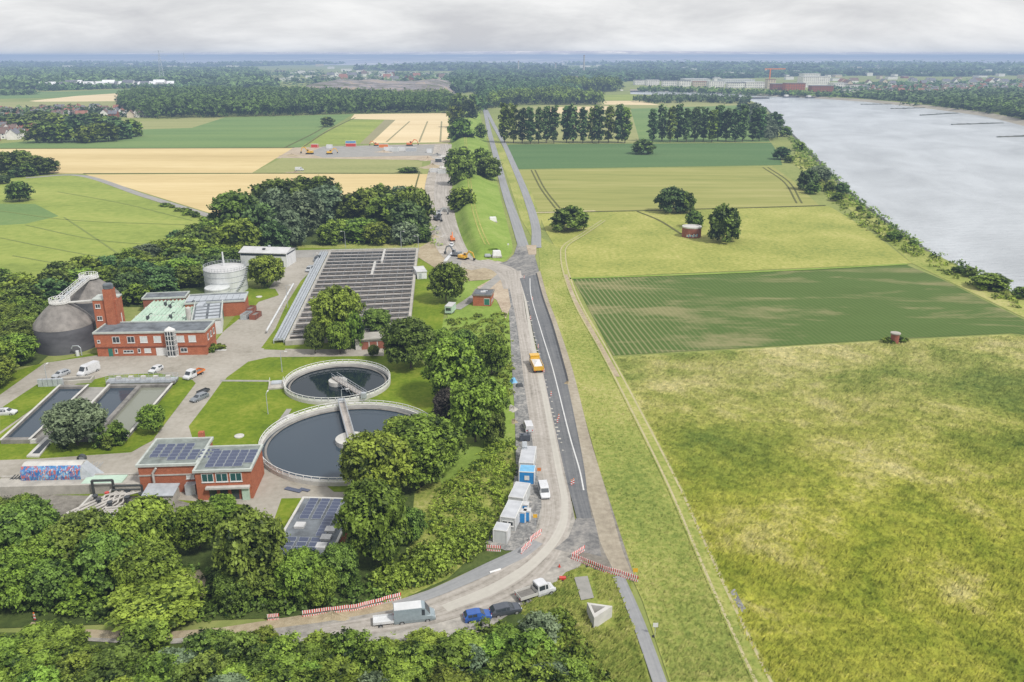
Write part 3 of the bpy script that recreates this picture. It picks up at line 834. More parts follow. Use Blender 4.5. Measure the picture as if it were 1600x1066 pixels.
def crown_clumps(seed, W, H, base, n, shape='round'):
    """clump list for a crown W wide, from z=base to z=H"""
    g = random.Random(seed)
    r, hz = W/2, (H-base)/2
    cz = base + hz
    out = []
    lean = (g.uniform(-.08,.08)*W, g.uniform(-.08,.08)*W)
    for i in range(n):
        # fibonacci directions with jitter
        t = (i+.5)/n; ph = i*2.39996 + g.uniform(-.5,.5)
        zz = 1 - (2.0 if shape == 'tall' else 1.9)*t; zz = max(-.97, min(1, zz + g.uniform(-.12,.12)))
        rr = math.sqrt(max(0, 1-zz*zz)) if zz > -.5 else .86
        k = g.uniform(.60,.92)
        if shape == 'cone': rr *= .35 + .65*(1-(zz+1)/2)
        if shape == 'tall': rr = (.95 if zz < .35 else .95 - .75*(zz-.35)) * g.uniform(.75, 1.05) * (1 if zz > -.55 else .62)
        elif shape == 'round' and zz < 0: rr = max(rr, .86)
        cr = r * g.uniform(.20,.38)
        px, py, pz = rr*k*r*math.cos(ph), rr*k*r*math.sin(ph), cz + zz*(hz-cr*.75)
        out.append((px + lean[0]*(zz+1)/2, py + lean[1]*(zz+1)/2, pz, cr, cr*g.uniform(.62,.85), g.uniform(.05,.95)))
    out.append((0, 0, cz, r*.5, hz*.6, .12))  # core clump kept dark: inner crown shade painted as low tint
    return out

def trunk_mb(h, r, W, seed):
    g = random.Random(seed); mb = MB()
    mb.cyl((0,0,-.05), (0,0,h*.45), r, r*.75, 8).cyl((0,0,h*.45), (g.uniform(-.3,.3),g.uniform(-.3,.3),h*.85), r*.75, r*.25, 7)
    for i in range(5):
        a = i*2*PI/5 + g.uniform(-.4,.4); z0 = h*g.uniform(.3,.5)
        mb.cyl((0,0,z0), (math.cos(a)*W*.3, math.sin(a)*W*.3, z0+h*g.uniform(.2,.32)), r*.42, r*.12, 6)
    return mb

PROTO = {}
CROWNS = {}
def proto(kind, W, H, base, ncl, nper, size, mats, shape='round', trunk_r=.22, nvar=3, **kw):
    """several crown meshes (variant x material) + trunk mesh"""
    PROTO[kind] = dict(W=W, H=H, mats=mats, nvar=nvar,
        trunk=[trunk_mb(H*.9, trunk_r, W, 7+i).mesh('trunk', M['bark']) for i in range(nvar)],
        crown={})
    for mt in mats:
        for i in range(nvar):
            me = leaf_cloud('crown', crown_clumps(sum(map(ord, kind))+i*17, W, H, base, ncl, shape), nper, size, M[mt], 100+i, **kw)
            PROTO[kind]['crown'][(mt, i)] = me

proto('broad', 10, 11, 1.0, 58, 250, .30, ['leaf','leaf_dark','leaf_light','leaf_silver','leaf_purple'], nvar=3)
proto('thicket', 5.2, 6.5, .3, 30, 210, .21, ['leaf','leaf_dark','leaf_light','leaf_silver'], nvar=4, trunk_r=.1)
proto('bush', 3.2, 2.6, .05, 14, 150, .20, ['leaf','leaf_light','bramble','leaf_blue','leaf_dark'], nvar=3, trunk_r=.06)
proto('mid', 10, 11, .3, 40, 84, .56, ['leaf','leaf_dark','leaf_light','leaf_silver','leaf_blue'], nvar=3)
proto('far', 11, 13, .1, 22, 44, 1.05, ['leaf','leaf_dark','leaf_blue','leaf_silver'], nvar=3)
proto('poplar', 9, 30, 2.2, 52, 46, .8, ['leaf_blue','leaf'], shape='tall', trunk_r=.38, nvar=4)
proto('conifer', 3.0, 4.6, .2, 22, 120, .18, ['leaf_dark'], shape='tall', trunk_r=.1, nvar=2)

def tree_at(kind, mt, x, y, W, Hh, name, label, cat, group=None, z=0.0, rz=None):
    P = PROTO[kind]
    var = R.randrange(P['nvar'])
    sx, sz = W/P['W'], Hh/P['H']
    t = thing(name, label, cat, (x, y, z), R.uniform(0, 2*PI) if rz is None else rz, group, (sx, sx, sz))
    place('trunk', P['trunk'][var], t)
    place('crown', P['crown'][(mt, var)], t)
    return t

def T(kind, mt, px, py, wpx, hpx, label, name='broadleaf_tree', cat='tree', group=None, z=0.0):
    """tree standing at photo pixel (px,py), crown wpx wide, hpx tall in the picture"""
    x, y = G(px, py, z)
    k = ppm(x, y)
    dep = math.atan2(CAM_H, y)
    W = wpx/k*(.88 if kind == 'broad' else 1.0)
    c_, s_ = math.cos(dep), math.sin(dep)
    lo, hi = W*.3, 80.0
    for _ in range(40):   # height whose crown spans hpx from foot to top
        m_ = (lo+hi)/2
        if m_/2*c_ + .25*W*s_ + math.sqrt((m_/2*c_)**2 + (W*.46*s_)**2) < hpx/k: lo = m_
        else: hi = m_
    Hh = (lo+hi)/2
    # stand the trunk under the crown middle: the crown front hides the foot
    return tree_at(kind, mt, x, y + W*.25, W, Hh, name, label, cat, group, z)

def scatter(poly_px, spacing, fn, jit=.42, zfn=None):
    poly = [G(*p) for p in poly_px]
    xs = [p[0] for p in poly]; ys = [p[1] for p in poly]
    pts = []
    y = min(ys); row = 0
    while y < max(ys):
        x = min(xs) + (spacing/2 if row % 2 else 0)
        while x < max(xs):
            qx, qy = x + R.uniform(-jit, jit)*spacing, y + R.uniform(-jit, jit)*spacing
            if pip(qx, qy, poly): pts.append((qx, qy))
            x += spacing
        y += spacing*.87; row += 1
    for p in pts: fn(*p)
    return len(pts)

def pick(opts):
    t = sum(o[1] for o in opts); r = R.random()*t
    for o, w in opts:
        r -= w
        if r <= 0: return o
    return opts[-1][0]

COLW = {'leaf': 'mid green', 'leaf_dark': 'dark green', 'leaf_light': 'yellow green', 'leaf_silver': 'silvery grey green', 'leaf_blue': 'deep green', 'leaf_purple': 'dark purple', 'bramble': 'bright green'}

def wood(poly, spacing, kind, opts, W, Hh, where, group, name='broadleaf_tree', cat='tree', what='tree'):
    def fn(x, y):
        mt = pick(opts)
        s = R.uniform(.75, 1.25)
        tree_at(kind, mt, x, y, R.uniform(*W), R.uniform(*Hh), name, '%s %s %s' % (COLW[mt], what, where), cat, group)
    return scatter(poly, spacing, fn)

# front thicket at the bottom of the picture
n1 = wood([(-120,1020),(60,1026),(160,1026),(330,1024),(480,1024),(600,1030),(700,1022),(790,1000),(835,1000),(880,1040),(925,1120),(950,1230),(-250,1230)], 3.75, 'thicket',
          [('leaf',5),('leaf_light',3.4),('leaf_dark',2),('leaf_silver',1.2)], (4.6,6.4), (3.4,5.8), 'of the front thicket below the sandy path', 'young trees of the front thicket', name='young_tree', what='young tree')
# wood below the plant, left
n2 = wood([(-120,905),(60,895),(190,885),(262,905),(262,960),(190,968),(60,958),(-120,955)], 5.6, 'broad',
          [('leaf_dark',5),('leaf',4),('leaf_light',1.2)], (6.2,8.8), (7,10.5), 'in the wood between plant and sandy path', 'trees of the wood below the plant')
n2 += wood([(340,915),(420,925),(520,930),(575,918),(560,938),(500,946),(345,955)], 5.2, 'broad',
          [('leaf_dark',4),('leaf',5),('leaf_light',1)], (5,7), (4.8,7.2), 'in the wood below the solar roof', 'trees of the wood below the plant')
wood([(-60,822),(60,826),(130,834),(140,850),(60,852),(-60,850)], 4.6, 'broad', [('leaf_dark',3),('leaf',4),('leaf_light',1)], (5.5,7.5), (4.8,6.6), 'below the painted tank and pipework', 'trees below the painted tank')
GW = 'large trees on the plant edge'
for a in [
  # kind, colour, px, py, w, h, label
  ('broad','leaf_light',222,900,112,118,'tall bright green round tree in front of the pipework'),
  ('broad','leaf_dark',128,910,112,112,'dark drooping tree left of the bright round tree'),
  ('broad','leaf_dark',40,900,112,112,'dark tree at the left edge below the blue tank'),
  ('broad','leaf_dark',385,940,116,140,'tallest dark tree in front of the pumping building'),
  ('broad','leaf',306,868,84,84,'mid green tree between bright tree and pumping building'),
  ('broad','leaf',345,815,50,40,'small mid green tree under the pumping building windows'),
  ('broad','leaf_light',240,984,150,92,'broad light green tree over the sandy path'),
  ('broad','leaf',470,948,84,84,'mid green tree in front of the flat solar roof'),
  ('thicket','leaf',120,960,70,55,'low green tree at the edge of the left wood'),
  # belt between clarifiers and road
  ('broad','leaf',521,545,84,98,'tall tree with full crown in front of the aeration basins'),
  ('broad','leaf_dark',491,556,34,52,'small dark tree left under the tall crown'),
  ('broad','leaf',530,556,40,54,'small green tree right under the tall crown'),
  ('mid','leaf_light',556,548,26,60,'thin yellow green tree beside the tall crown'),
  ('broad','leaf_blue' if False else 'leaf_dark',588,524,48,42,'sparse dull tree before the basin end wall'),
  ('broad','leaf_dark',583,560,18,22,'small round tree above the small clarifier'),
  ('broad','leaf_dark',640,582,84,84,'large dark round tree right of the small clarifier'),
  ('broad','leaf_light',690,560,46,48,'yellow green tree behind the dark round tree'),
  ('broad','leaf',714,640,100,112,'broad green tree on the lawn edge'),
  ('broad','leaf',768,592,56,72,'single dark green tree nearest the gravel road'),
  ('broad','leaf_dark',728,560,44,46,'smaller tree half hidden behind the broad tree'),
  ('broad','leaf',742,700,92,112,'tall green tree beside the gravel shoulder'),
  ('broad','leaf_purple',696,668,46,60,'dark purple leaved tree in the belt'),
  ('broad','leaf_dark',766,700,52,70,'dark tree in the middle of the road side belt'),
  ('broad','leaf',675,745,118,98,'broad tree right of the large clarifier'),
  ('broad','leaf_light',628,700,60,48,'light green tree overhanging the large clarifier'),
  ('broad','leaf',588,792,116,118,'large tree hiding the clarifier rim'),
  ('broad','leaf',655,772,90,86,'full tree above the brambles'),
  ('broad','leaf',588,892,112,138,'tall tree beside the flat solar roof'),
  ('broad','leaf_dark',532,925,62,72,'dark tree at the lower corner of the solar roof'),
  ('broad','leaf_light',500,955,54,64,'light green tree above the long barrier'),
  ('broad','leaf_dark',640,855,50,60,'dark tree at the bramble edge'),
  # plant trees
  ('broad','leaf',415,452,56,54,'round tree between white tank and white hall'),
  ('broad','leaf',696,477,62,66,'large round tree beside the brick hut'),
  ('broad','leaf_silver',112,706,92,84,'broad grey green tree between the settling basins'),
  ('broad','leaf_light',236,682,44,48,'small light tree right of the settling basins'),
  ('thicket','leaf_silver',228,412,40,32,'grey green willow at the meadow edge'),
]:
    T(*a[:6], a[6], group=GW)
for px, py, w, h, lab in [(98,708,18,26,'dark clipped shrub under the grey green tree'),(153,704,24,44,'left upright dark conifer by the basins'),(183,700,32,42,'right upright dark conifer by the basins'),(168,706,16,26,'low dark conifer between two upright conifers')]:
    T('conifer','leaf_dark',px,py,w,h,lab,'conifer_tree','conifer','upright conifers by the basins')
# northern grove behind the white hall
GN = 'trees of the grove behind the white hall'
for a in [
  ('mid','leaf_dark',372,372,70,72,'dark tree at the left end of the grove'),
  ('mid','leaf',372,405,60,62,'green tree behind the white hall roof'),
  ('mid','leaf_dark',440,352,70,72,'dark tree at the back of the grove'),
  ('mid','leaf',415,340,60,56,'mid green tree at the left crest of the grove'),
  ('mid','leaf_dark',468,330,66,52,'dark tree at the top of the grove'),
  ('mid','leaf',500,332,60,56,'green tree on the crest of the grove'),
  ('mid','leaf_silver',428,362,54,66,'left silvery willow in the grove'),
  ('mid','leaf_silver',470,372,64,72,'large silvery willow in the middle of the grove'),
  ('mid','leaf_silver',452,388,50,60,'front silvery willow of the grove'),
  ('mid','leaf_silver',505,350,56,60,'silvery willow at the back of the grove'),
  ('mid','leaf_blue',405,385,60,66,'deep green tree before the silvery willows'),
  ('mid','leaf_blue',430,395,44,50,'deep green tree right behind the white hall'),
  ('mid','leaf_dark',540,350,52,46,'dark tree in the dip of the grove'),
  ('mid','leaf',572,352,56,56,'green tree right of the dip in the grove'),
  ('mid','leaf_dark',596,345,50,56,'dark slim tree in the right half of the grove'),
  ('mid','leaf_silver',628,340,50,48,'silvery willow near the churned track'),
  ('mid','leaf',640,352,56,60,'green tree at the right end of the grove'),
  ('mid','leaf_dark',655,362,40,64,'dark tree beside the churned track'),
  ('mid','leaf',610,365,64,60,'full green tree at the right front of the grove'),
  ('mid','leaf_blue',640,372,56,56,'deep green tree at the right front of the grove'),
  ('mid','leaf_silver',632,384,40,36,'small willow at the right front of the grove'),
  ('mid','leaf_dark',660,380,26,24,'dark shrub tree at the right corner of the grove'),
  ('mid','leaf_light',560,378,60,38,'yellow green low tree in the grove opening'),
  ('mid','leaf_light',528,376,44,34,'yellow green shrub tree left in the grove opening'),
  ('mid','leaf',590,384,40,36,'low green tree in front of the grove opening'),
  ('mid','leaf',515,384,34,34,'low green tree above the road end'),
]:
    T(*a[:6], a[6], group=GN)
# western belt between meadow and plant
GB = 'trees of the western belt'
wood([(-60,448),(60,446),(105,432),(160,424),(215,418),(300,372),(340,352),(365,392),(378,415),(330,430),(318,452),(240,470),(200,476),(150,468),(120,456),(70,490),(-60,505)], 9.0, 'mid',
     [('leaf',5),('leaf_dark',4),('leaf_light',2.2),('leaf_blue',1.2)], (8,12), (5.5,8.5), 'in the belt between meadow and plant', GB)
wood([(-60,520),(40,505),(62,520),(60,560),(30,590),(0,610),(-60,640)], 6.5, 'broad',
     [('leaf',4),('leaf_dark',5),('leaf_light',1)], (7,10), (6,9.5), 'left of the dark digester', GB)
for px, py, w, h, mt, lab in [(205,472,42,46,'leaf_blue','deep green tree behind the office roof'),(128,440,50,40,'leaf','tree at the meadow edge above the digester'),(280,445,52,42,'leaf_light','yellow green tree left of the white tank'),(300,418,60,46,'leaf','green tree behind the white tank')]:
    T('mid', mt, px, py, w, h, lab, group=GB)
wood([(225,310),(245,316),(338,347),(330,352),(290,337)], 5.5, 'bush', [('leaf',3),('bramble',2)], (3,5), (1.6,2.8), 'along the grey farm path', 'hedge bushes along the farm path', 'hedge_bush', 'bush', 'hedge bush')
# isolated trees and shrubs right of the road
for a in [
  ('mid','leaf_dark',888,363,54,40,'wide round dark bush beside the field track'),
  ('mid','leaf_blue',1050,334,44,42,'dark round tree at the barley edge'),
  ('mid','leaf_dark',1072,334,32,34,'smaller dark tree at the barley edge'),
  ('mid','leaf_dark',1086,357,28,27,'small olive tree behind the brick bunker'),
  ('mid','leaf_dark',1133,381,44,60,'tall dark tree right of the brick bunker'),
  ('mid','leaf',1142,376,26,48,'green tree leaning on the tall dark tree'),
  ('far','leaf_dark',1007,242,33,23,'round dark tree in the blue green field'),
  ('mid','leaf_dark',25,316,38,32,'lone dark round tree in the left meadow'),
  ('far','leaf_dark',511,199,21,16,'lone dark tree in the far green field'),
]:
    T(*a[:6], a[6], group='single trees standing in the fields')
# left hedge row above the meadow
for px, py, w, h, mt in [(8,278,40,40,'leaf_dark'),(32,272,44,36,'leaf'),(52,274,40,30,'leaf_dark'),(70,273,36,26,'leaf_dark'),(22,278,24,18,'leaf_blue'),(42,276,26,22,'leaf_dark'),(2,288,20,14,'leaf_blue')]:
    T('mid', mt, px, py, w, h, '%s tree in the clump left of the wheat' % COLW[mt], group='clump of trees left of the wheat')
# small wood in front of the village
for k, (px, py, w, h) in enumerate([(52,224,34,30),(72,223,32,32),(92,224,34,30),(112,222,34,34),(132,224,30,26),(150,222,30,28),(166,222,34,30),(186,218,34,28),(204,214,30,26),(60,200,40,26),(88,206,40,28),(120,206,40,28),(148,202,40,24),(30,208,40,26),(15,200,36,22),(172,202,30,20)]):
    mt = ['leaf','leaf_dark','leaf','leaf_blue'][k % 4]
    T('far', mt, px, py, w, h, '%s tree in the small wood beside the village' % COLW[mt], group='trees beside the village')
# embankment trees
for a in [
  ('mid','leaf_dark',720,291,38,48,'dark tree low on the left flank of the embankment'),
  ('mid','leaf',716,272,40,40,'upper tree of the left embankment clump'),
  ('mid','leaf_dark',762,284,36,38,'dark tree on the right flank of the embankment'),
  ('mid','leaf',752,268,30,36,'tree behind it on the right embankment flank'),
  ('mid','leaf',720,333,38,40,'round tree at the left foot of the embankment'),
  ('mid','leaf_dark',725,242,14,13,'small round bush on the embankment'),
  ('far','leaf_dark',718,223,34,36,'dark tree at the far part of the embankment'),
  ('far','leaf_dark',752,218,16,24,'slim tree at the far right flank of the embankment'),
  ('far','leaf',712,200,26,34,'green tree far along the track'),
  ('far','leaf_dark',732,190,28,34,'dark tree far along the embankment crest'),
  ('far','leaf',718,178,30,30,'tree where the track meets the far wood'),
  ('far','leaf_dark',742,176,24,28,'tree at the far end of the embankment'),
]:
    T(*a[:6], a[6], group='trees on the embankment', z=0.0)
# poplar rows
def poplars(x0, x1, n, py, hpx, where):
    for i in range(n):
        px = x0 + (x1-x0)*(i+R.uniform(-.18,.18))/(n-1)
        T('poplar', R.choice(['leaf_blue','leaf_blue','leaf']), px, py + R.uniform(-1,1), (x1-x0)/(n-1)*R.uniform(1.15,1.42), hpx*R.uniform(.90,1.07), 'tall poplar in the %s' % where, 'poplar_tree', 'poplar', 'poplars of the %s' % where)
poplars(789, 866, 7, 225, 57, 'left row beside the road')
poplars(884, 978, 8, 224, 56, 'middle row behind the crop field')
poplars(1022, 1188, 14, 222, 54, 'right row near the river')
# riverside trees and bushes
GR = 'trees along the river bank'
for px, py, w, h, mt in [(1196,214,30,34,'leaf_silver'),(1212,205,26,28,'leaf_blue'),(1228,214,18,16,'leaf_dark'),(1222,250,26,20,'leaf_blue'),(1233,255,14,12,'leaf'),(1250,236,16,14,'leaf'),(1262,298,30,32,'leaf_blue'),(1282,286,32,26,'leaf_silver'),(1270,304,22,18,'leaf_dark'),(1296,300,16,16,'leaf_dark'),(1318,304,22,18,'leaf_blue'),(1310,315,20,14,'leaf'),(1400,378,22,16,'leaf_dark'),(1343,330,10,8,'leaf_dark'),(1428,384,14,8,'leaf_dark'),(1500,428,20,13,'leaf_dark'),(1517,434,20,16,'leaf_dark'),(1555,454,52,28,'leaf'),(1596,468,22,20,'leaf_dark'),(1358,342,8,6,'leaf'),(1180,188,30,26,'leaf_silver'),(1165,182,26,20,'leaf_blue')]:
    T('mid' if py > 240 else 'far', mt, px, py, w, h, '%s %s on the river bank %s' % (COLW[mt], 'bush' if h < 17 else 'tree', 'near the right edge' if px > 1480 else 'beside the pasture' if px > 1335 else 'beside the barley field' if px > 1238 else 'beyond the blue green field'), group=GR)
# scrub: brambles and hedges that read as one growth
def thicket_stuff(name, poly_px, n, rr, hh, mat, label, size=.2, nper=26, seed=5, cat=None):
    poly = [G(*p) for p in poly_px]; g = random.Random(seed)
    xs = [p[0] for p in poly]; ys = [p[1] for p in poly]
    cl = []
    bare = [G(*p) for p in [(262,925),(282,898),(312,892),(322,905),(318,935),(280,945)]]
    while len(cl) < n:
        x, y = g.uniform(min(xs), max(xs)), g.uniform(min(ys), max(ys))
        if not pip(x, y, poly) or pip(x, y, bare): continue
        r = g.uniform(*rr); h = g.uniform(*hh)
        cl.append((x, y, h*.35, r, h*.65, g.uniform(.15,.85)))
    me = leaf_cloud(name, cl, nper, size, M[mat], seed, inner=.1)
    return tag(place(name, me), label, None, None, 'stuff')
thicket_stuff('brambles', [(668,835),(675,785),(710,745),(770,690),(802,690),(806,735),(795,790),(765,835),(690,845)], 250, (.6,1.5), (.5,1.7), 'bramble', 'bright green bramble scrub between belt and containers', .2, 80, 5)
thicket_stuff('brambles', [(680,850),(760,838),(756,858),(700,895),(640,920),(590,930),(585,905),(620,885)], 230, (.8,1.5), (1.2,2.4), 'leaf', 'dense hedge scrub along the curved road', .24, 60, 6)
thicket_stuff('brambles', [(700,500),(790,490),(796,540),(800,600),(790,640),(770,600),(720,560)], 220, (.6,1.5), (.3,1.0), 'bramble', 'low scrub between trees and gravel road', .26, 26, 7)
thicket_stuff('brambles', [(500,385),(690,385),(672,350),(640,340),(540,365)], 160, (1.2,2.6), (.8,2.4), 'bramble', 'low scrub in the grove opening', .42, 30, 8)
thicket_stuff('brambles', [(790,1000),(850,965),(880,955),(905,1010),(960,1075),(880,1130)], 130, (.7,1.4), (.6,1.8), 'leaf', 'low scrub right of the front thicket', .24, 50, 9)
thicket_stuff('undergrowth', [(-60,945),(50,940),(260,950),(340,950),(520,935),(560,925),(470,952),(340,966),(240,974),(110,968),(50,958)], 220, (.8,1.4), (1.0,2.0), 'leaf_dark', 'dark hedge along the sandy path', .24, 50, 10)
thicket_stuff('undergrowth', [(-60,455),(100,440),(230,415),(340,350),(370,395),(310,445),(200,478),(60,500),(-60,560)], 520, (2.0,3.6), (1.5,4.0), 'leaf', 'scrub filling the western tree belt', .55, 34, 12)
thicket_stuff('reeds', [(1245,240),(1300,290),(1345,330),(1440,393),(1600,472),(1590,486),(1430,405),(1330,345),(1285,300),(1238,255)], 260, (.8,2.2), (.5,1.6), 'bramble', 'low green growth along the river verge', .4, 24, 13)
thicket_stuff('shrubs', [(1232,215),(1252,222),(1300,270),(1345,312),(1445,385),(1605,462),(1600,470),(1440,396),(1335,322),(1285,280),(1238,230)], 330, (.8,2.3), (.6,2.0), 'bramble', 'low green shrub strip along the river bank', .5, 34, 15)

thicket_stuff('undergrowth', [(-120,1012),(60,1012),(300,1016),(480,1012),(600,1014),(700,1004),(790,976),(850,975),(900,1040),(960,1230),(-250,1230)], 900, (.9,1.7), (1.2,2.6), 'leaf', 'low leafy growth between the young trees of the front thicket', .24, 34, 14)

# grass blades and tufts standing in the meadow
def tufts(name, poly_px, n, hh, mat, label, seed, lean=(1.1,.7), exclude=()):
    poly = [G(*p) for p in poly_px]; g = np.random.default_rng(seed)
    xs = [p[0] for p in poly]; ys = [p[1] for p in poly]
    P = np.empty((0,2))
    PX = np.array(poly)
    while len(P) < n:
        # denser towards the viewer, as seen density thins with distance
        u = g.random(n)
        y = min(ys) + (max(ys)-min(ys))*u**1.35
        x = g.uniform(min(xs), max(xs), n)
        q = np.stack([x, y], 1)
        ins = np.zeros(len(q), bool); j = len(PX)-1
        for i in range(len(PX)):
            xi, yi = PX[i]; xj, yj = PX[j]
            c = ((yi > y) != (yj > y)) & (x < (xj-xi)*(y-yi)/(yj-yi+1e-12)+xi)
            ins ^= c; j = i
        for ex in exclude:
            E_ = [G(*e) for e in ex]
            ins &= np.array([not pip(a, b, E_) for a, b in q])
        P = np.concatenate([P, q[ins]])
    P = P[:n]
    f = np.sin(P[:,0]*.11+1.3*np.sin(P[:,1]*.06))*np.sin(P[:,1]*.085+1.1*np.sin(P[:,0]*.05)) + .5*np.sin(P[:,0]*.37+P[:,1]*.29)
    h = g.uniform(*hh, n)*(1+.25*f)
    w = g.uniform(.10, .26, n)
    a = g.uniform(0, PI, n)
    d = np.stack([np.cos(a)*w, np.sin(a)*w, np.zeros(n)], 1)
    base = np.stack([P[:,0], P[:,1], np.full(n, .05)], 1)
    top = base + np.stack([lean[0]*h+g.normal(size=n)*.25*h, lean[1]*h+g.normal(size=n)*.25*h, h], 1)
    v = np.empty((n,4,3)); v[:,0] = base-d; v[:,1] = base+d; v[:,2] = top+d*.45; v[:,3] = top-d*.45
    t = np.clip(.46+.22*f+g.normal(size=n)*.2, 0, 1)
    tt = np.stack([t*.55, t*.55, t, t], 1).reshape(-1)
    me = quads_mesh(name, v, tt, M[mat])
    return tag(place(name, me), label, None, None, 'stuff')
tufts('grass', [(962,562),(1390,536),(1580,526),(1640,532),(1700,1100),(1210,1100),(1195,1066),(1140,955),(1090,840),(1012,660)], 42000, (.25,.55), 'meadow_tall', 'tall grass blades of the near meadow', 51)
tufts('grass', [(990,910),(1086,840),(1136,955),(1186,1066),(1046,1066),(1010,950)], 4000, (.15,.3), 'slope', 'rough grass blades on the lower slope', 52, exclude=[[(955,900),(985,900),(1020,985),(1060,1100),(1015,1100),(990,1000)]])
tufts('grass', [(806,950),(862,915),(900,888),(985,908),(1022,1066),(900,1100)], 6000, (.25,.5), 'rough_grass', 'rough grass blades around the concrete block', 53, exclude=[[(893,898),(922,896),(934,946),(902,950)],[(955,895),(985,900),(1020,985),(1060,1100),(1015,1100),(990,1000)],[(915,940),(958,940),(960,985),(925,985)]])
tufts('grass', [(850,440),(884,430),(940,548),(1004,660),(1086,840),(990,905),(955,800),(922,675),(876,510)], 9000, (.1,.25), 'slope', 'short grass blades on the mown slope', 54)

thicket_stuff('undergrowth', [(-60,850),(260,850),(275,890),(330,890),(340,905),(640,905),(600,940),(470,955),(330,958),(260,955),(-60,955)], 420, (.8,1.5), (.6,1.6), 'leaf_dark', 'undergrowth on the wood floor below the plant', .26, 40, 16)
# ------------------------------------------------------------------ buildings
def frame(pL, pR, z=0.0):
    """origin and heading of a front edge given by two photo pixels on the ground"""
    a, b = Vector(G(*pL, z)), Vector(G(*pR, z))
    d = b - a
    return (a.x, a.y), math.atan2(d.y, d.x), d.length

_winc = {}
def window(parent, x, y, z, w, h, rz=0.0, glass='glass', mull=1, frame_m='frame'):
    key = (round(w,2), round(h,2), glass, mull, frame_m)
    if key not in _winc:
        f = MB(); t = .12
        f.box(-w/2,-.06,0,-w/2+t,.02,h).box(w/2-t,-.06,0,w/2,.02,h).box(-w/2+t,-.06,0,w/2-t,.02,t).box(-w/2+t,-.06,h-t,w/2-t,.02,h)
        for i in range(mull):
            xx = -w/2 + w*(i+1)/(mull+1)
            f.box(xx-.05,-.05,t,xx+.05,.02,h-t)
        f.box(-w/2-.08,-.14,-.1,w/2+.08,.01,-.003)
        p = MB().box(-w/2+t,-.025,t,w/2-t,.012,h-t)
        _winc[key] = (f.mesh('window', M[frame_m]), p.mesh('pane', M[glass]))
    o = place('window', _winc[key][0], parent, (x, y, z), rz)
    q = place('pane', _winc[key][1], o)
    return o

def doorp(parent, x, y, z, w, h, rz=0.0, mat='green_door'):
    o = MB().box(-w/2,-.06,0,w/2,.02,h).build('door', M[mat], parent, loc=(x,y,z), rz=rz)
    MB().box(w/2-.22,-.11,h*.45,w/2-.12,-.062,h*.5).build('handle', M['galv'], o)
    return o

def flat_roof(parent, w, d, h, rim='parapet', felt='roof_felt', over=.25, rimh=.35):
    """felt slab inside a raised rim"""
    r = MB()
    r.box(-over,-over,h,w+over,d+over,h+.12,0)
    rf = r.build('roof', M[felt], parent)
    e = MB(); t = .35
    z0, z1 = h-.12, h+rimh
    e.box(-over-.04,-over-.04,z0,w+over+.04,-over+t,z1).box(-over-.04,d+over-t,z0,w+over+.04,d+over+.04,z1)
    e.box(-over-.04,-over+t,z0,-over+t,d+over-t,z1).box(w+over-t,-over+t,z0,w+over+.04,d+over-t,z1)
    e.build('parapet', M[rim], rf)
    return rf

# --- red brick offices
o, rz, w = frame((153,558.5), (324,555.5))
office = thing('brick_office', 'long two storey red brick office building with grey flat roof', 'building', o, rz)
OW, OD, OH = w, 8.8, 6.6
b = MB().box(0,.25,0,OW,OD,2.9).box(-.2,0,2.9,OW+.2,OD,OH)
b.build('wall', M['brick'], office)
flat_roof(office, OW, OD, OH)
MB().box(-.25,-.06,2.72,OW+.25,.3,2.9).build('ledge', M['brick_dark'], office)
for x, gl in [(5.4,'glass'),(9.2,'glass'),(12.5,'pane_white'),(16.0,'pane_white'),(22.0,'pane_white'),(25.0,'pane_white')]:
    window(office, x, 0, 3.9, 1.9, 1.75, 0, gl)
window(office, .9, 0, 4.0, .75, .8, 0, 'glass', 0)
for x, ww, gl in [(4.9,.75,'glass'),(8.0,2.6,'glass'),(10.8,.75,'glass'),(13.0,1.7,'pane_white'),(22.4,1.8,'glass')]:
    window(office, x, .25, 1.0, ww, 1.2 if ww < 2 else .8, 0, gl, 0 if ww < 1 else 2 if ww > 2 else 1)
doorp(office, 3.4, .25, .02, 1.1, 2.3)
MB().box(15.2,.13,.1,18.3,.24,2.3).build('garage_door', M['frame'], office)
for y in (1.8, 4.3, 6.8):
    window(office, OW+.2, y, 3.9, 1.1, 1.6, PI/2, 'glass', 0)
# glazed stair bay
bay = MB(); bx = 19.6
pts = [(bx-1.35,0),(bx-1.0,-1.3),(bx+1.0,-1.3),(bx+1.35,0)]
bay.prism(pts, 0, .5, 0).prism(pts, 7.1, 7.5, 0)
for a, c in zip(pts[:-1], pts[1:]):
    for k in range(4):
        t = k/3
        x, y = a[0]+(c[0]-a[0])*t, a[1]+(c[1]-a[1])*t
        bay.box(x-.07, y-.07, .5, x+.07, y+.07, 7.1)
    for z in (1.9,3.3,4.7,6.0):
        bay.bar((a[0],a[1],z),(c[0],c[1],z),.12,.14)
top = (bx, -.5, 8.4)
for a, c in zip(pts, pts[1:]+pts[:1]): bay.add([(a[0],a[1],7.5),(c[0],c[1],7.5),top],[(0,1,2)])
bw = bay.build('stair_bay', M['frame'], office)
ip = [(bx-1.25,0),(bx-.93,-1.2),(bx+.93,-1.2),(bx+1.25,0)]
MB().prism(ip, .5, 7.1).build('pane', M['glass'], bw)

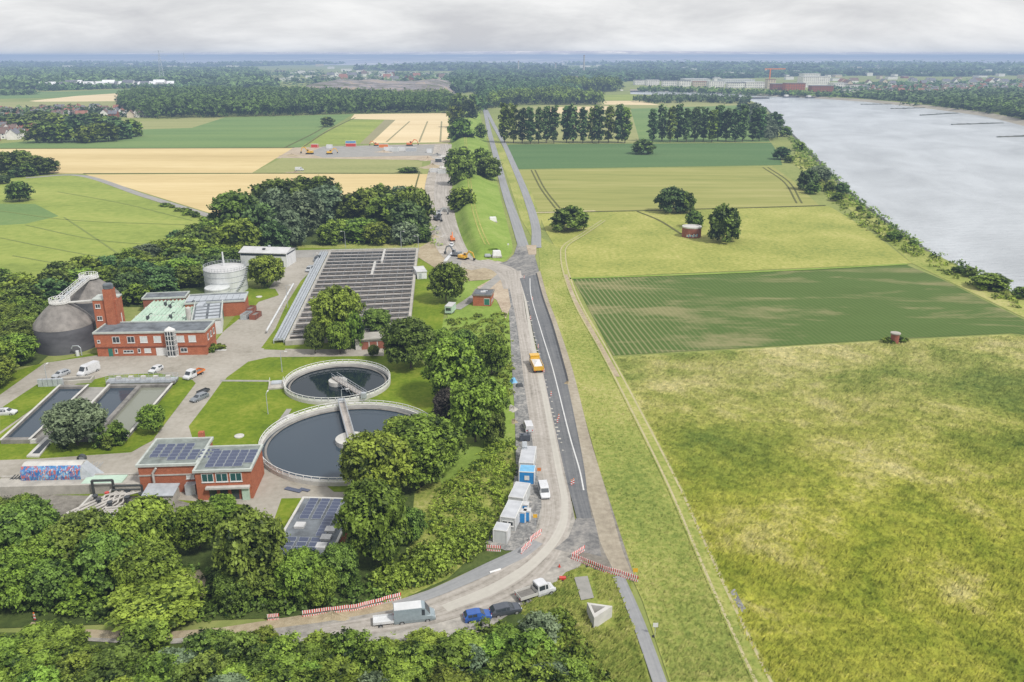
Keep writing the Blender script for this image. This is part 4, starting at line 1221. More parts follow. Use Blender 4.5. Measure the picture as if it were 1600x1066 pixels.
# --- brick stair tower of the digesters
o, rz, w = frame((152,556), (182,555))
tw = thing('brick_tower', 'tall red brick stair tower with dark round cap', 'tower', G(152,548), rz)
wl = MB().box(0,2.2,0,5.9,7,13.4).box(3.2,1.5,0,5.5,4.4,16.4)
wl.build('wall', M['brick'], tw)
MB().box(-.15,2.05,13.4,3.19,7.15,13.75).box(3.19,4.41,13.4,6.05,7.15,13.75).build('roof', M['parapet'], tw)
MB().lathe([(1.2,16.4),(1.3,16.5),(1.3,17.5),(1.0,17.8),(0,17.9)], 20, 0, (4.35,2.95)).build('cap', M['roof_felt'], tw)
for z in (4.4, 7.8, 11.2): window(tw, 1.2, 2.2, z, 1.35, 1.2, 0, 'glass', 1)
MB().box(5.91,4.6,5,5.96,5.1,9).build('vent', M['frame'], tw)

# --- digesters
def digester(c, r, hc, ht, label):
    t = thing('digester', label, 'digester tank', c)
    MB().lathe([(r+.1,0),(r,.3),(r,hc-.3),(r-.15,hc)], 56).build('shell', M['digester'], t, smooth=True)
    MB().lathe([(r-.02,hc-.1),(r*.97,hc+.35),(r*.80,hc+ (ht-hc)*.36),(r*.55,hc+(ht-hc)*.72),(r*.34,ht-.15),(r*.32,ht),(0,ht+.05)], 56).build('roof', M['digester_roof'], t, smooth=True)
    return t
d1c = G(106,541); d2c = G(150,500)
d1 = digester(d1c, 7.7, 6.6, 12.2, 'dark domed digester tank beside the brick tower')
d2 = digester(d2c, 7.7, 7.4, 12.6, 'second dark digester half hidden behind the brick tower')
# platform, bridge and railing across both tops
br = thing('service_bridge', 'pale service bridge with railings over the digester tops', 'bridge', (d1c[0], d1c[1], 0))
v = Vector((d2c[0]-d1c[0], d2c[1]-d1c[1])); L = v.length; u = v/L; nrm = Vector((-u.y, u.x))
dk = MB()
dk.lathe([(0,12.35),(2.6,12.35),(2.6,12.6),(0,12.6)], 20).lathe([(0,13.0),(2.8,13.0),(2.8,13.25),(0,13.25)], 20, 0, (v.x, v.y))
dk.bar((0,0,12.5),(v.x,v.y,13.15),2.0,.22)
tp = Vector(G(152,548)) - Vector(d1c)
dk.bar((1.5,0,12.4),(tp.x+.5,tp.y+3.5,13.2),1.3,.22)
dk.build('deck', M['concrete_pale'], br)
rl = MB()
for s in (-1, 1):
    a = nrm*1.0*s
    for hgt in (.55, 1.1):
        rl.bar((a.x,a.y,12.6+hgt),(v.x+a.x,v.y+a.y,13.25+hgt),.09,.09)
    for k in range(14):
        t = k/13; p = v*t + a
        z = 12.6+.65*t
        rl.box(p.x-.05,p.y-.05,z,p.x+.05,p.y+.05,z+1.1)
for c, z in (((0,0),12.6),((v.x,v.y),13.25)):
    for k in range(22):
        t0, t1 = 2*PI*k/22, 2*PI*(k+1)/22
        p0 = (c[0]+2.55*math.cos(t0), c[1]+2.55*math.sin(t0)); p1 = (c[0]+2.55*math.cos(t1), c[1]+2.55*math.sin(t1))
        rl.bar((*p0,z+1.1),(*p1,z+1.1),.09,.09); rl.bar((*p0,z+.55),(*p1,z+.55),.06,.06)
        rl.box(p0[0]-.05,p0[1]-.05,z,p0[0]+.05,p0[1]+.05,z+1.1)
rl.build('railing', M['rail_white'], br)
fit = MB()
for k in range(5):
    p = v*(.12+.17*k)
    fit.box(p.x-.4,p.y-.4,12.8+.1*k,p.x+.4,p.y+.4,13.5+.1*k)
fit.tube([(0,0,12.9),(v.x*.5,v.y*.5,13.4),(v.x,v.y,13.6)], .22)
fit.build('pipe', M['galv'], br)
pp = thing('gas_pipe', 'bent grey gas pipe at the foot of the dark digester', 'pipe', G(128,556))
MB().tube([(0,0,0),(0,0,2.2),(-.6,0,2.8),(-2.2,.3,2.6),(-2.6,.3,1.9)], .16).build('tube', M['galv'], pp)
MB().cyl((-.9,-.3,0),(-.9,-.3,1.5),.45,.45,14).build('valve_pot', M['white_metal'], pp)

# --- mint green covered filter hall behind the office
a, bq = G(196,506,3.5), G(296,503,3.5)
rz2 = math.atan2(bq[1]-a[1], bq[0]-a[0]); W2 = math.hypot(bq[0]-a[0], bq[1]-a[1])
fh = thing('filter_hall', 'low hall under mint green corrugated covers', 'building', (a[0]+1.0, a[1]-2.0), rz2)
DD = 27
MB().box(0,0,0,W2,DD,3.3).build('wall', M['concrete'], fh)
cv = MB()
ncol = 16
for i in range(ncol):
    x0 = W2*i/ncol; x1 = W2*(i+1)/ncol
    for j in range(3):
        y0 = DD*j/3+.25; y1 = DD*(j+1)/3-.25
        xm = (x0+x1)/2
        cv.add([(x0+.12,y0,3.4),(xm,y0,3.95),(x1-.12,y0,3.4),(x0+.12,y1,3.4),(xm,y1,3.95),(x1-.12,y1,3.4)],[(0,1,4,3),(1,2,5,4),(0,2,1),(3,4,5)])
cv.build('cover', M['green_panel'], fh)
gr = MB()
for j in range(4): gr.box(-.3,DD*j/3-.22,3.35,W2+.3,DD*j/3+.22,3.62)
for i in range(0, ncol+1, 4): gr.box(W2*i/ncol-.1,.3,3.32,W2*i/ncol+.1,DD-.3,3.5)
gr.build('gutter', M['concrete_pale'], fh)
for k, (fx, fy) in enumerate([(.25,.2),(.6,.22),(.42,.62),(.75,.66),(.3,.72)]):
    vt = MB(); x, y = W2*fx, DD*fy
    vt.cyl((x,y,3.6),(x,y,4.6),.5,.45,10).tube([(x,y,4.4),(x+.8,y+.3,5.3),(x+1.3,y+.5,5.0)], .12)
    vt.build('vent', M['steel_dark'], fh)
pl = MB(); x, y = W2*.93, DD*.25
pl.cyl((x,y-3,3),(x,y-3,7.2),.75,.75,16)
pl.build('silo', M['concrete_pale'], fh)
MB().box(W2*.93,DD*.42,3.4,W2*1.04,DD*.6,5.4).build('duct', M['galv'], fh)
MB().cyl((W2*1.06,DD*.36,3.4),(W2*1.06,DD*.36,4.2),.8,.7,14).build('fan', M['red_paint'], fh)

# --- rear flat roofed brick workshops
def workshop(pL, pR, h, depth, label, name, brick='brick', felt='roof_felt', z=0.0, rows=0):
    o, rz, w = frame(pL, pR)
    t = thing(name, label, 'building', o, rz)
    MB().box(0,0,0,w,depth,h).build('wall', M[brick], t)
    flat_roof(t, w, depth, h, felt=felt)
    if rows:
        sk = MB()
        for i in range(rows):
            x = w*(i+.5)/rows
            sk.box(x-.9,depth*.2,h+.125,x+.9,depth*.8,h+.3)
        sk.build('skylight', M['galv'], t)
    return t, w
t1, w1 = workshop((292,498),(384,493), 4.6, 9.5, 'long flat roofed brick workshop behind the garages', 'workshop', rows=9)
t3, w3 = workshop((226,489),(292,486), 4.4, 6, 'low dark roofed annex behind the green covers', 'workshop_annex', 'brick_dark')
o, rz, w = frame((300,528),(345,524))
gar = thing('garage_block', 'flat roofed garage block with pale doors beside the office', 'building', (o[0], o[1]+1.5), rz)
GD = 24.0
MB().box(0,0,0,w,GD,4.4).build('wall', M['white_metal'], gar)
flat_roof(gar, w, GD, 4.4)
sk = MB()
for j in range(7):
    for i in range(2):
        sk.box(w*(.08+.47*i),GD*(j+.2)/7.2,4.53,w*(.46+.47*i),GD*(j+.8)/7.2,4.66)
sk.build('skylight', M['galv'], gar)
for j in range(4):
    MB().box(w+.001,2+j*5.6,.1,w+.06,5.4+j*5.6,3.4).build('garage_door', M['green_door'] if j == 2 else M['frame'], gar)

# --- white storage hall
o, rz, w = frame((377,416.5),(449,418.5))
wh = thing('storage_hall', 'white metal hall with low pitched roof and dark window band', 'building', o, rz)
WD, WH = 9.5, 5.6
wb = MB()
wb.prism([(0,0),(w,0),(w,WD),(0,WD)], 0, WH)
wb.add([(w,0,WH),(w,WD,WH),(w,WD*.5,WH+1.1)],[(0,1,2)]).add([(0,WD,WH),(0,0,WH),(0,WD*.5,WH+1.1)],[(0,1,2)])
wb.build('wall', M['white_metal'], wh)
rf = MB()
for s, (y0, y1) in enumerate(((-.5, WD*.5), (WD+.5, WD*.5))):
    rf.add([(-.4,y0,WH-.08),(w+.4,y0,WH-.08),(w+.4,y1,WH+1.2),(-.4,y1,WH+1.2),(-.4,y0,WH-.28),(w+.4,y0,WH-.28)],[(0,1,2,3),(4,5,1,0)])
rf.build('roof', M['white_roof'], wh)
MB().box(.3,-.04,WH-1.3,w-.2,.02,WH-.6).build('window_band', M['dark_band'], wh)
MB().box(w-.02,.6,WH-.9,w+.05,WD-.6,WH-.4).build('window_band', M['dark_band'], wh)
MB().box(w*.9-.7,-.06,.02,w*.9+.5,.02,2.6).build('door', M['dark_band'], wh)
MB().box(w*.45,WD*.2,WH+.4,w*.5,WD*.3,WH+1.1).build('roof_vent', M['steel_dark'], wh)
MB().box(w*.52,WD*.45,WH+1.1,w*.56,WD*.55,WH+1.7).build('roof_vent', M['galv'], wh)

# --- gas tank, small tank
gt = thing('gas_tank', 'large pale cylindrical gas tank with railing around the roof', 'tank', G(355,453))
MB().lathe([(6.9,0),(6.9,7.7)], 56).build('shell', M['tank'], gt, smooth=True)
MB().lathe([(6.9,7.7),(6.75,7.85),(3.5,8.25),(0,8.4)], 56).build('roof', M['white_roof'], gt, smooth=True)
bd = MB()
for z in (1.9,3.8,5.7,7.5): bd.lathe([(6.92,z),(6.99,z),(6.99,z+.12),(6.92,z+.12)], 56)
bd.build('band', M['galv'], gt)
rl = MB()
for k in range(40):
    t0, t1 = 2*PI*k/40, 2*PI*(k+1)/40
    p0 = (6.8*math.cos(t0),6.8*math.sin(t0)); p1 = (6.8*math.cos(t1),6.8*math.sin(t1))
    rl.box(p0[0]-.04,p0[1]-.04,7.7,p0[0]+.04,p0[1]+.04,8.8)
    rl.bar((*p0,8.8),(*p1,8.8),.08,.08); rl.bar((*p0,8.3),(*p1,8.3),.05,.05)
rl.build('railing', M['galv'], gt)
st = MB()
for k in range(16):
    a0 = -.9 + .07*k; z = .3 + k*.47
    st.box(7.3*math.cos(a0)-.35,7.3*math.sin(a0)-.35,z,7.3*math.cos(a0)+.35,7.3*math.sin(a0)+.35,z+.1)
st.build('stair', M['galv'], gt)
MB().cyl((-.4,.5,8.3),(-.4,.5,13.0),.34,.26,12).cyl((-.4,.5,8.3),(-.4,.5,8.9),.6,.6,12).build('vent_pipe', M['white_metal'], gt)
sm = thing('small_tank', 'small pale round tank in front of the gas tank', 'tank', G(341,464))
MB().lathe([(4.0,0),(4.0,3.3),(3.8,3.45),(0,3.9)], 40).build('shell', M['tank'], sm)
rl = MB()
for z in (.9, 1.9, 2.9): rl.lathe([(4.02,z),(4.07,z),(4.07,z+.1),(4.02,z+.1)], 40)
rl.build('band', M['galv'], sm)
# --- aeration basins
A0, A1 = Vector(G(446,541)), Vector(G(640,528)); B0, B1 = Vector(G(516,396)), Vector(G(654,393))
ab = thing('aeration_basin', 'long block of open aeration basins crossed by many walkways', 'basin', (A0.x, A0.y))
def abp(s, t, z):
    p = (A0*(1-s)+A1*s)*(1-t) + (B0*(1-s)+B1*s)*t
    return (p.x-A0.x, p.y-A0.y, z)
wl = MB()
h = 1.5
def abwall(s0,t0,s1,t1,z0,z1,mb,m=0):
    q = [abp(s0,t0,0),abp(s1,t0,0),abp(s1,t1,0),abp(s0,t1,0)]
    mb.prism([(p[0],p[1]) for p in q], z0, z1, m)
abwall(0,0,1,.012,0,h,wl); abwall(0,.988,1,1,0,h,wl); abwall(0,.012,.025,.988,0,h,wl); abwall(.975,.012,1,.988,0,h,wl)
wl.build('wall', M['concrete'], ab)
wt = MB(); abwall(.025,.012,.975,.988,.3,.85,wt); wt.build('water', M['aerated'], ab)
dw = MB()
NR = 20
rows = [.012 + .976*((k+.5)/NR) for k in range(NR)]
for k, t in enumerate(rows):
    hw = .0046
    mb = MB(); abwall(.026, t-hw, .974, t+hw, h-.12, h+.10, mb)
    wk = mb.build('walkway', M['walkway'], ab)
    mb = MB(); abwall(.0262, t-hw*.45, .9738, t+hw*.45, .5, h-.121, mb); mb.build('channel_wall', M['concrete_dark'], wk)
    if k % 2 == 0:
        mb = MB(); abwall(.027, t+.017, .973, t+.0200, .5, h-.3, mb); mb.build('baffle', M['concrete_dark'], ab)
rl = MB()
for t in rows:
    for e in (-.008, .008):
        rl.bar(abp(.03,t+e,h+.95),abp(.97,t+e,h+.95),.06,.06)
        for i in range(13):
            p = abp(.03+.94*i/12,t+e,h+.1); rl.box(p[0]-.03,p[1]-.03,h+.1,p[0]+.03,p[1]+.03,h+.95)
rl.build('railing', M['galv'], ab)
dv = MB()
for s, t0, t1 in ((.62,.80,.988),(.55,.62,.80)): abwall(s-.012,t0,s+.012,t1,.5,h+.14,dv)
dv.build('dividing_wall', M['concrete_pale'], ab)
dk = MB(); abwall(.03,.78,.60,.975,.852,.87,dk); abwall(.64,.80,.97,.975,.852,.87,dk); dk.build('dark_water', M['basin_dark'], ab)
# left pipe gallery of the basins
pg = thing('pipe_gallery', 'grey steel pipe gallery along the left side of the aeration basins', 'pipe gallery', (A0.x, A0.y))
mb = MB(); abwall(-.105,.02,-.012,.98,h-.5,h-.25,mb)
for i in range(24):
    t = .02+.96*i/23
    p = abp(-.1,t,0); q = abp(-.02,t,0)
    mb.box(p[0]-.1,p[1]-.1,0,p[0]+.1,p[1]+.1,h-.5).box(q[0]-.1,q[1]-.1,0,q[0]+.1,q[1]+.1,h-.5)
mb.build('deck', M['galv'], pg)
mb = MB()
for s in (-.085,-.06,-.035): mb.tube([abp(s,.02,h-.0),abp(s,.98,h-.0)], .24, 8)
mb.build('pipe', M['galv'], pg)
mb = MB()
mb.tube([abp(-.2,.1,1.2),abp(-.2,.55,1.2)], .3, 8)
for i in range(10):
    p = abp(-.2,.11+.043*i,0); mb.box(p[0]-.08,p[1]-.08,0,p[0]+.08,p[1]+.08,1.1)
tag(mb.build('white_pipe', M['white_metal']), 'long white pipe on posts beside the paved road', 'pipe').location = (A0.x, A0.y, 0)
# end building of the basins
o, rz, w = frame((556,548),(602,545))
eb = thing('basin_house', 'low pale house with dark doors at the near end of the basins', 'building', o, rz)
MB().box(0,0,0,w,5,3.0).build('wall', M['concrete_pale'], eb)
MB().box(-.3,-.6,3.0,w+.3,5.2,3.3).build('roof', M['concrete'], eb)
for i in range(3): MB().box(w*.2+i*2.2,-.05,.05,w*.2+1.9+i*2.2,.02,2.3).build('door', M['brick_dark'], eb)
# pump box right of the basins
o, rz, w = frame((652,437),(667,436))
pb = thing('control_cabin', 'small white control cabin right of the aeration basins', 'cabin', o, rz)
MB().box(0,0,0,w,8,2.6).build('wall', M['white_metal'], pb)
MB().box(-.2,-.2,2.6,w+.2,8.2,2.85).build('roof', M['white_roof'], pb)
MB().box(.6,-.05,.05,1.6,.02,2.1).build('door', M['galv'], pb)

# --- round clarifiers
def clarifier(c, r, h, wz, label, heading, full):
    t = thing('round_clarifier', label, 'clarifier tank', c)
    MB().lathe([(r+.1,0),(r+.1,h),(r-.32,h),(r-.32,wz-.3)], 96).build('wall', M['concrete_pale'], t)
    MB().lathe([(0,wz),(r-.33,wz)], 96).build('water', M['basin_water'] if full else M['basin_dark'], t)
    g = MB()
    g.lathe([(r-1.35,wz+.15),(r-1.15,wz+.35),(r-1.0,wz+.35),(r-.8,wz+.15)], 96)
    g.build('launder', M['concrete_dark'], t)
    n = int(2*PI*r/1.6); rl = MB()
    for k in range(n):
        t0, t1 = 2*PI*k/n, 2*PI*(k+1)/n
        p0 = (r*math.cos(t0)+.0, r*math.sin(t0)); p1 = (r*math.cos(t1), r*math.sin(t1))
        p0 = (p0[0]*1.004, p0[1]*1.004); p1 = (p1[0]*1.004, p1[1]*1.004)
        rl.box(p0[0]-.05,p0[1]-.05,h,p0[0]+.05,p0[1]+.05,h+.95)
        rl.bar((*p0,h+.95),(*p1,h+.95),.10,.10)
        a = .08; q0 = (p0[0]+(p1[0]-p0[0])*a, p0[1]+(p1[1]-p0[1])*a); q1 = (p0[0]+(p1[0]-p0[0])*(1-a), p0[1]+(p1[1]-p0[1])*(1-a))
        rl.add([(*q0,h+.1),(*q1,h+.1),(*q1,h+.55),(*q0,h+.55)],[(0,1,2,3)])
    rl.build('railing', M['rail_white'], t)
    rr = r*.14
    MB().lathe([(rr*1.25,wz-.2),(rr*1.25,wz+1.0),(rr*.9,wz+1.05),(rr*.8,h+.3),(0,h+.35)], 28).build('centre_column', M['concrete_pale'], t)
    ux, uy = math.cos(heading), math.sin(heading)
    e = r+.6
    B = MB()
    B.bar((-ux*rr,-uy*rr,h+.5),(ux*e,uy*e,h+.5),1.5,.25)
    bo = B.build('scraper_bridge', M['walkway'], t)
    b2 = MB(); nx, ny = -uy, ux
    for s in (-.72,.72):
        for z in (1.0,1.6): b2.bar((nx*s-ux*rr,ny*s-uy*rr,h+z),(nx*s+ux*e,ny*s+uy*e,h+z),.08,.08)
        m = int(e/1.2)
        for k in range(m+1):
            x, y = nx*s+ux*(e*k/m), ny*s+uy*(e*k/m)
            b2.box(x-.04,y-.04,h+.62,x+.04,y+.04,h+1.6)
    # hanging lattice of the scraper
    for k in range(int(e/2)):
        x0, x1 = 1.5+k*2, 2.5+k*2
        b2.bar((ux*x0-nx*.9,uy*x0-ny*.9,h+.3),(ux*x1-nx*.9,uy*x1-ny*.9,wz+.2),.12,.12)
        b2.bar((ux*x1-nx*.9,uy*x1-ny*.9,wz+.2),(ux*(x1+1)-nx*.9,uy*(x1+1)-ny*.9,h+.3),.12,.12)
    b2.build('railing', M['galv'], bo)
    MB().box(ux*e-.6,uy*e-.5,h,ux*e+.6,uy*e+.5,h+1.3).build('drive_unit', M['galv'], bo)
    return t
clarifier((-42.0,185.0), 12.5, .95, .25, 'smaller round clarifier with dark water', math.radians(-52), False)
clarifier((-32.9,153.0), 18.0, 1.0, .25, 'large round clarifier with blue grey water and bridge', math.radians(107), True)

# --- rectangular settling basins
def rbasin(name, TL, TR, BR, BL, label, mat, dividers=0, h=1.0):
    P = [Vector(G(*p)) for p in (BL, BR, TR, TL)]
    t = thing(name, label, 'settling basin', (P[0].x, P[0].y))
    Q = [(p.x-P[0].x, p.y-P[0].y) for p in P]
    cx = sum(q[0] for q in Q)/4; cy = sum(q[1] for q in Q)/4
    def inset(q, d):
        v = Vector((cx-q[0], cy-q[1])); return (q[0]+v.x/v.length*d*1.6, q[1]+v.y/v.length*d*1.6)
    I = [inset(q, .8) for q in Q]
    mb = MB()
    for k in range(4):
        j = (k+1) % 4
        mb.prism([Q[k],Q[j],I[j],I[k]], -.0, h)
    mb.build('wall', M['concrete_dark'], t)
    e = MB()
    for k in (1, 3):
        j = (k+1) % 4
        e.bar((*Q[k],h+.05),(*Q[j],h+.05),.5,.1)
    e.build('rim', M['concrete_pale'], t)
    if dividers:
        a = ((I[0][0]+I[1][0])/2, (I[0][1]+I[1][1])/2); c = ((I[2][0]+I[3][0])/2, (I[2][1]+I[3][1])/2)
        MB().bar((*a,h*.5),(*c,h*.5),1.0,h+.05).build('dividing_wall', M['concrete_dark'], t)
        for k, (q, mt) in enumerate((([I[0],a,c,I[3]],'basin_water'),([a,I[1],I[2],c],'basin_green'))):
            MB().prism(q, .05, .42).build('water', M[mt], t)
    else:
        MB().prism(I, .05, .42).build('water', M[mat], t)
    return t
rbasin('settling_basin', (95,607.5), (139,607), (47,694), (2,695), 'narrow settling basin with dark blue water at the left', 'basin_water')
rbasin('settling_basin', (172,606.5), (270,605), (198,690), (90,693), 'double settling basin split by a concrete wall', 'basin_green', 1)
# travelling bridge over the double basin
o, rz, w = frame((170,605),(272,603))
sb = thing('scraper_bridge', 'grey travelling scraper bridge over the double basin', 'bridge', (o[0],o[1],0), rz)
MB().box(-.5,0,1.2,w+.5,2.2,1.5).box(-.5,-.1,.9,w+.5,.1,1.2).build('deck', M['galv'], sb)
rl = MB()
for y in (.05, 2.15):
    for z in (2.0, 2.5): rl.bar((-.5,y,z),(w+.5,y,z),.06,.06)
    for k in range(15):
        x = -.5+(w+1)*k/14; rl.box(x-.03,y-.03,1.5,x+.03,y+.03,2.5)
rl.build('railing', M['galv'], sb)
for x in (0, w): MB().box(x-.4,-.4,.72,x+.4,2.5,1.2).build('carriage', M['concrete_dark'], sb)
bx_ = MB()
for k in range(5): bx_.box(w*(.1+.19*k),1.0,1.5,w*(.1+.19*k)+1.0,1.8,2.2)
bx_.build('drive_unit', M['concrete_pale'], sb)
o, rz, w = frame((93,603),(140,600))
ic = thing('inlet_channel', 'concrete inlet channel at the head of the left basin', 'channel', o, rz)
MB().box(0,.3,0,w,1.0,1.0).box(0,2.6,0,w,3.2,1.0).box(-.4,.3,0,0,3.2,1.0).box(w,.3,0,w+.4,3.2,1.0).build('wall', M['concrete'], ic)
MB().box(0,1.0,.3,w,2.6,.5).build('water', M['basin_dark'], ic)
cab = thing('switch_cabinet', 'row of pale switch cabinets beside the left basin', 'cabinet', G(60,606), .1)
for k in range(5): MB().box(k*1.15,0,.1,k*1.15+1.05,.8,2.0).build('cabinet', M['galv'], cab)
MB().box(-.2,-.2,0,6,1.0,.1).build('plinth', M['concrete'], cab)
wp = thing('weir', 'pale weir box at the lower end of the left basin', 'weir', G(8,692), .02)
MB().box(0,-.6,0,6.6,0,.9).box(1.0,.1,.3,6.0,.9,.5).build('box', M['concrete_pale'], wp)
ch = thing('outlet_channel', 'slanting concrete outlet channel between the basins', 'channel', G(42,716))
P = [Vector(G(*p)) for p in ((42,716),(62,716),(84,688),(72,686))]
q = [(p.x-P[0].x,p.y-P[0].y) for p in P]
MB().prism(q, 0, .5).build('wall', M['concrete_pale'], ch)
q2 = [((a[0]*.8+q[2][0]*.1+q[0][0]*.1), (a[1]*.8+q[2][1]*.1+q[0][1]*.1)) for a in q]
MB().prism([( .55*a[0]+.45*(q[0][0]+q[1][0]+q[2][0]+q[3][0])/4+.25, .75*a[1]+.25*(q[0][1]+q[1][1]+q[2][1]+q[3][1])/4) for a in q], .4, .52).build('water', M['basin_dark'], ch)

# --- brick pumping buildings with solar roofs
o, rz, w = frame((222,772),(312,769))
PB_H = 5.6
p1 = thing('pumping_house', 'left red brick pumping house with solar panels on a grey roof', 'building', o, rz)
PD = 10.5
MB().box(0,0,0,w,PD,PB_H).build('wall', M['brick'], p1)
flat_roof(p1, w, PD, PB_H, felt='roof_green')
MB().box(-.05,-.14,3.6,w*.98,-.02,3.85).build('pipe', M['pipe'], p1)
MB().tube([(2.6,-.4,0),(2.6,-.4,4.3),(3.3,-.4,5.3)], .22).build('vent_pipe', M['pipe'], p1)
for x in (w*.84, w*.91): window(p1, x, 0, 2.8, .7, .8, 0, 'pane_white', 0)
MB().box(w*.8,-1.4,0,w*.98,-.02,2.2).build('cabinet', M['galv'], p1)
MB().box(w-2.6,PD+.26,0,w-1.6,PD+1.3,PB_H+1.2).build('chimney', M['brick'], p1)
P1 = (o, rz, w)
o, rz, w = frame((310,783),(396,780))
p2 = thing('pumping_house', 'right red brick pumping house with teal windows and solar roof', 'building', o, rz)
QD, QH = 9.4, 5.8
MB().box(0,0,0,w,QD,QH).build('wall', M['brick'], p2)
flat_roof(p2, w, QD, QH, felt='roof_green')
for k in range(3): window(p2, w*(.22+.255*k), 0, 3.7, 2.1, 1.7, 0, 'glass_green', 1)
MB().box(w*.18,-.9,2.6,w*.97,-.02,2.95).build('canopy', M['concrete_pale'], p2)
for k in range(3): MB().box(w*(.22+.2*k),-.06,.05,w*(.22+.2*k)+1.3,.02,2.5).build('door', M['glass'], p2)
MB().box(w*.82,-.5,.05,w*.95,-.02,2.6).build('panel', M['green_panel'], p2)
P2 = (o, rz, w)
# flat solar building
a, bq = G(430,852,3.6), G(520,852,3.6)
TLp, TRp = G(455,778,3.6), G(538,776,3.6)
o = (a[0], a[1]-3); rz = -.06
fs = thing('flat_roof_building', 'flat building with dark roof covered in solar panels', 'building', (TLp[0]+1.1, TLp[1]-19.5), -.055)
FW, FD, FH = math.hypot(TRp[0]-TLp[0], TRp[1]-TLp[1]), 19.5, 3.4
MB().box(0,0,0,FW,FD,FH).build('wall', M['brick'], fs)
flat_roof(fs, FW, FD, FH, rim='concrete_pale', rimh=.3)
for (x, y) in ((.22,.55),(.80,.50),(.79,.38),(.78,.26)):
    MB().box(FW*x-.8,FD*y-.75,FH+.12,FW*x+.8,FD*y+.75,FH+.5).build('skylight', M['white_roof'], fs)
FS = ((TLp[0]+1.1, TLp[1]-19.5), -.055, FW)
# solar panels
pvm = MB().box(0,0,0,1.55,.95,.05,0).mesh('solar_panel', [M['galv']])
def pv_mesh():
    b = MB(); tl = .22
    b.add([(0,0,.12),(1.55,0,.12),(1.55,.95,.12+tl),(0,.95,.12+tl),(0,0,.07),(1.55,0,.07),(1.55,.95,.07+tl),(0,.95,.07+tl)],
          [(0,4,5,1),(1,5,6,2),(2,6,7,3),(3,7,4,0),(7,6,5,4)], 1)
    b.add([(0,0,.12),(1.55,0,.12),(1.55,.95,.12+tl),(0,.95,.12+tl)], [(0,1,2,3)], 1)
    b.add([(.04,.04,.14),(1.51,.04,.14),(1.51,.91,.14+tl*.93),(.04,.91,.14+tl*.93)], [(0,1,2,3)], 0)
    return b.mesh('solar_panel', [M['pv'], M['galv']])
pvm = pv_mesh()
def panels(F, z, spots, where):
    (ox, oy), rz, w = F
    c, s = math.cos(rz), math.sin(rz)
    for x, y in spots:
        o = link('solar_panel', pvm)
        o.location = (ox + c*x - s*y, oy + s*x + c*y, z); o.rotation_euler = (0,0,rz)
        tag(o, 'dark blue solar panel on the roof of the %s' % where, 'solar panel', 'solar panels on the %s' % where)
sp = []
for i in range(7):
    for j in range(5):
        if i < 2 and j < 1: continue
        if i > 3 and j > 2: continue
        sp.append((P1[2]*.1 + i*1.78, 1.6 + j*1.35))
panels(P1, PB_H+.12, sp, 'left pumping house')
panels(P2, QH+.12, [(P2[2]*.15 + i*1.64, 1.2 + j*1.3) for i in range(5) for j in range(5) if not (i == 4 and j < 1)], 'right pumping house')
sp = []
for i in range(3):
    for j in range(6): sp.append((FW*.13 + i*2.05, FD*.66 + j*1.06))
for i in range(3):
    for j in range(5): sp.append((FW*.12 + i*1.95, FD*.05 + j*1.3))
for j in range(5): sp.append((FW*.13 + 4.1, FD*.40 + j*1.02))
panels(FS, FH+.12, sp, 'flat building')

# --- pipework yard at the far left
o, rz, w = frame((22,776),(190,772))
yd = thing('concrete_basin', 'long low concrete basin below the painted tank', 'basin', o, rz)
MB().box(-4,0,0,w+4,.5,2.0).box(-4,3.8,0,w+4,4.3,2.0).box(-4,.5,.2,w+4,3.8,1.75).build('wall', M['concrete'], yd)
MB().box(w*.62,.6,1.76,w*1.0,3.7,1.95).build('cover', M['green_panel'], yd)
def painted():
    m, nt, bs = newmat('graffiti_tank_paint')
    oc = objc(nt)
    f = noise(nt, mapping(nt, oc, (1,1,.6)), 1.1, 3, .6, 1.5)
    g = noise(nt, mapping(nt, oc, (2,1,.7)), 1.6, 3, .6, .8)
    c = ramp(nt, f, [(.35,(.025,.09,.28)), (.5,(.05,.20,.44)), (.62,(.25,.42,.55))])
    mk = ramp(nt, g, [(.53,(0,0,0)), (.58,(1,1,1))])
    c = mixc(nt, mk, c, (.42,.10,.07))
    g2 = noise(nt, mapping(nt, oc, (3,1,1)), 1.3, 2, .5)
    c = mixc(nt, ramp(nt, g2, [(.64,(0,0,0)),(.67,(1,1,1))]), c, (.6,.62,.6))
    lk(nt, c, bs.inputs['Base Color']); bs.inputs['Roughness'].default_value = .6
    return m
M['graffiti'] = painted()
o, rz, w = frame((30,770),(124,768))
pt = thing('painted_tank', 'horizontal tank painted with blue and red graffiti', 'tank', (o[0], o[1]+1.2), rz)
mb = MB()
prof = [(-2.0,.3),(-2.1,1.2),(-1.85,2.3),(-1.1,3.0)]
seg = 20
v = []
for x in (0, w):
    for y, z in prof: v.append((x, y+2.1, z+1.2))
n = len(prof)
mb.add(v, [(i, n+i, n+i+1, i+1) for i in range(n-1)])
mb.build('shell', M['graffiti'], pt)
prof2 = [(-1.1,3.0),(0,3.25),(1.1,3.0),(1.85,2.3),(2.1,1.2),(2.0,.3)]
mb = MB(); v = []
for x in (0, w):
    for y, z in prof2: v.append((x, y+2.1, z+1.2))
n = len(prof2)
mb.add(v, [(i, n+i, n+i+1, i+1) for i in range(n-1)])
allp = [(y+2.1, z+1.2) for y, z in prof+prof2[1:]]
for x in (0.0, w): mb.add([(x,y,z) for y, z in allp], [tuple(range(len(allp)))])
mb.build('roof', M['concrete_pale'], pt)
mb = MB().add([(w,.1,1.5),(w+2.6,.6,1.2),(w+2.6,3.6,1.2),(w,4.1,1.5),(w,1.0,4.1),(w,3.2,4.1)],[(0,1,4),(1,2,5,4),(2,3,5)])
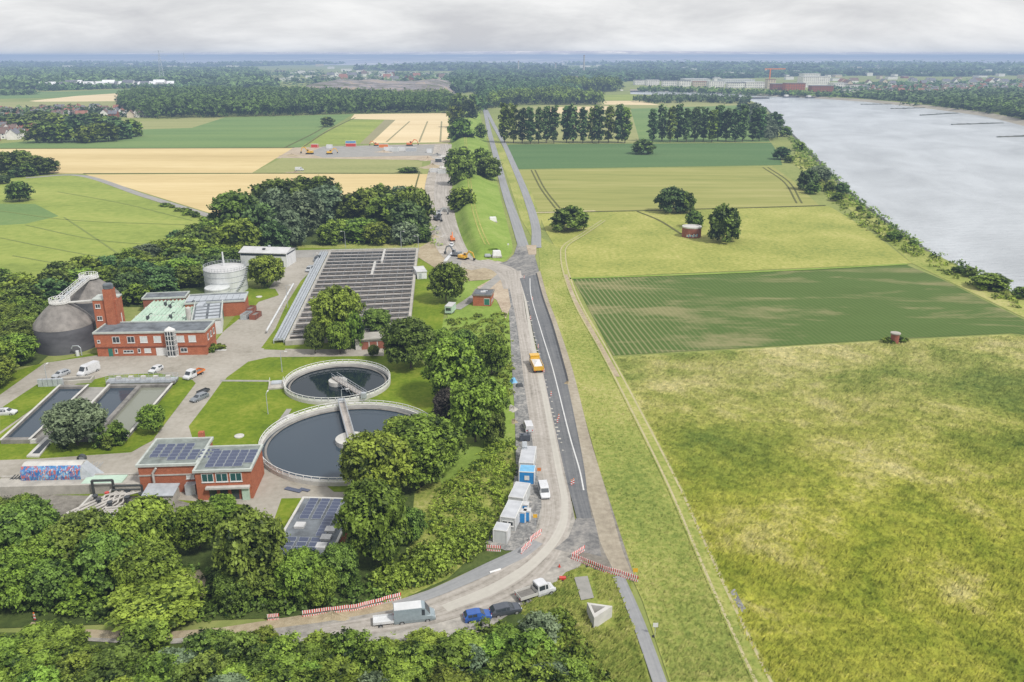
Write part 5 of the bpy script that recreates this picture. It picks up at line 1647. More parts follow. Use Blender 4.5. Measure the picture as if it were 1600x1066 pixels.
mb.build('end_slope', M['galv'], pt)
for x in (1.0, w/2, w-1.0): MB().box(x-.4,.4,0,x+.4,3.8,1.5).build('saddle', M['concrete'], pt)
pw = thing('pipework', 'tangle of pale insulated pipes and dark valves beside the pumping house', 'pipework', G(186,794))
k = ppm(*G(185,800))
mb = MB()
for i in range(4):
    x = -5+i*1.1
    mb.tube([(x-2.5,-3.2,.8),(x,0,1.0),(x+1.8,2.2,1.1),(x+1.8,4.6,1.1)], .22)
for i in range(3):
    y = -1.0-i*.9
    mb.tube([(-1.5,y-.6,.9),(2.2,y,1.0),(4.2,y+1.2,1.0),(5.4,y+3.4,1.2)], .24)
for i in range(5):
    mb.tube([(-4.6+i*.9,-3.6+i*.25,.6),(-3.0+i*.9,.4,.9),(-3.0+i*.9,1.6,1.6),(-1.0+i*.9,3.0,1.6)], .15)
mb.tube([(-6.5,-2.5,.6),(-2,-2.8,.6),(2.5,-2.2,.6),(4.8,-.4,.8),(6.2,2.4,1.0)], .3)
mb.build('pipe', M['pipe'], pw)
mb = MB()
mb.tube([(-6.2,4.0,.5),(-6.2,4.0,3.2),(-2.6,4.2,3.2),(-2.6,4.2,1.2)], .24)
mb.tube([(-2.2,3.4,2.5),(2.8,3.6,2.5),(2.8,3.6,.5)], .2).tube([(-2.2,2.7,2.1),(2.8,2.9,2.1)], .16)
mb.build('dark_pipe', M['pipe_dark'], pw)
mb = MB()
for x, y in ((-3.4,.2),(-1.0,-.8),(1.2,1.0),(3.2,2.2),(-4.6,1.4),(0.4,3.0)):
    mb.cyl((x,y,.3),(x,y,1.6),.32,.32,10).cyl((x,y,1.6),(x,y,1.75),.5,.5,10)
mb.build('valve', M['steel_dark'], pw)
MB().cyl((-3.1,2.6,1.2),(-3.1,2.6,1.7),.4,.4,12).build('valve_wheel', M['red_paint'], pw)
MB().box(-5.6,-4.4,0,5.5,-3.9,.9).box(-6.4,-2,.0,-6.0,3.2,.9).build('kerb_wall', M['concrete_pale'], pw)
rs = thing('rain_shelter', 'pale shed roof below the left pumping house', 'shed', G(226,790), .02)
MB().box(0,0,0,5.2,3.0,1.9).build('wall', M['concrete'], rs)
MB().add([(-.2,-.3,1.95),(5.4,-.3,1.95),(5.4,3.2,2.5),(-.2,3.2,2.5),(-.2,-.3,2.1),(5.4,-.3,2.1),(5.4,3.2,2.65),(-.2,3.2,2.65)],[(4,5,6,7),(0,1,5,4),(1,2,6,5),(2,3,7,6),(3,0,4,7)]).build('roof', M['galv'], rs)
o = G(2,772)
ml = thing('metal_ladder_rack', 'dark metal frames stacked at the left end of the painted tank', 'rack', o)
mb = MB()
for i in range(7): mb.bar((-1+i*.55,-1,.2),(1.2+i*.55,3.2,2.2),.1,.14)
for i in range(3): mb.bar((-1+i*.8,0+i*1.2,.6+i*.6),(3.6+i*.6,.2+i*1.2,.6+i*.6),.1,.1)
mb.build('bar', M['steel_dark'], ml)
sr = thing('screen_conveyor', 'dark slanting screen conveyor with yellow base', 'conveyor', G(133,748))
MB().bar((0,0,.6),(-1.2,2.2,3.4),.9,.6).cyl((-1.3,2.0,3.0),(-1.3,2.8,3.0),.8,.8,14).build('chute', M['steel_dark'], sr)
MB().box(.2,-.4,0,1.9,.9,1.0).build('base', M['yellow_paint'], sr)
mb = MB()
for i in range(6): mb.bar((.3+i*.3,.2,.9),(.7+i*.5,1.4,2.6+.2*(i%2)),.08,.08)
mb.build('bar', M['galv'], sr)

# --- brick hut by the road
o, rz, w = frame((739,478.5),(767,479.5))
hut = thing('brick_hut', 'small red brick hut with flat dark roof and teal door', 'hut', o, rz)
MB().box(0,0,0,w,6.4,3.6).build('wall', M['brick'], hut)
rfh = flat_roof(hut, w, 6.4, 3.6, rim='concrete_dark')
MB().box(w*.35,2.6,3.72,w*.62,3.8,4.1).build('skylight', M['white_roof'], rfh)
MB().box(w*.45,4.4,3.72,w*.7,5.4,3.95).build('skylight', M['galv'], rfh)
doorp(hut, w*.78, 0, .6, 1.6, 1.9, 0, 'green_door')
MB().box(w*.62,-.045,.55,w*.94,.01,2.75).build('door_frame', M['concrete_pale'], hut)
def scrawl(name, seed, w, h, cols):
    """spray-painted scribble made of short flat strokes"""
    g = random.Random(seed); b = MB()
    x = 0
    while x < w:
        z0, z1 = g.uniform(0,.35)*h, g.uniform(.65,1)*h
        b.add([(x,0,z0),(x+.28,0,z0),(x+.34,0,z1),(x+.06,0,z1)],[(0,1,2,3)], g.randrange(len(cols)))
        if g.random() < .7: b.add([(x+.05,-.002,z1-.25),(x+.6,-.002,z1-.3),(x+.6,-.002,z1-.05),(x+.05,-.002,z1)],[(0,1,2,3)], g.randrange(len(cols)))
        if g.random() < .5: b.add([(x+.05,-.003,z0),(x+.55,-.003,z0+.05),(x+.55,-.003,z0+.28),(x+.05,-.003,z0+.22)],[(0,1,2,3)], g.randrange(len(cols)))
        x += g.uniform(.4,.7)
    return b.mesh(name, [M[c] for c in cols])
place('graffiti', scrawl('graffiti', 3, 5.2, 1.5, ['frame','galv','frame']), hut, (w+.03,.6,.6), PI/2)
# --- round bunker
bk = thing('brick_bunker', 'round red brick bunker with white rim and pale graffiti', 'bunker', (G(1084,374)[0], G(1084,370)[1]))
br_ = 30/2/ppm(*G(1084,374))
MB().lathe([(br_,0),(br_,4.4)], 36).build('wall', M['brick_dark'], bk, smooth=True)
MB().lathe([(br_+.08,4.2),(br_+.08,4.75),(br_-.7,4.75),(br_-.7,4.5),(0,4.55)], 36).build('roof', M['concrete_pale'], bk)
gm = MB(); g = random.Random(4)
for k in range(12):
    a0 = -PI/2 - .72 + k*.1; a1 = a0+.07
    z0, z1 = .5+g.uniform(0,.4), 1.5+g.uniform(0,.6)
    rr = br_+.04
    gm.add([(rr*math.cos(a0),rr*math.sin(a0),z0),(rr*math.cos(a1),rr*math.sin(a1),z0),(rr*math.cos(a1),rr*math.sin(a1),z1),(rr*math.cos(a0),rr*math.sin(a0),z1)],[(0,1,2,3)], k % 3 == 2 and 1 or 0)
gm.build('graffiti', [M['frame'], M['blue_light']], bk)
wl_ = thing('brick_well', 'small brick well shaft with flat lid standing in the meadow', 'well', G(1397,536))
MB().lathe([(1.15,0),(1.1,2.7)], 20).build('shaft', M['brick_dark'], wl_)
MB().lathe([(1.35,2.7),(1.35,3.0),(0,3.05)], 20).build('lid', M['concrete'], wl_)
for dx, dy, s in ((-2.0,.2,1.0),(1.8,.3,1.1),(-.8,-.9,.6),(3.2,.6,.8)):
    x, y = G(1397,536)
    tree_at('bush','leaf', x+dx, y+dy, 2.6*s, 1.6*s, 'shrub', 'green shrub at the foot of the brick well', 'shrub', 'shrubs around the brick well')
# ------------------------------------------------------------------ vehicles
def loft_body(st):
    """st: (x, zbot, zbelt, ztop, half width at belt, half width at top)"""
    v, f = [], []
    n = 8
    for x, zb, zl, zt, hb, ht in st:
        v += [(x,-hb*.9,zb),(x,-hb,(zb+zl)*.5),(x,-hb*.98,zl),(x,-ht,zt),(x,ht,zt),(x,hb*.98,zl),(x,hb,(zb+zl)*.5),(x,hb*.9,zb)]
    for i in range(len(st)-1):
        for k in range(n):
            j = (k+1) % n
            f.append((i*n+k, i*n+j, (i+1)*n+j, (i+1)*n+k))
    f.append(tuple(range(n))); f.append(tuple(range((len(st)-1)*n+n-1, (len(st)-1)*n-1, -1)))
    return v, f

def lerp(a, b, t): return tuple(p+(q-p)*t for p, q in zip(a, b))

def add_glass(root, st, sides, fronts, mat='glass'):
    """sides: (i, j, t0, t1) side windows between stations; fronts: (i, j) sloped panes across the width"""
    for i, j, a, b in sides:
        A, B = st[i], st[j]
        for s in (-1, 1):
            def pt(t, u):
                S = lerp(A, B, t)
                y = s*(S[4]*.98+(S[5]-S[4]*.98)*u + .015)
                return (S[0], y, S[2]+(S[3]-S[2])*u)
            MB().quad(pt(a,.14), pt(b,.14), pt(b,.84), pt(a,.84)).build('side_window', M[mat], root)
    for i, j in fronts:
        A, B = st[i], st[j]
        def pf(t, u):
            S = lerp(A, B, t)
            d = .02 if B[0] > 0 else -.02
            return (S[0]+d, (S[5]-.06)*u, S[3]+.02)
        MB().quad(pf(.1,-1), pf(.1,1), pf(.92,1), pf(.92,-1)).build('windscreen' if B[0] > 0 and A[0] > -1 else 'rear_window', M[mat], root)

_wm = {}
def wheels(root, xs, hw, r=.33, w=.22):
    if (r, w) not in _wm:
        t = MB().cyl((0,-w/2,0),(0,w/2,0),r,r,18)
        q = MB().cyl((0,-w/2-.012,0),(0,w/2+.012,0),r*.62,r*.62,12)
        _wm[(r, w)] = (t.mesh('wheel', M['tyre']), q.mesh('rim', M['rim']))
    for x in xs:
        for s in (-1, 1):
            o = place('wheel', _wm[(r, w)][0], root, (x, s*hw, r))
            place('rim', _wm[(r, w)][1], o)

def lights(root, xf, xr, y, z):
    for s in (-1, 1):
        MB().box(xf-.02, s*y-.14, z-.07, xf+.05, s*y+.14, z+.09).build('headlight', M['lamp_glass'], root)
        MB().box(xr-.05, s*y-.10, z-.05, xr+.02, s*y+.10, z+.22).build('tail_light', M['red_paint'], root)

WAGON = [(-2.25,.42,.72,.76,.78,.74),(-2.18,.26,.95,1.0,.86,.76),(-1.72,.2,.98,1.40,.89,.64),(-.1,.18,.96,1.48,.91,.66),(.40,.18,.95,1.42,.91,.64),(1.18,.18,.93,.97,.90,.76),(2.0,.22,.80,.84,.85,.74),(2.25,.4,.60,.64,.72,.66)]
HATCH = [(-1.95,.42,.75,.80,.76,.70),(-1.88,.26,.98,1.05,.84,.74),(-1.5,.2,1.0,1.46,.86,.62),(-.1,.18,.98,1.53,.88,.64),(.35,.18,.97,1.46,.88,.62),(1.05,.18,.95,1.0,.87,.74),(1.75,.22,.82,.86,.82,.70),(1.95,.4,.60,.66,.70,.62)]
VAN = [(-2.9,.45,1.25,2.35,.95,.86),(-2.85,.3,1.25,2.52,1.0,.90),(.9,.28,1.25,2.54,1.02,.90),(1.45,.28,1.22,2.42,1.02,.86),(2.2,.28,1.18,1.30,1.0,.84),(2.75,.32,.92,1.0,.94,.82),(2.9,.45,.7,.76,.86,.78)]
MINIVAN = [(-2.2,.42,1.05,1.75,.86,.76),(-2.12,.26,1.08,1.86,.90,.78),(.3,.24,1.06,1.90,.92,.78),(.75,.24,1.05,1.80,.92,.74),(1.4,.24,1.02,1.10,.90,.76),(2.0,.28,.84,.90,.86,.74),(2.2,.42,.62,.68,.76,.68)]
CAB = [(.05,.45,1.25,2.15,.96,.82),(.12,.4,1.25,2.25,.98,.84),(1.3,.4,1.25,2.27,.98,.84),(1.75,.4,1.22,2.1,.98,.80),(2.4,.4,1.15,1.25,.96,.80),(2.95,.42,.95,1.0,.92,.80),(3.1,.5,.72,.78,.84,.76)]

def car(name, label, st, paint, px, py, heading, group, sides, fronts, wheel_x, hw=.8, cat='car', r=.33, roofrails=False):
    t = thing(name, label, cat, G(px, py), heading, group)
    v, f = loft_body(st)
    MB().add(v, f).build('body', M[paint], t)
    add_glass(t, st, sides, fronts)
    wheels(t, wheel_x, hw, r)
    L = st[-1][0]; zl = st[-1][2]
    lights(t, L-.06, st[0][0]+.02, st[-1][4]*.78, zl+.05)
    MB().box(L-.1,-st[-1][4]*.9,.3,L+.02,st[-1][4]*.9,.5).build('bumper', M['steel_dark'], t)
    if roofrails:
        b = MB()
        for s in (-1,1): b.bar((-1.6,s*.6,1.5),(.2,s*.6,1.54),.05,.05)
        b.build('roof_rail', M['steel_dark'], t)
    return t
CW = [(2,3,.05,.48),(2,3,.52,.95),(3,4,.1,.95)]
CF = [(4,5),(2,1)]
PK = 'cars parked at the treatment plant'
SITE = 'vehicles on the road works'
car('parked_car','white estate car with black roof at the left edge', WAGON,'white_paint', 10,648, math.radians(4), PK, CW, CF, (-1.35,1.4), roofrails=True)
car('parked_car','silver estate car parked beside the white van', WAGON,'silver_paint', 96,588, math.radians(-112), PK, CW, CF, (-1.35,1.4))
car('parked_car','small white hatchback on the yard in front of the offices', HATCH,'white_paint', 244,581, math.radians(-108), PK, [(2,3,.05,.48),(2,3,.52,.95)], CF, (-1.2,1.2))
car('parked_van','white delivery van parked at the head of the basins', VAN,'white_paint', 139,584, math.radians(-110), PK, [(2,3,.15,.95)], [(3,4)], (-1.8,1.75), .88, 'van', .36)
car('parked_car','grey estate car hitched to a dark trailer by the lawn', WAGON,'grey_paint', 312,625, math.radians(-118), PK, CW, CF, (-1.35,1.4))
tr_ = thing('car_trailer','small dark flat trailer behind the grey estate car','trailer',G(318,615),math.radians(-118),None)
MB().box(-1.4,-.75,.5,1.4,.75,.6).box(-1.4,-.75,.6,-1.34,.75,.9).box(-1.4,-.75,.6,1.4,-.70,.9).box(-1.4,.70,.6,1.4,.75,.9).build('bed', M['steel_dark'], tr_)
MB().bar((1.4,0,.5),(2.4,0,.45),.1,.1).build('drawbar', M['galv'], tr_)
wheels(tr_, (0,), .85, .28)
car('site_van','white minivan parked above the container row', MINIVAN,'white_paint', 825,671, math.radians(98), SITE, [(1,2,.05,.46),(1,2,.52,.95),(2,3,.1,.9)], [(3,4)], (-1.4,1.35), .82, 'van')
car('site_van','white minivan on the gravel beside the containers', MINIVAN,'white_paint', 850,773, math.radians(-84), SITE, [(1,2,.05,.46),(1,2,.52,.95),(2,3,.1,.9)], [(3,4)], (-1.4,1.35), .82, 'van')
car('parked_van','large grey blue van with white roof at the curved road', VAN,'bluegrey_paint', 648,969, math.radians(10), SITE, [(2,3,.15,.95)], [(3,4)], (-1.8,1.75), .88, 'van', .36)
vr = [o for o in C.objects if o.get('label','').startswith('large grey blue van')][0]
MB().box(-2.8,-.86,2.53,1.0,.86,2.58).build('roof', M['white_metal'], vr)
car('parked_car','blue hatchback half hidden behind the front thicket', HATCH,'blue_paint', 746,968, math.radians(14), SITE, [(2,3,.05,.48),(2,3,.52,.95)], CF, (-1.2,1.2))
car('parked_car','dark grey estate car in front of the white pickup', WAGON,'dark_paint', 790,958, math.radians(18), SITE, CW, CF, (-1.35,1.4))
car('parked_car','pale van seen far away beside the aeration basins', MINIVAN,'silver_paint', 484,424, math.radians(-100), PK, [(1,2,.05,.95)], [(3,4)], (-1.4,1.35), .82, 'van')
car('parked_car','dark van at the end of the plant road', MINIVAN,'dark_paint', 496,408, math.radians(-100), PK, [(1,2,.05,.95)], [(3,4)], (-1.4,1.35), .82, 'van')
car('site_car','white car among the machines on the churned track', HATCH,'white_paint', 706,385, math.radians(-95), SITE, [(2,3,.05,.95)], CF, (-1.2,1.2))

def pickup(label, px, py, heading, bed, group, bedlen=3.0, load=None):
    t = thing('pickup_truck', label, 'pickup truck', G(px, py), heading, group)
    v, f = loft_body(CAB); MB().add(v, f).build('cab', M['white_paint'], t)
    add_glass(t, CAB, [(1,2,.08,.9),(2,3,.0,.85)], [(3,4)])
    MB().box(.02,-.7,1.35,.045,.7,2.0).build('rear_window', M['glass'], t)
    b = MB()
    b.box(-bedlen,-1.02,.85,-.05,1.02,.95)
    b.box(-bedlen,-1.02,.95,-.05,-.97,1.35).box(-bedlen,.97,.95,-.05,1.02,1.35).box(-bedlen,-.97,.95,-bedlen+.05,.97,1.35).box(-.10,-.97,.95,-.05,.97,1.5)
    b.build('bed', M[bed], t)
    MB().box(-bedlen+.06,-.96,.951,-.11,.96,.965).build('bed_floor', M['concrete_dark'], t)
    MB().box(-bedlen+.1,-.4,.45,2.6,.4,.8).build('chassis', M['steel_dark'], t)
    wheels(t, (-bedlen*.62, 2.2), .84, .36)
    lights(t, 3.04, -bedlen, .66, .85)
    if load:
        MB().bar((-bedlen+.3,-.6,1.25),(-.3,.6,1.3),.5,.3).build('load', M[load], t)
    return t
pickup('white crew cab pickup with empty flat bed at the curved road', 836,932, math.radians(28), 'concrete_pale', SITE, 2.9)
pickup('white tipper pickup with orange bed in front of the offices', 304,589, math.radians(-112), 'orange_paint', PK, 2.8)

def truck(label, px, py, heading):
    t = thing('dump_truck', label, 'truck', G(px, py), heading, SITE)
    MB().box(2.2,-1.2,.9,4.0,1.2,2.9).box(3.9,-1.15,.7,4.1,1.15,1.6).build('cab', M['yellow_paint'], t)
    MB().box(4.001,-1.05,1.9,4.03,1.05,2.7).build('windscreen', M['glass'], t)
    for s in (-1,1): MB().box(2.7,s*1.21-.012,1.9,3.7,s*1.21+.012,2.7).build('side_window', M['glass'], t)
    b = MB()
    b.box(-3.6,-1.25,1.0,1.9,1.25,1.2).box(-3.6,-1.25,1.2,1.9,-1.17,2.3).box(-3.6,1.17,1.2,1.9,1.25,2.3).box(1.8,-1.17,1.2,1.9,1.17,2.6).box(-3.6,-1.17,1.2,-3.5,1.17,2.1)
    b.build('tipper_body', M['yellow_paint'], t)
    MB().add([(-3.4,-1.15,1.9),(1.75,-1.15,2.1),(1.75,1.15,2.1),(-3.4,1.15,1.9),(-.8,0,2.55)],[(0,1,4),(1,2,4),(2,3,4),(3,0,4)]).build('load', M['frame'], t)
    MB().box(-3.4,-.45,.6,3.8,.45,.98).build('chassis', M['steel_dark'], t)
    wheels(t, (-2.6,-1.3,3.0), 1.02, .52, .34)
    lights(t, 4.1, -3.6, .95, .85)
    return t
truck('yellow lorry with white load driving on the gravel roadway', 838,577, math.radians(98))

def excavator(label, px, py, heading, paint='yellow_paint', s=1.0):
    t = thing('excavator', label, 'excavator', G(px, py), heading, 'digging machines on the churned track', (s,s,s))
    for k in (-1,1):
        b = MB(); y = k*1.05
        b.prism([(-1.9,y-.28),(1.9,y-.28),(1.9,y+.28),(-1.9,y+.28)], .25, .75)
        b.cyl((-1.8,y-.28,.42),(-1.8,y+.28,.42),.42,.42,14).cyl((1.8,y-.28,.42),(1.8,y+.28,.42),.42,.42,14)
        b.build('track', M['tyre'], t)
    MB().box(-2.1,-1.2,.95,1.4,1.2,1.7).box(-2.1,-1.2,1.7,-.5,1.2,2.2).cyl((0,0,.6),(0,0,1.0),.7,.7,16).build('body', M[paint], t)
    cb = MB().box(.1,.15,1.7,1.4,1.15,3.0).build('cab', M[paint], t)
    MB().box(.2,.12,2.1,1.3,1.18,2.85).box(1.38,.25,2.0,1.43,1.05,2.85).build('window', M['glass'], cb)
    MB().bar((1.2,-.3,1.6),(3.2,-.3,4.2),.4,.55).bar((3.2,-.3,4.2),(5.0,-.3,3.6),.4,.5).build('boom', M[paint], t)
    MB().bar((5.0,-.3,3.7),(5.8,-.3,1.5),.32,.4).build('stick', M[paint], t)
    MB().add([(5.5,-.8,1.5),(6.2,-.8,1.4),(6.1,-.8,.6),(5.4,-.8,.5),(5.5,.2,1.5),(6.2,.2,1.4),(6.1,.2,.6),(5.4,.2,.5)],[(0,1,2,3),(4,7,6,5),(0,4,5,1),(2,6,7,3),(3,7,4,0)]).build('bucket', M['steel_dark'], t)
    return t
excavator('yellow excavator with lowered boom beside the dark loader', 724,406, math.radians(-30), s=.9)
excavator('dark excavator standing at the grove corner', 683,345, math.radians(-60), 'dark_paint', .95)
excavator('orange excavator on the churned track', 707,377, math.radians(100), 'orange_paint', .8)
excavator('dark grey loader beside the yellow excavator', 713,401, math.radians(150), 'grey_paint', .95)
excavator('white and grey digger left on the churned track', 684,337, math.radians(20), 'silver_paint', .9)
excavator('small yellow excavator on the construction yard', 515,241, math.radians(20), s=1.1)
excavator('yellow green digger at the left of the construction yard', 484,241, math.radians(170), s=1.3)
excavator('orange excavator at the back of the construction yard', 640,228, math.radians(10), 'orange_paint', 1.3)
excavator('second orange excavator at the back of the construction yard', 588,228, math.radians(200), 'orange_paint', 1.0)
# ------------------------------------------------------------------ site cabins and containers
def container(name, label, px, py, rz, L, Wd, Hh, mat='container', roof='container_roof', windows=0, door=True, group='site containers along the road'):
    t = thing(name, label, 'container', G(px, py), rz, group)
    b = MB()
    b.box(0,0,.12,L,Wd,Hh)
    b.build('wall', M[mat], t)
    fr = MB()
    for x in (0, L):
        for y in (0, Wd): fr.box(x-.07,y-.07,.0,x+.07,y+.07,Hh+.01)
    for y in (0, Wd): fr.box(-.06,y-.06,Hh-.14,L+.06,y+.06,Hh+.02).box(-.06,y-.06,.02,L+.06,y+.06,.14)
    for x in (0, L): fr.box(x-.055,.06,Hh-.135,x+.055,Wd-.06,Hh+.015)
    fr.build('frame', M['frame'], t)
    MB().box(.06,.06,Hh+.001,L-.06,Wd-.06,Hh+.06).build('roof', M[roof], t)
    for k in range(windows):
        window(t, L*(.3+.4*k), 0, 1.1, 1.0, .9, 0, 'glass', 0)
    if door: MB().box(L+.002,Wd*.35,.15,L+.04,Wd*.35+.9,2.1).build('door', M['white_metal'], t)
    return t
yaw = math.radians(-12)
# each cabin: front-left ground corner seen in the photo; long side runs away from the camera
container('site_container','front light grey site container nearest the camera',771,849,math.radians(-14),2.25,2.3,2.6,windows=0)
container('site_container','middle light grey site container with dark end windows',782,829,math.radians(-14),2.5,5.6,2.7,windows=2)
container('site_container','rear light grey site container of the three grey ones',795,797,math.radians(-14),2.55,5.4,2.7)
container('tool_container','tall pale container at the far end of the row',811,744,math.radians(-6),2.7,7.0,2.9)
container('blue_container','blue site container with white notice',811,757,math.radians(-6),2.8,2.6,2.7,'blue_plastic','blue_light',group='blue cabins along the road')
nb = [o for o in C.objects if o.name.startswith('blue_container')][0]
MB().box(1.0,-.09,1.0,1.9,-.061,1.9).build('notice', M['frame'], nb)
gu = thing('generator', 'dark generator set behind the tall pale container', 'generator', G(812,692), .1)
MB().box(0,0,.3,2.2,1.2,1.6).box(.3,.2,1.6,.8,.6,1.9).build('housing', M['dark_paint'], gu)
MB().cyl((1.8,.8,1.6),(1.8,.8,2.5),.1,.1,8).build('exhaust', M['steel_dark'], gu)
wheels(gu, (1.1,), .1, .3)
mx = thing('roof_unit', 'grey machine part lying on the tall pale container', 'machine', (G(820,735)[0], G(820,735)[1]+4.2, 2.97), 0)
mb = MB().box(-.5,-1.2,0,.5,1.2,.3)
for i in range(5): mb.cyl((-.45,-1.0+i*.5,.45),(.45,-1.0+i*.5,.45),.16,.16,8)
mb.build('rollers', M['galv'], mx)
def toilet(label, px, py, rz):
    t = thing('portable_toilet', label, 'portable toilet', G(px, py), rz, 'portable toilets beside the containers')
    MB().box(0,0,.1,1.1,1.1,2.1).build('cabin', M['frame'], t)
    MB().prism([(-.05,-.05),(1.15,-.05),(1.15,1.15),(-.05,1.15)],2.1,2.25).build('roof', M['white_roof'], t)
    MB().box(.15,-.03,.15,.95,-.002,1.95).build('door', M['blue_plastic'], t)
    MB().box(-.05,-.05,0,1.15,1.15,.1).build('base', M['blue_plastic'], t)
toilet('left blue and white portable toilet beside the grey containers', 811,818, -.2)
toilet('right blue and white portable toilet beside the grey containers', 818,816, -.2)
toilet('rear portable toilet beside the grey containers', 815,806, -.2)
# ------------------------------------------------------------------ barriers
def barrier_meshes():
    L = 2.0
    fr = MB()
    for x in (.03, L-.03): fr.box(x-.025,-.02,.08,x+.025,.02,1.05)
    fr.box(.05,-.015,.10,L-.05,.015,.15)
    for k in range(9): x = .2+k*.2; fr.box(x-.015,-.012,.15,x+.015,.012,.72)
    bd = MB(); lb = MB()
    for k in range(8):
        x0, x1 = L*k/8, L*(k+1)/8
        bd.box(x0,-.03,.60,x1,.03,1.03, k % 2)
        lb.box(x0,-.028,.16,x1,.028,.36, (k+1) % 2)
    ft = MB()
    for x in (.1, L-.1): ft.box(x-.11,-.38,0,x+.11,.38,.08)
    return fr.mesh('grid', M['frame']), bd.mesh('board', [M['barrier_white'], M['barrier_red']]), lb.mesh('lower_board', [M['barrier_white'], M['barrier_red']]), ft.mesh('foot', M['tyre'])
BM_ = barrier_meshes()
def barrier_run(a, b, n, label, group):
    """n barrier panels set end to end from px a to px b"""
    A, B = Vector(G(*a)), Vector(G(*b))
    d = (B-A)/n; L = d.length
    for k in range(n):
        p = A + d*k + Vector((R.uniform(-.05,.05), R.uniform(-.06,.06)))
        t = thing('site_barrier', label, 'barrier', (p.x, p.y), math.atan2(d.y, d.x)+R.uniform(-.05,.05), group, (L/2.05, 1, 1.2))
        for nm, me in zip(('grid','board','lower_board','foot'), BM_): place(nm, me, t)
barrier_run((473,966),(560,955),6,'red and white barrier panel in the long row on the left','barrier row beside the curved road')
barrier_run((560,955),(627,937),5,'red and white barrier panel in the long row on the left','barrier row beside the curved road')
barrier_run((893,875),(943,895),4,'red and white barrier panel across the closed road','barrier row across the closed road')
barrier_run((943,895),(997,911),4,'red and white barrier panel across the closed road','barrier row across the closed road')
barrier_run((893,875),(914,863),2,'red and white barrier panel turned back at the road end','barrier panels at the road end')
barrier_run((418,972),(437,970),2,'short red and white barrier panel on the sandy path','short barrier on the sandy path')
barrier_run((814,868),(830,852),2,'red and white barrier panel below the containers','barriers below the containers')
barrier_run((828,850),(846,836),2,'red and white barrier panel near the container corner','barriers near the container corner')
barrier_run((760,862),(783,864),2,'white barrier panel lying beside the front container','barriers beside the front container')
def beacon(px, py, label):
    t = thing('warning_beacon', label, 'beacon', G(px, py), R.uniform(-.2,.2), 'red and white warning beacons on the road')
    b = MB()
    for k in range(4): b.box(-.15,-.02,.15+k*.25,.15,.02,.15+(k+1)*.25, k % 2)
    b.build('board', [M['barrier_red'], M['barrier_white']], t)
    MB().box(-.3,-.2,0,.3,.2,.14).build('foot', M['tyre'], t)
    MB().cyl((0,0,1.15),(0,0,1.35),.1,.1,10).build('lamp', M['orange_paint'], t)
for px, py in [(829,500),(832,470),(841,545),(850,583),(861,620),(871,662),(873,656),(896,758),(893,760),(819,436)]:
    beacon(px, py, 'red and white warning beacon standing on the asphalt lane')
beacon(55,970,'red and white warning beacon at the left end of the sandy path')
def roadsign(px, py, label, col, grp=None):
    t = thing('road_sign', label, 'road sign', G(px, py), 0, grp)
    MB().cyl((0,0,0),(0,0,2.2),.04,.04,8).build('pole', M['galv'], t)
    MB().box(-.35,-.05,1.6,.35,-.042,2.3).build('plate', M[col], t)
    MB().box(-.35,-.2,0,.35,.2,.1).build('foot', M['tyre'], t)
roadsign(992,908,'yellow warning sign at the right end of the road barrier','yellow_paint')
roadsign(1023,995,'small white sign beside the grey footpath','frame')
roadsign(842,748,'orange sign board beside the blue container','orange_paint')
roadsign(836,822,'yellow sign board at the container row','yellow_paint')
roadsign(794,389,'small white sign at the foot of the embankment','frame')
bk_ = thing('traffic_cone', 'red traffic cone on the dusty road', 'cone', G(874,888))
MB().cyl((0,0,.05),(0,0,.75),.25,.05,14).build('cone', M['red_paint'], bk_); MB().box(-.3,-.3,0,.3,.3,.05).build('foot', M['tyre'], bk_)
bk2 = thing('tool_trolley', 'red hand machine at the edge of the dusty road', 'machine', G(879,908))
MB().box(-.5,-.3,.2,.5,.3,.7).build('body', M['red_paint'], bk2); MB().tube([(.5,0,.6),(1.0,0,1.0)],.04).build('handle', M['steel_dark'], bk2); wheels(bk2,(0,),.36,.2)
ft = thing('flat_trailer', 'white flat trailer behind the grey blue van', 'trailer', G(598,975), math.radians(10), None)
MB().box(-1.3,-.85,.55,1.6,.85,.68).box(-1.3,-.85,.68,1.6,-.8,.95).box(-1.3,.8,.68,1.6,.85,.95).box(-1.3,-.8,.68,-1.25,.8,.95).build('bed', M['white_metal'], ft)
MB().bar((1.6,-.5,.5),(2.7,0,.45),.1,.1).bar((1.6,.5,.5),(2.7,0,.45),.1,.1).build('drawbar', M['galv'], ft)
wheels(ft,(-.3,),.98,.3)
# triangular concrete block
cb = thing('concrete_block', 'pale hollow triangular concrete block in the rough grass', 'concrete block', G(936,972))
A3 = [(-.9,-1.7),(1.9,.9),(-1.6,1.7)]
I3 = [(-.75,-.7),(.9,.75),(-1.1,1.2)]
mb = MB(); hh = 2.0
for k in range(3):
    j = (k+1) % 3
    mb.prism([A3[k],A3[j],I3[j],I3[k]], 0, hh)
mb.build('shell', M['concrete_pale'], cb)
MB().prism([(p[0]*.98,p[1]*.98) for p in I3], .05, .5).build('floor', M['concrete_dark'], cb)
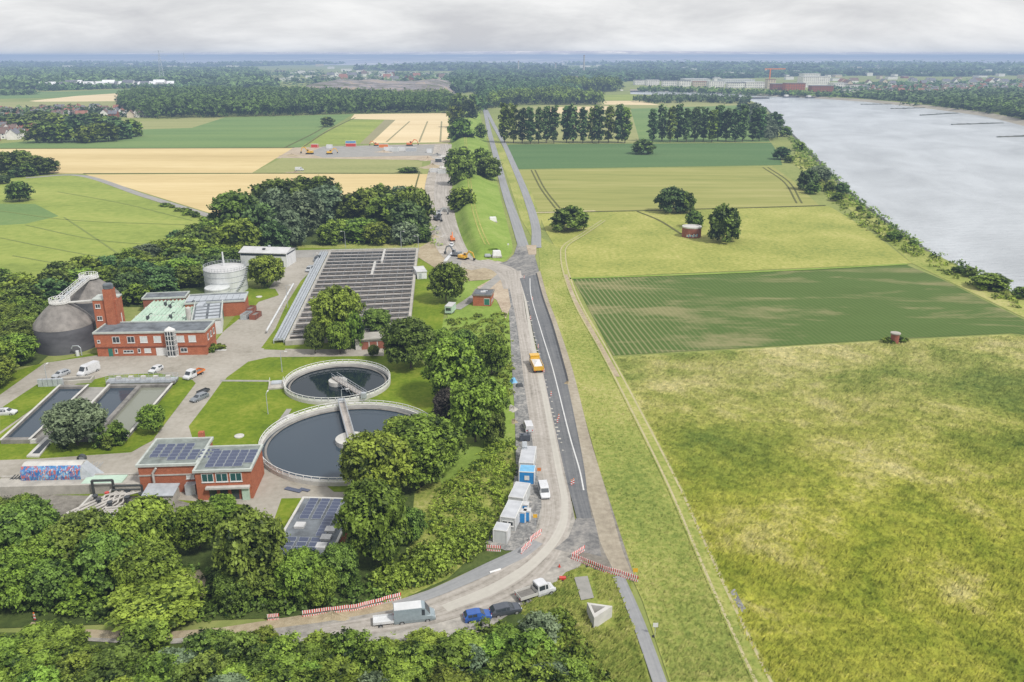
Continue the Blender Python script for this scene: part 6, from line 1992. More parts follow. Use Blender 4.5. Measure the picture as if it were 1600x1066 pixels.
# white blocks on the embankment
for px, py, z, lab in ((770,342,3.6,'upper white plastic covered block on the embankment'),(776,395,2.4,'lower white plastic covered block on the embankment')):
    t = thing('white_block', lab, 'block', (*G(px,py,z), z-1.1), .2)
    MB().add([(-1.7,-1.1,0),(1.7,-1.1,0),(1.7,1.1,0),(-1.7,1.1,0),(-1.4,-.7,1.8),(1.5,-.8,1.9),(1.3,.8,2.0),(-1.4,.8,2.0)],[(0,1,5,4),(1,2,6,5),(2,3,7,6),(3,0,4,7),(4,5,6,7)]).build('cover', M['frame'], t)
    MB().box(-1.9,-1.3,-.6,1.9,1.3,.03).build('pallet', M['concrete'], t)
t = thing('grey_block', 'grey slab lying below the white block', 'block', (*G(762,398,1.6),1.0), .1)
MB().box(-1.2,-.9,0,1.2,.9,.5).box(-1.0,-.7,.5,.9,.7,.8).build('slab', M['galv'], t)
# parked trailer by the brick hut
wt_ = thing('box_trailer', 'pale greenish box trailer parked beside the brick hut', 'trailer', G(704,489), math.radians(78))
MB().box(-2.4,-1.1,.6,2.4,1.1,2.7).build('body', M['green_panel'], wt_)
MB().box(-2.45,-1.15,2.7,2.45,1.15,2.8).build('roof', M['white_roof'], wt_)
MB().box(-2.43,-.8,1.4,-2.405,.8,2.3).build('window', M['glass'], wt_)
MB().bar((2.4,0,.55),(3.6,0,.5),.12,.12).build('drawbar', M['galv'], wt_)
wheels(wt_,(-.4,.4),1.0,.32)
# skips next to the garages
for px, py, mt, lab in ((386,497,'galv','pale blue skip left of the rusty skips'),(392,488,'brick_dark','rusty red skip in the rear'),(400,497,'brick_dark','rusty red skip at the right')):
    t = thing('skip_container', lab, 'skip', G(px, py), math.radians(82), 'skips beside the garages')
    b = MB()
    o_ = [(-2.4,-1.0),(2.0,-1.0),(2.0,1.0),(-2.4,1.0)]; i_ = [(-2.3,-.9),(1.9,-.9),(1.9,.9),(-2.3,.9)]
    for k in range(4):
        j = (k+1) % 4; b.prism([o_[k],o_[j],i_[j],i_[k]], .15, 1.7)
    b.build('wall', M[mt], t)
    MB().box(-2.3,-.9,.2,1.9,.9,1.2).build('filling', M['concrete_dark'], t)
    r = MB()
    for k in range(5): r.box(-2.2+k*1.0,-1.07,.2,-2.05+k*1.0,-1.002,1.6)
    r.build('rib', M['steel_dark'], t)
# street lamps
def lamp(px, py, h, label, rz=0.0):
    t = thing('street_lamp', label, 'street lamp', G(px, py), rz, 'lamps of the treatment plant')
    MB().cyl((0,0,0),(0,0,h),.11,.06,8).build('pole', M['galv'], t)
    MB().bar((0,0,h-.05),(1.2,0,h+.1),.07,.07).build('arm', M['galv'], t)
    MB().box(1.0,-.14,h,1.7,.14,h+.16).build('lamp_head', M['frame'], t)
for px, py, h, lab, rz in [(450,482,7.5,'lamp on the grass strip left of the aeration basins',0),(492,425,7,'lamp beside the upper plant road',0),(540,388,7,'left lamp behind the aeration basins',PI),(627,388,7,'lamp behind the grove opening',0),(654,394,6.5,'lamp at the upper right corner of the basins',PI),(441,582,5.5,'lamp beside the small clarifier',0),(419,648,5,'lamp on the lawn left of the large clarifier',PI/2),(535,634,4,'lamp on the bridge end between the clarifiers',0),(313,552,5,'lamp at the office corner',0),(75,602,5,'lamp above the switch cabinets',PI/2)]:
    lamp(px, py, h, lab, rz)
# small things on the lawns and yard
for px, py, lab in [(374,683,'pale manhole cover on the lower lawn'),(455,652,'pale manhole beside the large clarifier'),(405,465,'round pale lid on the small lawn')]:
    t = thing('manhole', lab, 'manhole', G(px, py))
    MB().lathe([(1.0,0),(1.0,.35),(.8,.4),(0,.42)], 20).build('ring', M['concrete_pale'], t)
t = thing('pump_pit', 'grey pump pit with steel grating beside the small clarifier', 'pump pit', G(432,604), .2)
MB().box(-1.8,-2.2,0,1.8,2.6,.5).build('slab', M['concrete'], t)
MB().box(-1.2,.1,.5,1.2,2.2,.75).build('grating', M['galv'], t)
rl = MB()
for x in (-1.6,1.6):
    for y in (-.2,1.1,2.4): rl.box(x-.03,y-.03,.5,x+.03,y+.03,1.5)
    rl.bar((x,-.2,1.5),(x,2.4,1.5),.06,.06)
rl.build('railing', M['rail_white'], t)
t = thing('planter', 'white planter with green shrubs at the office corner', 'planter', G(345,548), .1)
MB().box(-1.5,-.6,0,1.5,.6,.5).build('box', M['frame'], t)
place('shrub', PROTO['bush']['crown'][('leaf',0)], t, (0,0,.2)).scale = (.9,.5,.7)
for px, py, s in ((335,548,1.0),(330,551,.8)):
    tree_at('bush','leaf', *G(px,py), 2.6*s, 2.0*s, 'shrub', 'green shrub against the office gable', 'shrub', 'shrubs at the office gable')
t = thing('blue_mat', 'bluish sheets lying on the paving beside the solar building', 'sheet', G(462,768), -.4)
MB().box(-2.2,-.5,pz+.02,1.2,.5,pz+.12).box(.4,.4,pz+.02,2.4,1.2,pz+.10).build('sheet', M['pv'], t)
# rubble and soil heaps
def heap(px, py, rx, ry, h, mat, label, name='soil_heap', seed=1):
    g = random.Random(seed); b = MB(); n, m = 22, 7
    v = []
    ph = [g.uniform(0, 6.28) for _ in range(6)]
    for j in range(m):
        t = j/(m-1)
        for i in range(n):
            a = 2*PI*i/n
            k = 1 + .22*math.sin(2*a+ph[0]) + .14*math.sin(3*a+ph[1]) + .08*math.sin(7*a+ph[2])
            z = h*(1-t)**1.0*(1+.25*math.sin(5*a+ph[3]+t*6))*(.35+.65*(1-t)) + g.uniform(-.06,.06)*h
            v.append((rx*k*t*math.cos(a), ry*k*t*math.sin(a), max(-.05, z) if j < m-1 else -.05))
    f = []
    for j in range(m-1):
        for i in range(n): f.append((j*n+i,(j+1)*n+i,(j+1)*n+(i+1)%n,j*n+(i+1)%n))
    b.add(v, f)
    o = b.build(name, M[mat]); o.location = (*G(px, py), 0)
    return tag(o, label, 'heap')
for i, a in enumerate([(676,262,8,9,2.6,'soil','brown soil heap at the yard edge'),(668,250,7,6,2.2,'soil_red','reddish soil heap on the construction yard'),(683,243,5,7,1.8,'gravel','grey gravel heap beside the churned track'),(455,244,10,6,1.6,'soil','low soil heap left on the construction yard'),(600,238,9,4,1.6,'soil_red','pale soil heap in the middle of the yard'),(682,358,3.5,4.5,1.4,'gravel','dark gravel heap at the grove corner'),(678,371,3,3.5,1.2,'soil','soil heap beside the road works'),(800,612,1.6,3.5,.7,'gravel','gravel heap at the shoulder near the lorry'),(802,640,1.5,3.0,.7,'concrete','rubble heap at the gravel shoulder'),(804,660,1.3,2,.6,'soil','small soil heap at the gravel shoulder'),(520,965,3.5,1.6,.9,'soil','brown soil heap behind the long barrier row'),(690,262,4,6,1.5,'concrete_pale','pale rubble heap on the churned track'),(692,245,4,5,1.3,'concrete_pale','second pale rubble heap on the churned track'),(886,600,1.2,2.0,.7,'soil','dark soil heap beside the asphalt edge'),(684,436,2,3,.8,'concrete_pale','pale rubble heap near the control cabin')]):
    heap(*a[:6], a[6], seed=i+1)
t = thing('tarpaulin_stack', 'dark tarpaulin covered stack on the gravel shoulder', 'stack', G(812,605), .1)
MB().add([(-1,-.7,0),(1,-.7,0),(1,.7,0),(-1,.7,0),(-.6,-.4,.9),(.7,-.4,.8),(.6,.4,1.0),(-.7,.3,.85)],[(0,1,5,4),(1,2,6,5),(2,3,7,6),(3,0,4,7),(4,5,6,7)]).build('cover', M['steel_dark'], t)
t = thing('pale_tarp', 'pale blue tarpaulin heap on the gravel shoulder', 'stack', G(803,598), .3)
MB().add([(-.8,-1,0),(.8,-1,0),(.9,1,0),(-.9,1,0),(-.3,-.6,1.0),(.4,-.5,.8),(.3,.6,1.2),(-.4,.5,1.0)],[(0,1,5,4),(1,2,6,5),(2,3,7,6),(3,0,4,7),(4,5,6,7)]).build('cover', M['blue_light'], t)
# long white pipes / kerb stones
def bundle(px, py, rz, n, L, mat, label, name, cat='pipes'):
    b = MB()
    for i in range(n): b.cyl((0,i*.45,.22),(L,i*.45,.22),.2,.2,8)
    o = b.build(name, M[mat]); o.location = (*G(px, py), 0); o.rotation_euler = (0,0,rz)
    return tag(o, label, cat)
bundle(697,409,math.radians(82),3,16,'white_metal','long white pipes laid out among the road works','pipe_bundle')
bundle(690,372,math.radians(80),2,8,'pipe','pale pipes beside the dark gravel heap','pipe_bundle')
bundle(765,897,math.radians(28),1,1.9,'frame','single white post lying at the road edge','post','post')
# yard equipment
YD = 'containers on the construction yard'
for i, (px, py, L, mat, lab) in enumerate([(600,236,7,'white_metal','left white container on the yard'),(612,237,6,'container','second white container on the yard'),(622,236,6,'frame','right white container on the yard'),(634,237,9,'silver_paint','long grey container on the yard'),(540,226,9,'blue_plastic','blue container at the back of the yard'),(540,229.5,9,'red_paint','red container in front of the blue one'),(486,231,6,'red_paint','small red container at the left of the yard'),(510,232,5,'white_metal','small white container at the left of the yard'),(667,239,4,'white_metal','single white cabin at the right of the yard'),(592,231,8,'orange_paint','orange container at the back of the yard')]):
    container('yard_container', lab, px, py, R.uniform(-.15,.15), L, 2.5, 3.0, mat, 'white_roof', 0, False, YD)
for i, (px, py, L, mat, lab) in enumerate([(680,254,5,'dark_paint','dark cabin among the soil heaps'),(672,270,6,'white_metal','white cabin at the yard entrance'),(684,272,6,'container','grey cabin at the yard entrance')]):
    container('site_cabin', lab, px, py, R.uniform(-.15,.15), L, 2.5, 2.8, mat, 'white_roof', 0, False, 'cabins at the yard entrance')
car('delivery_van','pale van standing on the grassy strip before the yard', VAN,'white_paint', 468,267, math.radians(3), None, [(2,3,.15,.95)], [(3,4)], (-1.8,1.75), .88, 'van', .36)
heap(462,270,8,3,1.0,'soil','low earth heap at the pale van', seed=33)
t = thing('shrub_row', 'dark shrub at the end of the grassy yard strip', 'shrub', G(640,270)); place('crown', PROTO['bush']['crown'][('leaf_dark',1)], t).scale=(5,3,1.4)
# ------------------------------------------------------------------ far landscape
def far_wood(name, poly_px, spacing, h, mat, label, nper=22, size=None, seed=1, jit=.45, rmul=.68, ground=False, gaps=0.0, gs=.004):
    poly = poly_px if ground else [G(*p) for p in poly_px]
    g = random.Random(seed)
    xs = [p[0] for p in poly]; ys = [p[1] for p in poly]
    cl = []; y = min(ys); row = 0
    while y < max(ys):
        x = min(xs) + (spacing/2 if row % 2 else 0)
        while x < max(xs):
            qx, qy = x+g.uniform(-jit,jit)*spacing, y+g.uniform(-jit,jit)*spacing
            gap = gaps and (math.sin(qx*gs+2.1*math.sin(qy*gs*.7))*math.sin(qy*gs*.8+1.7*math.sin(qx*gs*.6)) < -1+2*gaps*.75)
            if not gap and pip(qx, qy, poly):
                hh = h*g.uniform(.72,1.2); r = spacing*rmul*g.uniform(.8,1.25)
                cl.append((qx, qy, hh*.45, r, hh*.55, g.uniform(.1,.8)))
            x += spacing
        y += spacing*.87; row += 1
    if not cl: return
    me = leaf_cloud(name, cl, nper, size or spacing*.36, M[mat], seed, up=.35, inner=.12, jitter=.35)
    return tag(place(name, me), label, None, None, 'stuff')

# dark wood on the left behind the green field
far_wood('forest', [(196,180),(235,186),(352,184),(552,178),(703,176.5),(703,160),(620,158),(560,153),(430,150),(330,148),(215,150),(190,160)], 12, 17, 'leaf_dark', 'long dark wood behind the green field', 64, 1.9, 21)
far_wood('forest', [(380,152),(700,158),(703,150),(560,150),(400,146)], 12, 13, 'leaf_dark', 'wood edge below the grey mound', 34, 2.4, 22)
far_wood('forest', [(700,176),(748,172),(752,140),(880,132),(968,136),(968,141),(912,142),(900,150),(840,152),(800,160),(760,170),(745,178)], 14, 17, 'leaf_blue', 'dark wood straight ahead where the roads end', 40, 2.6, 23)
far_wood('forest', [(760,172),(800,165),(860,164),(940,165),(938,158),(905,155),(870,150),(800,155),(760,162)], 11, 18, 'leaf', 'lighter wood behind the left poplars', 44, 2.2, 24)
far_wood('forest', [(880,136),(968,138),(968,143),(912,145),(880,143)], 10, 24, 'leaf_dark', 'tall dark block of trees left of the river bend', 40, 2.6, 37)
far_wood('forest', [(992,160),(1030,162),(1090,160),(1165,164),(1175,160),(1130,156),(1050,154),(1000,157)], 12, 10, 'leaf_blue', 'wood along the near side of the river bend', 40, 2.2, 25)
far_wood('forest', [(1160,176),(1186,184),(1215,215),(1200,222),(1180,200),(1150,172)], 9, 12, 'leaf_silver', 'willow wood on the river bank behind the poplars', 40, 2.0, 26)
far_wood('forest', [(-200,141),(20,141),(110,139.5),(200,135),(330,136),(390,148),(430,141),(420,125),(400,110),(-200,110)], 24, 15, 'leaf_blue', 'wide dark wood in the left distance', 18, 7, 27, gaps=.3, gs=.004)
far_wood('forest', [(700,148),(880,130),(890,113),(720,113),(700,125)], 22, 13, 'leaf_blue', 'dark woods beyond the end of the roads', 18, 7, 38, gaps=.5, gs=.006)
far_wood('forest', [(-300,109),(300,108.5),(560,111),(900,112),(900,103),(500,100),(-300,101)], 48, 13, 'leaf_blue', 'far hazy woods in the left distance', 12, 15, 28, gaps=.72, gs=.0022)
far_wood('forest', [(900,123),(960,128),(1040,127),(1240,120),(1700,120),(1700,112),(900,110)], 30, 10, 'leaf_blue', 'dark wooded band behind the riverside town', 16, 8, 29, gaps=.45, gs=.006)
far_wood('forest', [(880,110),(1800,112),(1800,102),(880,101)], 56, 13, 'leaf_blue', 'far hazy woods in the right distance', 12, 17, 30, gaps=.72, gs=.0022)
far_wood('forest', [(1405,168),(1440,163.5),(1500,159),(1600,156),(1750,168),(1750,215),(1600,187),(1530,174),(1440,163)], 13, 9, 'leaf_dark', 'green riverside wood on the far bank at the right', 26, 3.4, 31)
far_wood('forest', [(1335,153),(1400,158),(1450,162),(1560,160),(1700,150),(1700,142),(1560,146),(1440,150),(1345,148)], 14, 8, 'leaf_blue', 'trees between town gardens and far bank', 20, 4.2, 32)
far_wood('forest', [(1000,142),(1060,142.5),(1200,148.5),(1330,153),(1330,150.5),(1200,146),(1060,140.5),(1000,140)], 14, 6, 'leaf_dark', 'strip of trees along the far quay', 18, 4, 33)
far_wood('hedgerow', [(0,150),(60,148),(60,146.5),(0,147)], 12, 9, 'leaf_blue', 'hedgerow in the far left fields', 18, 3.5, 34)
far_wood('hedgerow', [(60,143),(200,138.5),(320,137.5),(320,136),(200,136.5),(60,140)], 13, 9, 'leaf_blue', 'garden trees of the white house row', 16, 3.8, 35)
far_wood('hedgerow', [(-60,205),(0,200),(60,190),(170,182),(215,184),(215,178),(100,176),(-60,182)], 16, 9, 'leaf_blue', 'garden trees of the village', 20, 3.4, 36, jit=.5)

# --- mound of the gravel works
def mound():
    fl = [(395,158),(450,160),(520,160),(600,161),(668,160),(690,156)]
    v, f = [], []
    n, m = 60, 10
    base = catmull([G(*p) for p in [(385,157),(450,158),(520,158.5),(600,159),(668,158),(700,155)]], n)
    for j in range(m+1):
        t = j/m
        for i in range(n+1):
            s = i/n
            prof = min(1, s*6)*min(1, (1-s)*3.2)
            k = (t/.45) if t < .45 else 1.0
            z = 30*prof*(k*k*(3-2*k)) * (.82+.18*math.sin(s*9)) + (R.uniform(-.7,.7) if 0 < j < m else 0)
            if s < .35: z *= .75
            v.append((base[i][0]*(1+.0*t), base[i][1] + 620*t, max(.03, z) if t < .98 else .03))
    for j in range(m):
        for i in range(n):
            f.append((j*(n+1)+i, j*(n+1)+i+1, (j+1)*(n+1)+i+1, (j+1)*(n+1)+i))
    mt, nt, bs = newmat('mound_spoil')
    p = pos(nt)
    a = noise(nt, mapping(nt, p, (.6,.6,6)), .02, 5, .65, .6); b = noise(nt, p, .09, 5, .7)
    sp = nd(nt, 'ShaderNodeSeparateXYZ'); lk(nt, p, sp.inputs[0])
    c = ramp(nt, math_(nt,'ADD',math_(nt,'MULTIPLY',a,.7),math_(nt,'MULTIPLY',b,.3)), [(.38,(.09,.11,.05)),(.45,(.15,.13,.11)),(.51,(.24,.225,.235)),(.57,(.36,.27,.19)),(.63,(.16,.18,.08))])
    lk(nt, c, bs.inputs['Base Color']); bs.inputs['Roughness'].default_value = .95
    me = bpy.data.meshes.new('spoil_mound'); me.from_pydata(v, [], f); me.materials.append(mt)
    me.polygons.foreach_set('use_smooth', [True]*len(f))
    tag(place('spoil_mound', me), 'grey brown spoil mound of the gravel works', None, None, 'structure')
mound()

# --- houses
def house_meshes(L, W, h, rh):
    wm = MB()
    wm.box(0,0,0,L,W,h)
    wm.add([(0,0,h),(0,W,h),(0,W/2,h+rh)],[(0,2,1)]).add([(L,0,h),(L,W,h),(L,W/2,h+rh)],[(0,1,2)])
    rf = MB(); o = .4
    rf.add([(-o,-o,h-.15),(L+o,-o,h-.15),(L+o,W/2,h+rh+.12),(-o,W/2,h+rh+.12),(L+o,W+o,h-.15),(-o,W+o,h-.15)],[(0,1,2,3),(3,2,4,5)])
    ch = MB().box(L*.3,W*.4,h+rh*.5,L*.3+.7,W*.4+.7,h+rh+1.1)
    wn = MB()
    for k in range(3):
        for z in (1.0, 3.6):
            if z+1.3 < h: wn.box(L*(.15+.3*k),-.04,z,L*(.15+.3*k)+1.4,-.005,z+1.3)
    return wm, rf, ch, wn
HM = {}
hspec = [(11,9,5.2,4.0),(14,9,5.6,4.2),(9,8,4.8,4.2),(18,10,8.0,4.0)]
for i, sp_ in enumerate(hspec):
    wm, rf, ch, wn = house_meshes(*sp_)
    HM[i] = dict(w={k: wm.mesh('wall', M[k]) for k in ('house_white','house_cream','brick_dark')}, r={k: rf.mesh('roof', M[k]) for k in ('tile_red','tile_brown','tile_grey','roof_pale')}, c=ch.mesh('chimney', M['brick_dark']), n=wn.mesh('window_row', M['dark_band']))
WN = {'house_white':'white','house_cream':'cream','brick_dark':'dark brick'}
RN = {'tile_red':'red','tile_brown':'brown','tile_grey':'slate grey','roof_pale':'pale'}
def house(x, y, rz, where, group, i=None, near=False, w=None, r=None, s=1.0):
    i = R.randrange(3) if i is None else i
    w = w or pick([('house_white',7),('house_cream',2),('brick_dark',1)]); r = r or pick([('tile_red',2.5),('tile_brown',3),('tile_grey',4)])
    t = thing('house', '%s house with %s roof %s' % (WN[w], RN[r], where), 'house', (x, y), rz, group, (s,s,s))
    place('wall', HM[i]['w'][w], t)
    q = place('roof', HM[i]['r'][r], t)
    if near:
        place('chimney', HM[i]['c'], q); place('window_row', HM[i]['n'], t)
# village at the left edge
def hs(where, group, near, opts=None, s=1.0, rzs=(0.1, .1+PI/2), w=None, r=None):
    return lambda x, y: house(x, y, R.choice(rzs)+R.uniform(-.1,.1), where, group, None, near, w, r, s)
scatter([(-40,204),(0,201),(60,190),(100,190),(130,184),(222,187),(232,178),(150,172),(60,174),(-40,180)], 24, hs('in the village behind the small wood','houses of the village', True))
scatter([(-40,224),(0,222),(42,219),(42,205),(0,204),(-40,206)], 19, hs('at the left edge of the village','houses at the left edge of the village', True, r=None))
# row of white houses far left
for k in range(22):
    px = 52+ 206*k/21
    x, y = G(px+R.uniform(-2,2), 138.6-1.6*k/21)
    house(x, y, R.uniform(-.15,.15), 'in the far row beyond the left fields', 'row of white houses beyond the left fields', R.choice([0,1,3]), False, 'house_white', R.choice(['roof_pale','roof_pale','tile_grey']), 1.6)
# town on the far bank, right
scatter([(1335,147),(1430,150),(1560,146),(1640,150),(1700,144),(1700,134),(1560,135),(1440,137),(1340,139)], 46, hs('in the town on the far bank','houses of the far bank town', False, s=1.0))
scatter([(1300,138),(1440,136),(1700,133),(1700,127),(1440,129),(1300,132)], 105, hs('at the back of the far bank town','houses at the back of the far bank town', False, s=1.7))
far_wood('garden_trees', [(1300,150),(1430,152),(1700,150),(1700,128),(1440,129),(1300,134)], 27, 6.5, 'leaf_blue', 'garden trees of the far bank town', 18, 4, 40, jit=.5, gaps=.25, gs=.03)
# town centre left, behind the mound
scatter([(520,128),(560,130),(690,132),(700,124),(620,118),(500,116)], 170, hs('behind the grey mound','houses behind the grey mound', False, s=2.2))
far_wood('garden_trees', [(420,136),(560,136),(700,140),(720,120),(600,114),(420,114)], 60, 10, 'leaf_blue', 'trees between the houses behind the mound', 16, 8, 41, gaps=.3)

# --- larger buildings on the quay
def block(px, py, wpx, hpx, dpt, wall, roof, label, cat='building', storeys=True, name='apartment_block', group='large buildings on the far quay'):
    x, y = G(px, py); k = ppm(x, y); W = wpx/k; Hh = hpx/k
    t = thing(name, label, cat, (x-W/2, y), R.uniform(-.06,.06), group)
    MB().box(0,0,0,W,dpt,Hh).build('wall', M[wall], t)
    MB().box(-.5,-.5,Hh,W+.5,dpt+.5,Hh+.8).build('roof', M[roof], t)
    n = max(1, int(Hh/3.6))
    if storeys:
        b = MB()
        for i in range(n):
            z = Hh*(i+.35)/n
            m = max(2, int(W/5))
            for q in range(m): b.box(W*(q+.25)/m,-.25,z,W*(q+.68)/m,-.01,z+Hh/n*.26)
        b.build('window_row', M['dark_band'], t)
    return t
for a in [
 (1275,137,42,16,40,'house_white','white_roof','large white industrial building, the tallest on the quay'),
 (1268,128,26,12,40,'house_white','white_roof','white rear tower part of the industrial building'),
 (1313,139,22,8,40,'house_white','white_roof','white low hall right of the industrial building'),
 (1242,142,30,11,30,'brick','tile_grey','wide red brick block on the quay'),
 (1216,141,18,9,30,'brick_dark','tile_grey','dark brick block left of the wide red one'),
 (1285,144,34,9,24,'brick_dark','tile_grey','grey brown block with many windows on the quay'),
 (1205,139,12,14,25,'house_cream','tile_red','narrow cream block beside the crane'),
 (1180,138,30,9,30,'house_white','white_roof','white residential block left of the crane'),
 (1150,138,26,8,30,'far_wall','tile_grey','pale residential block with grey roof'),
 (1120,137,24,9,30,'house_white','white_roof','white residential block with flat roof'),
 (1094,136,22,8,30,'house_cream','tile_red','cream residential block with red roof'),
 (1070,136,18,9,30,'far_wall','tile_grey','pale tall block near the river bend'),
 (1046,135,22,8,30,'house_white','tile_grey','white block near the river bend'),
 (1020,134,20,8,30,'far_wall','white_roof','pale block with bright roof near the river bend'),
 (1000,133,16,7,30,'house_white','tile_grey','white block at the left end of the quay'),
 (1155,131,50,6,60,'white_metal','white_roof','long white hall roof behind the quay'),
 (1090,129,40,5,60,'white_metal','white_roof','long pale hall behind the river bend'),
 (1340,140,24,7,30,'house_white','tile_brown','white house row right of the industrial building'),
 (1330,147,22,7,20,'house_white','tile_grey','white terrace near the far quay'),
]:
    block(*a)
FD_ = 'distant town buildings'
for i in range(110):
    px = R.uniform(880, 1600); py = R.choice([98,100,103,106,109,112]) + R.uniform(-1.5,1.5)
    block(px, py, R.uniform(4,13), R.uniform(2.6,5.0), R.uniform(30,80), pick([('house_white',4),('far_wall',2),('house_cream',1)]), pick([('white_roof',3),('tile_grey',2)]), 'pale distant building on the right horizon', storeys=False, group='distant buildings on the right horizon')
for i in range(90):
    px = R.uniform(0, 880); py = R.choice([97,99,101,104,108]) + R.uniform(-1.5,1.5)
    block(px, py, R.uniform(4,12), R.uniform(2.4,4.6), R.uniform(30,80), pick([('house_white',4),('far_wall',2),('house_cream',1)]), pick([('white_roof',3),('tile_grey',2)]), 'pale distant building on the left horizon', storeys=False, group='distant buildings on the left horizon')
for i in range(120):
    rgt = i % 3 > 0
    px = R.uniform(890, 1640) if rgt else R.uniform(430, 760); py = R.uniform(113, 127)
    block(px, py, R.uniform(4,15), R.uniform(2.6,5.2), R.uniform(20,50), pick([('house_white',5),('far_wall',2),('house_cream',2),('brick_dark',.6)]), pick([('white_roof',3),('tile_grey',2),('tile_brown',1.5)]), 'pale town building in the middle distance %s' % ('behind the far quay' if rgt else 'behind the grey mound'), storeys=False, group='town buildings in the middle distance')
for px, py, w, h, lab in [(540,112,14,4,'row of pale slabs above the far woods'),(660,131,30,3,'long white hall at the right foot of the mound'),(450,127,26,4,'white works hall left of the mound'),(173,101,8,5,'white tower block on the left horizon'),(880,117,30,3,'pale factory hall in the middle distance'),(1000,113,40,3,'long pale factory hall before the right hills'),(604,100,3,5,'slim white tower on the horizon'),(1111,98,14,4,'white hall on the right slope')]:
    block(px, py, w, h, 50, 'house_white', 'white_roof', lab, storeys=False, group=None)
for px, y0, y1, lab in [(912,116,89,'tall dark chimney in the middle distance'),(810,112,97,'slim chimney left in the middle distance'),(868,113,101,'pale chimney in the middle distance')]:
    x, y = G(px, y0); k = ppm(x, y)
    t = thing('factory_chimney', lab, 'chimney', (x, y))
    MB().cyl((0,0,0),(0,0,(y0-y1)/k),4.5,3,12).build('shaft', M['concrete'], t)
    MB().cyl((0,0,(y0-y1)/k),(0,0,(y0-y1)/k+3),3.4,3.4,12).build('rim', M['brick_dark'], t)
# tower crane at the quay
x, y = G(1201,138); k = ppm(x, y)
t = thing('tower_crane', 'orange tower crane beside the quay buildings', 'crane', (x, y), .3)
MB().box(-1.2,-1.2,0,1.2,1.2,28/k).build('mast', M['orange_paint'], t)
MB().box(-16,-1,28/k,42,1,28/k+2).build('jib', M['orange_paint'], t)
MB().box(-16,-1.6,28/k-3,-11,1.6,28/k).build('counterweight', M['concrete'], t)
# pylons
def pylon(px, py, top, label):
    x, y = G(px, py); Hh = (py-top)/ppm(x, y)
    t = thing('power_pylon', label, 'pylon', (x, y), .5, 'high voltage pylons')
    b = MB(); w = Hh*.085; r = .45
    for sx in (-1,1):
        for sy in (-1,1): b.bar((sx*w,sy*w,0),(sx*.8,sy*.8,Hh*.97),r,r)
    nn = 9
    for i in range(nn):
        t0, t1 = i/nn, (i+1)/nn
        for s in (-1,1):
            w0, w1 = w+(.8-w)*t0, w+(.8-w)*t1
            b.bar((-w0,s*w0,Hh*t0),(w1,s*w1,Hh*t1),.3,.3); b.bar((w0,s*w0,Hh*t0),(-w1,s*w1,Hh*t1),.3,.3)
            b.bar((s*w0,-w0,Hh*t0),(s*w1,w1,Hh*t1),.3,.3)
    b.build('tower', M['galv'], t)
    a = MB()
    for z, ln in ((.68,.20),(.82,.26),(.94,.16)):
        for s in (-1,1):
            a.bar((0,0,Hh*z),(s*Hh*ln,0,Hh*z),.5,.5); a.bar((0,0,Hh*z+Hh*.045),(s*Hh*ln,0,Hh*z),.35,.35)
    a.build('cross_arm', M['galv'], t)
pylon(254,129,81,'large pylon in the left distance')
pylon(290,110,84,'smaller pylon farther away to the right of the large one')
# boats and groynes
for px, py, L, lab in [(1238,152.5,40,'long dark barge near the far quay'),(1272,153.5,36,'second dark barge at the far quay'),(986,144,60,'dark barge in the river bend'),(1180,154.5,60,'dark jetty boat before the willow bank')]:
    x, y = G(px, py, -3.1)
    t = thing('river_barge', lab, 'barge', (x, y, -3.1), R.uniform(-.1,.3))
    h = MB().prism([(-L/2,-4),(L/2-6,-4),(L/2,0),(L/2-6,4),(-L/2,4)], -.4, 2.2); h.build('hull', M['dark_paint'], t)
    MB().box(-L/2+2,-3,2.2,-L/2+9,3,5.5).build('wheelhouse', M['far_wall'], t)
    MB().box(-L/2+11,-3.2,2.2,L/2-9,3.2,3.2).build('hatch', M['concrete_dark'], t)
for (a, b, lab) in [((1345,163.5),(1402,163),'groyne farthest up the river'),((1392,170.2),(1452,168.5),'second groyne on the far bank'),((1438,180.5),(1495,177),'third groyne on the far bank'),((1487,195),(1566,192.5),'fourth groyne on the far bank'),((1558,214.5),(1660,211),'groyne nearest the right edge')]:
    A, B = Vector(G(*a,-3.1)), Vector(G(*b,-3.1)); d = (B-A)
    g = random.Random(int(a[0])); v, f = [], []; n = 24
    nrm = Vector((-d.y, d.x)).normalized()
    for i in range(n+1):
        c = A + d*(i/n); w = 3.0*g.uniform(.7,1.3)*(.4+.6*min(1,i/4)); z = -3.1+ .9*g.uniform(.6,1.3)
        v += [(*(c-nrm*w*1.6),-3.6),(*(c-nrm*w*.5),z),(*(c+nrm*w*.5),z),(*(c+nrm*w*1.6),-3.6)]
    for i in range(n):
        for k in range(3): f.append((i*4+k,i*4+k+1,i*4+k+5,i*4+k+4))
    f += [(0,3,2,1)]
    me = bpy.data.meshes.new('groyne'); me.from_pydata(v, [], f); me.materials.append(M['bank'])
    tag(place('groyne', me), lab, 'groyne', 'groynes on the far bank')

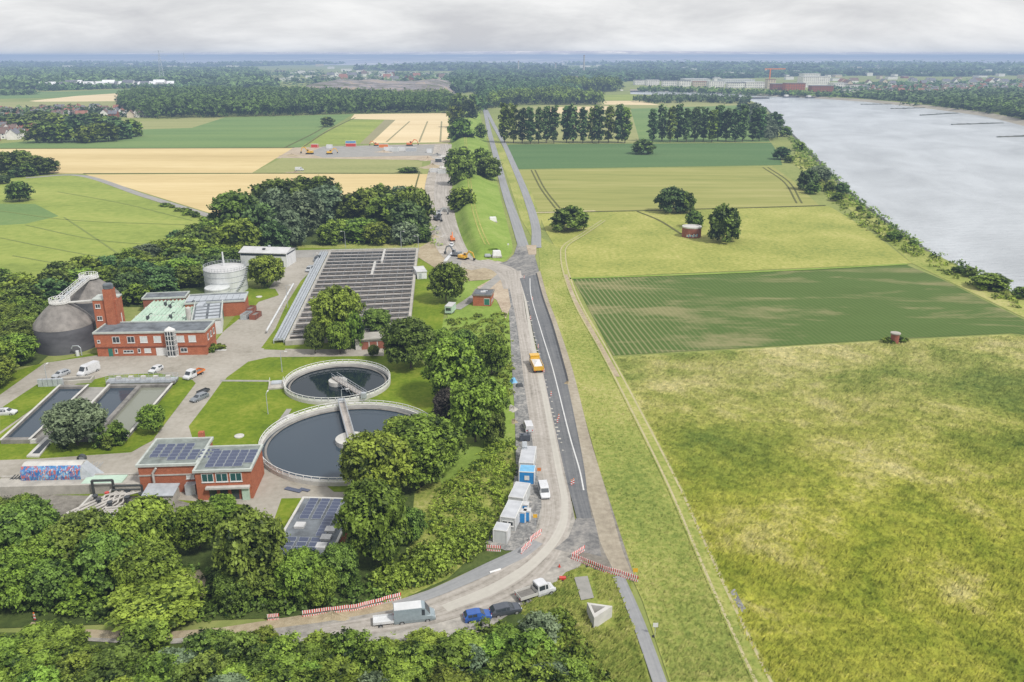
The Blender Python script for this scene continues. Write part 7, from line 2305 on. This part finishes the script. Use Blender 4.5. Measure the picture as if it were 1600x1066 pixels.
# --- hills on the horizon
def hills():
    v, f = [], []
    nx, ny = 220, 14
    g = random.Random(3)
    ph = [(g.uniform(.0001,.0006), g.uniform(0,6.28), g.uniform(.3,1)) for _ in range(9)]
    for j in range(ny+1):
        for i in range(nx+1):
            y = 7500 + 15500*j/ny
            x = (-1 + 2*i/nx)*(y*.95)
            t = j/ny
            base = sum(a*math.sin(x*k*(1+.6*q/9)+p+j*.7) for q, (k, p, a) in enumerate(ph))/4.5
            hgt = (14 + 95*t + 75*t*t) * (.86+.30*base) + 34*t*(1 if x/y > -.1 else .4)*max(0, math.sin(x/y*5.0+.4))
            v.append((x, y, max(-3, hgt) if j else -6))
    for j in range(ny):
        for i in range(nx):
            f.append((j*(nx+1)+i, j*(nx+1)+i+1, (j+1)*(nx+1)+i+1, (j+1)*(nx+1)+i))
    mt, nt, bs = newmat('haze_painted_hills')
    p = pos(nt)
    a = noise(nt, mapping(nt, p, (1,.35,1)), .0022, 6, .7, .5)
    b = noise(nt, p, .012, 4, .7)
    c = ramp(nt, math_(nt,'ADD',math_(nt,'MULTIPLY',a,.75),math_(nt,'MULTIPLY',b,.25)), [(.42,(.36,.36,.44)),(.5,(.44,.43,.49)),(.56,(.54,.52,.54)),(.62,(.78,.74,.72))])  # pale lavender base: distance haze painted into the hill colour
    lk(nt, c, bs.inputs['Base Color']); bs.inputs['Roughness'].default_value = 1
    me = bpy.data.meshes.new('hills'); me.from_pydata(v, [], f); me.materials.append(mt)
    me.polygons.foreach_set('use_smooth', [True]*len(f))
    tag(place('hills', me), 'low hazy blue hills along the horizon', None, None, 'structure')
hills()

# --- haze: a real thin layer of haze lying over the plain
def haze():
    m = bpy.data.materials.new('haze'); m.use_nodes = True
    nt = m.node_tree; nt.nodes.clear()
    out = nd(nt, 'ShaderNodeOutputMaterial')
    ab = nd(nt, 'ShaderNodeVolumeAbsorption'); em = nd(nt, 'ShaderNodeEmission'); ad = nd(nt, 'ShaderNodeAddShader')
    dens = HAZE_D
    ab.inputs['Color'].default_value = (0,0,0,1); ab.inputs['Density'].default_value = dens
    em.inputs['Color'].default_value = (*HAZE_C, 1); em.inputs['Strength'].default_value = dens
    lk(nt, ab.outputs[0], ad.inputs[0]); lk(nt, em.outputs[0], ad.inputs[1]); lk(nt, ad.outputs[0], out.inputs['Volume'])
    o = MB().box(-41000,-390,-3.6,41000,58000,93).build('haze', m)
    tag(o, 'thin bluish haze lying over the whole plain', None, None, 'structure')
HAZE_D = 1.75e-4
HAZE_C = (.335,.45,.64)
haze()

# ------------------------------------------------------------------ sky and light
SUN_EL, SUN_AZ = math.radians(50), math.radians(132)   # azimuth clockwise from +Y
w = bpy.data.worlds.new('World'); scene.world = w; w.use_nodes = True
nt = w.node_tree
bg = nt.nodes['Background']
sky = nd(nt, 'ShaderNodeTexSky', sky_type='NISHITA', sun_disc=False)
sky.sun_elevation = SUN_EL; sky.sun_rotation = SUN_AZ
sky.air_density = 1.0; sky.dust_density = 3.0
tc = nd(nt, 'ShaderNodeTexCoord').outputs['Generated']
sp = nd(nt, 'ShaderNodeSeparateXYZ'); lk(nt, tc, sp.inputs[0])
# cloud deck: project the view direction on a flat layer overhead
zc = math_(nt, 'MAXIMUM', sp.outputs[2], 0.0)
den = math_(nt, 'ADD', zc, .26)
cx = nd(nt, 'ShaderNodeCombineXYZ')
lk(nt, math_(nt,'DIVIDE',sp.outputs[0],den), cx.inputs[0]); lk(nt, math_(nt,'DIVIDE',sp.outputs[1],den), cx.inputs[1])
n1_ = noise(nt, mapping(nt, cx.outputs[0], (1.0,1.25,1)), 1.25, 7, .58, .3)
n2_ = noise(nt, cx.outputs[0], .13, 3, .5, .4)
cl = math_(nt, 'ADD', math_(nt,'MULTIPLY',n1_,.65), math_(nt,'MULTIPLY',n2_,.35))
cloud = ramp(nt, cl, [(.37,(.68,.68,.70)),(.45,(.82,.82,.825)),(.52,(.97,.965,.96)),(.60,(1.12,1.11,1.09))])
# overcast: brighter overhead than at the horizon
gain = nd(nt, 'ShaderNodeMapRange'); lk(nt, zc, gain.inputs[0])
gain.inputs[1].default_value = .06; gain.inputs[2].default_value = .9; gain.inputs[3].default_value = 1.06; gain.inputs[4].default_value = 1.05
cl2 = mixc(nt, 1.0, cloud, (1,1,1), 'MULTIPLY')
vm = nd(nt, 'ShaderNodeVectorMath', operation='SCALE'); lk(nt, cl2, vm.inputs[0]); lk(nt, gain.outputs[0], vm.inputs['Scale'])
vs = nd(nt, 'ShaderNodeVectorMath', operation='SCALE'); lk(nt, sky.outputs[0], vs.inputs[0]); vs.inputs['Scale'].default_value = .10
mx_ = mixc(nt, .86, vs.outputs[0], vm.outputs[0])
lk(nt, mx_, bg.inputs['Color']); bg.inputs['Strength'].default_value = 1.0
sun = bpy.data.lights.new('sun', 'SUN'); so = bpy.data.objects.new('sun', sun); C.objects.link(so)
sun.energy = 3.3; sun.angle = math.radians(7); sun.color = (1.0,.96,.90)
dirv = Vector((math.sin(SUN_AZ)*math.cos(SUN_EL), math.cos(SUN_AZ)*math.cos(SUN_EL), math.sin(SUN_EL)))
so.rotation_euler = dirv.to_track_quat('Z','Y').to_euler()
so.location = (100,100,300)

scene.view_settings.view_transform = 'Standard'
scene.view_settings.look = 'None'
scene.view_settings.exposure = 0
scene.view_settings.gamma = 1
cy = scene.cycles
cy.use_denoising = True
cy.max_bounces = 6; cy.diffuse_bounces = 3; cy.glossy_bounces = 2; cy.transmission_bounces = 3; cy.volume_bounces = 0
cy.transparent_max_bounces = 8
cy.caustics_reflective = False; cy.caustics_refractive = False
cy.sample_clamp_indirect = 6
cy.use_adaptive_sampling = True; cy.adaptive_threshold = .01
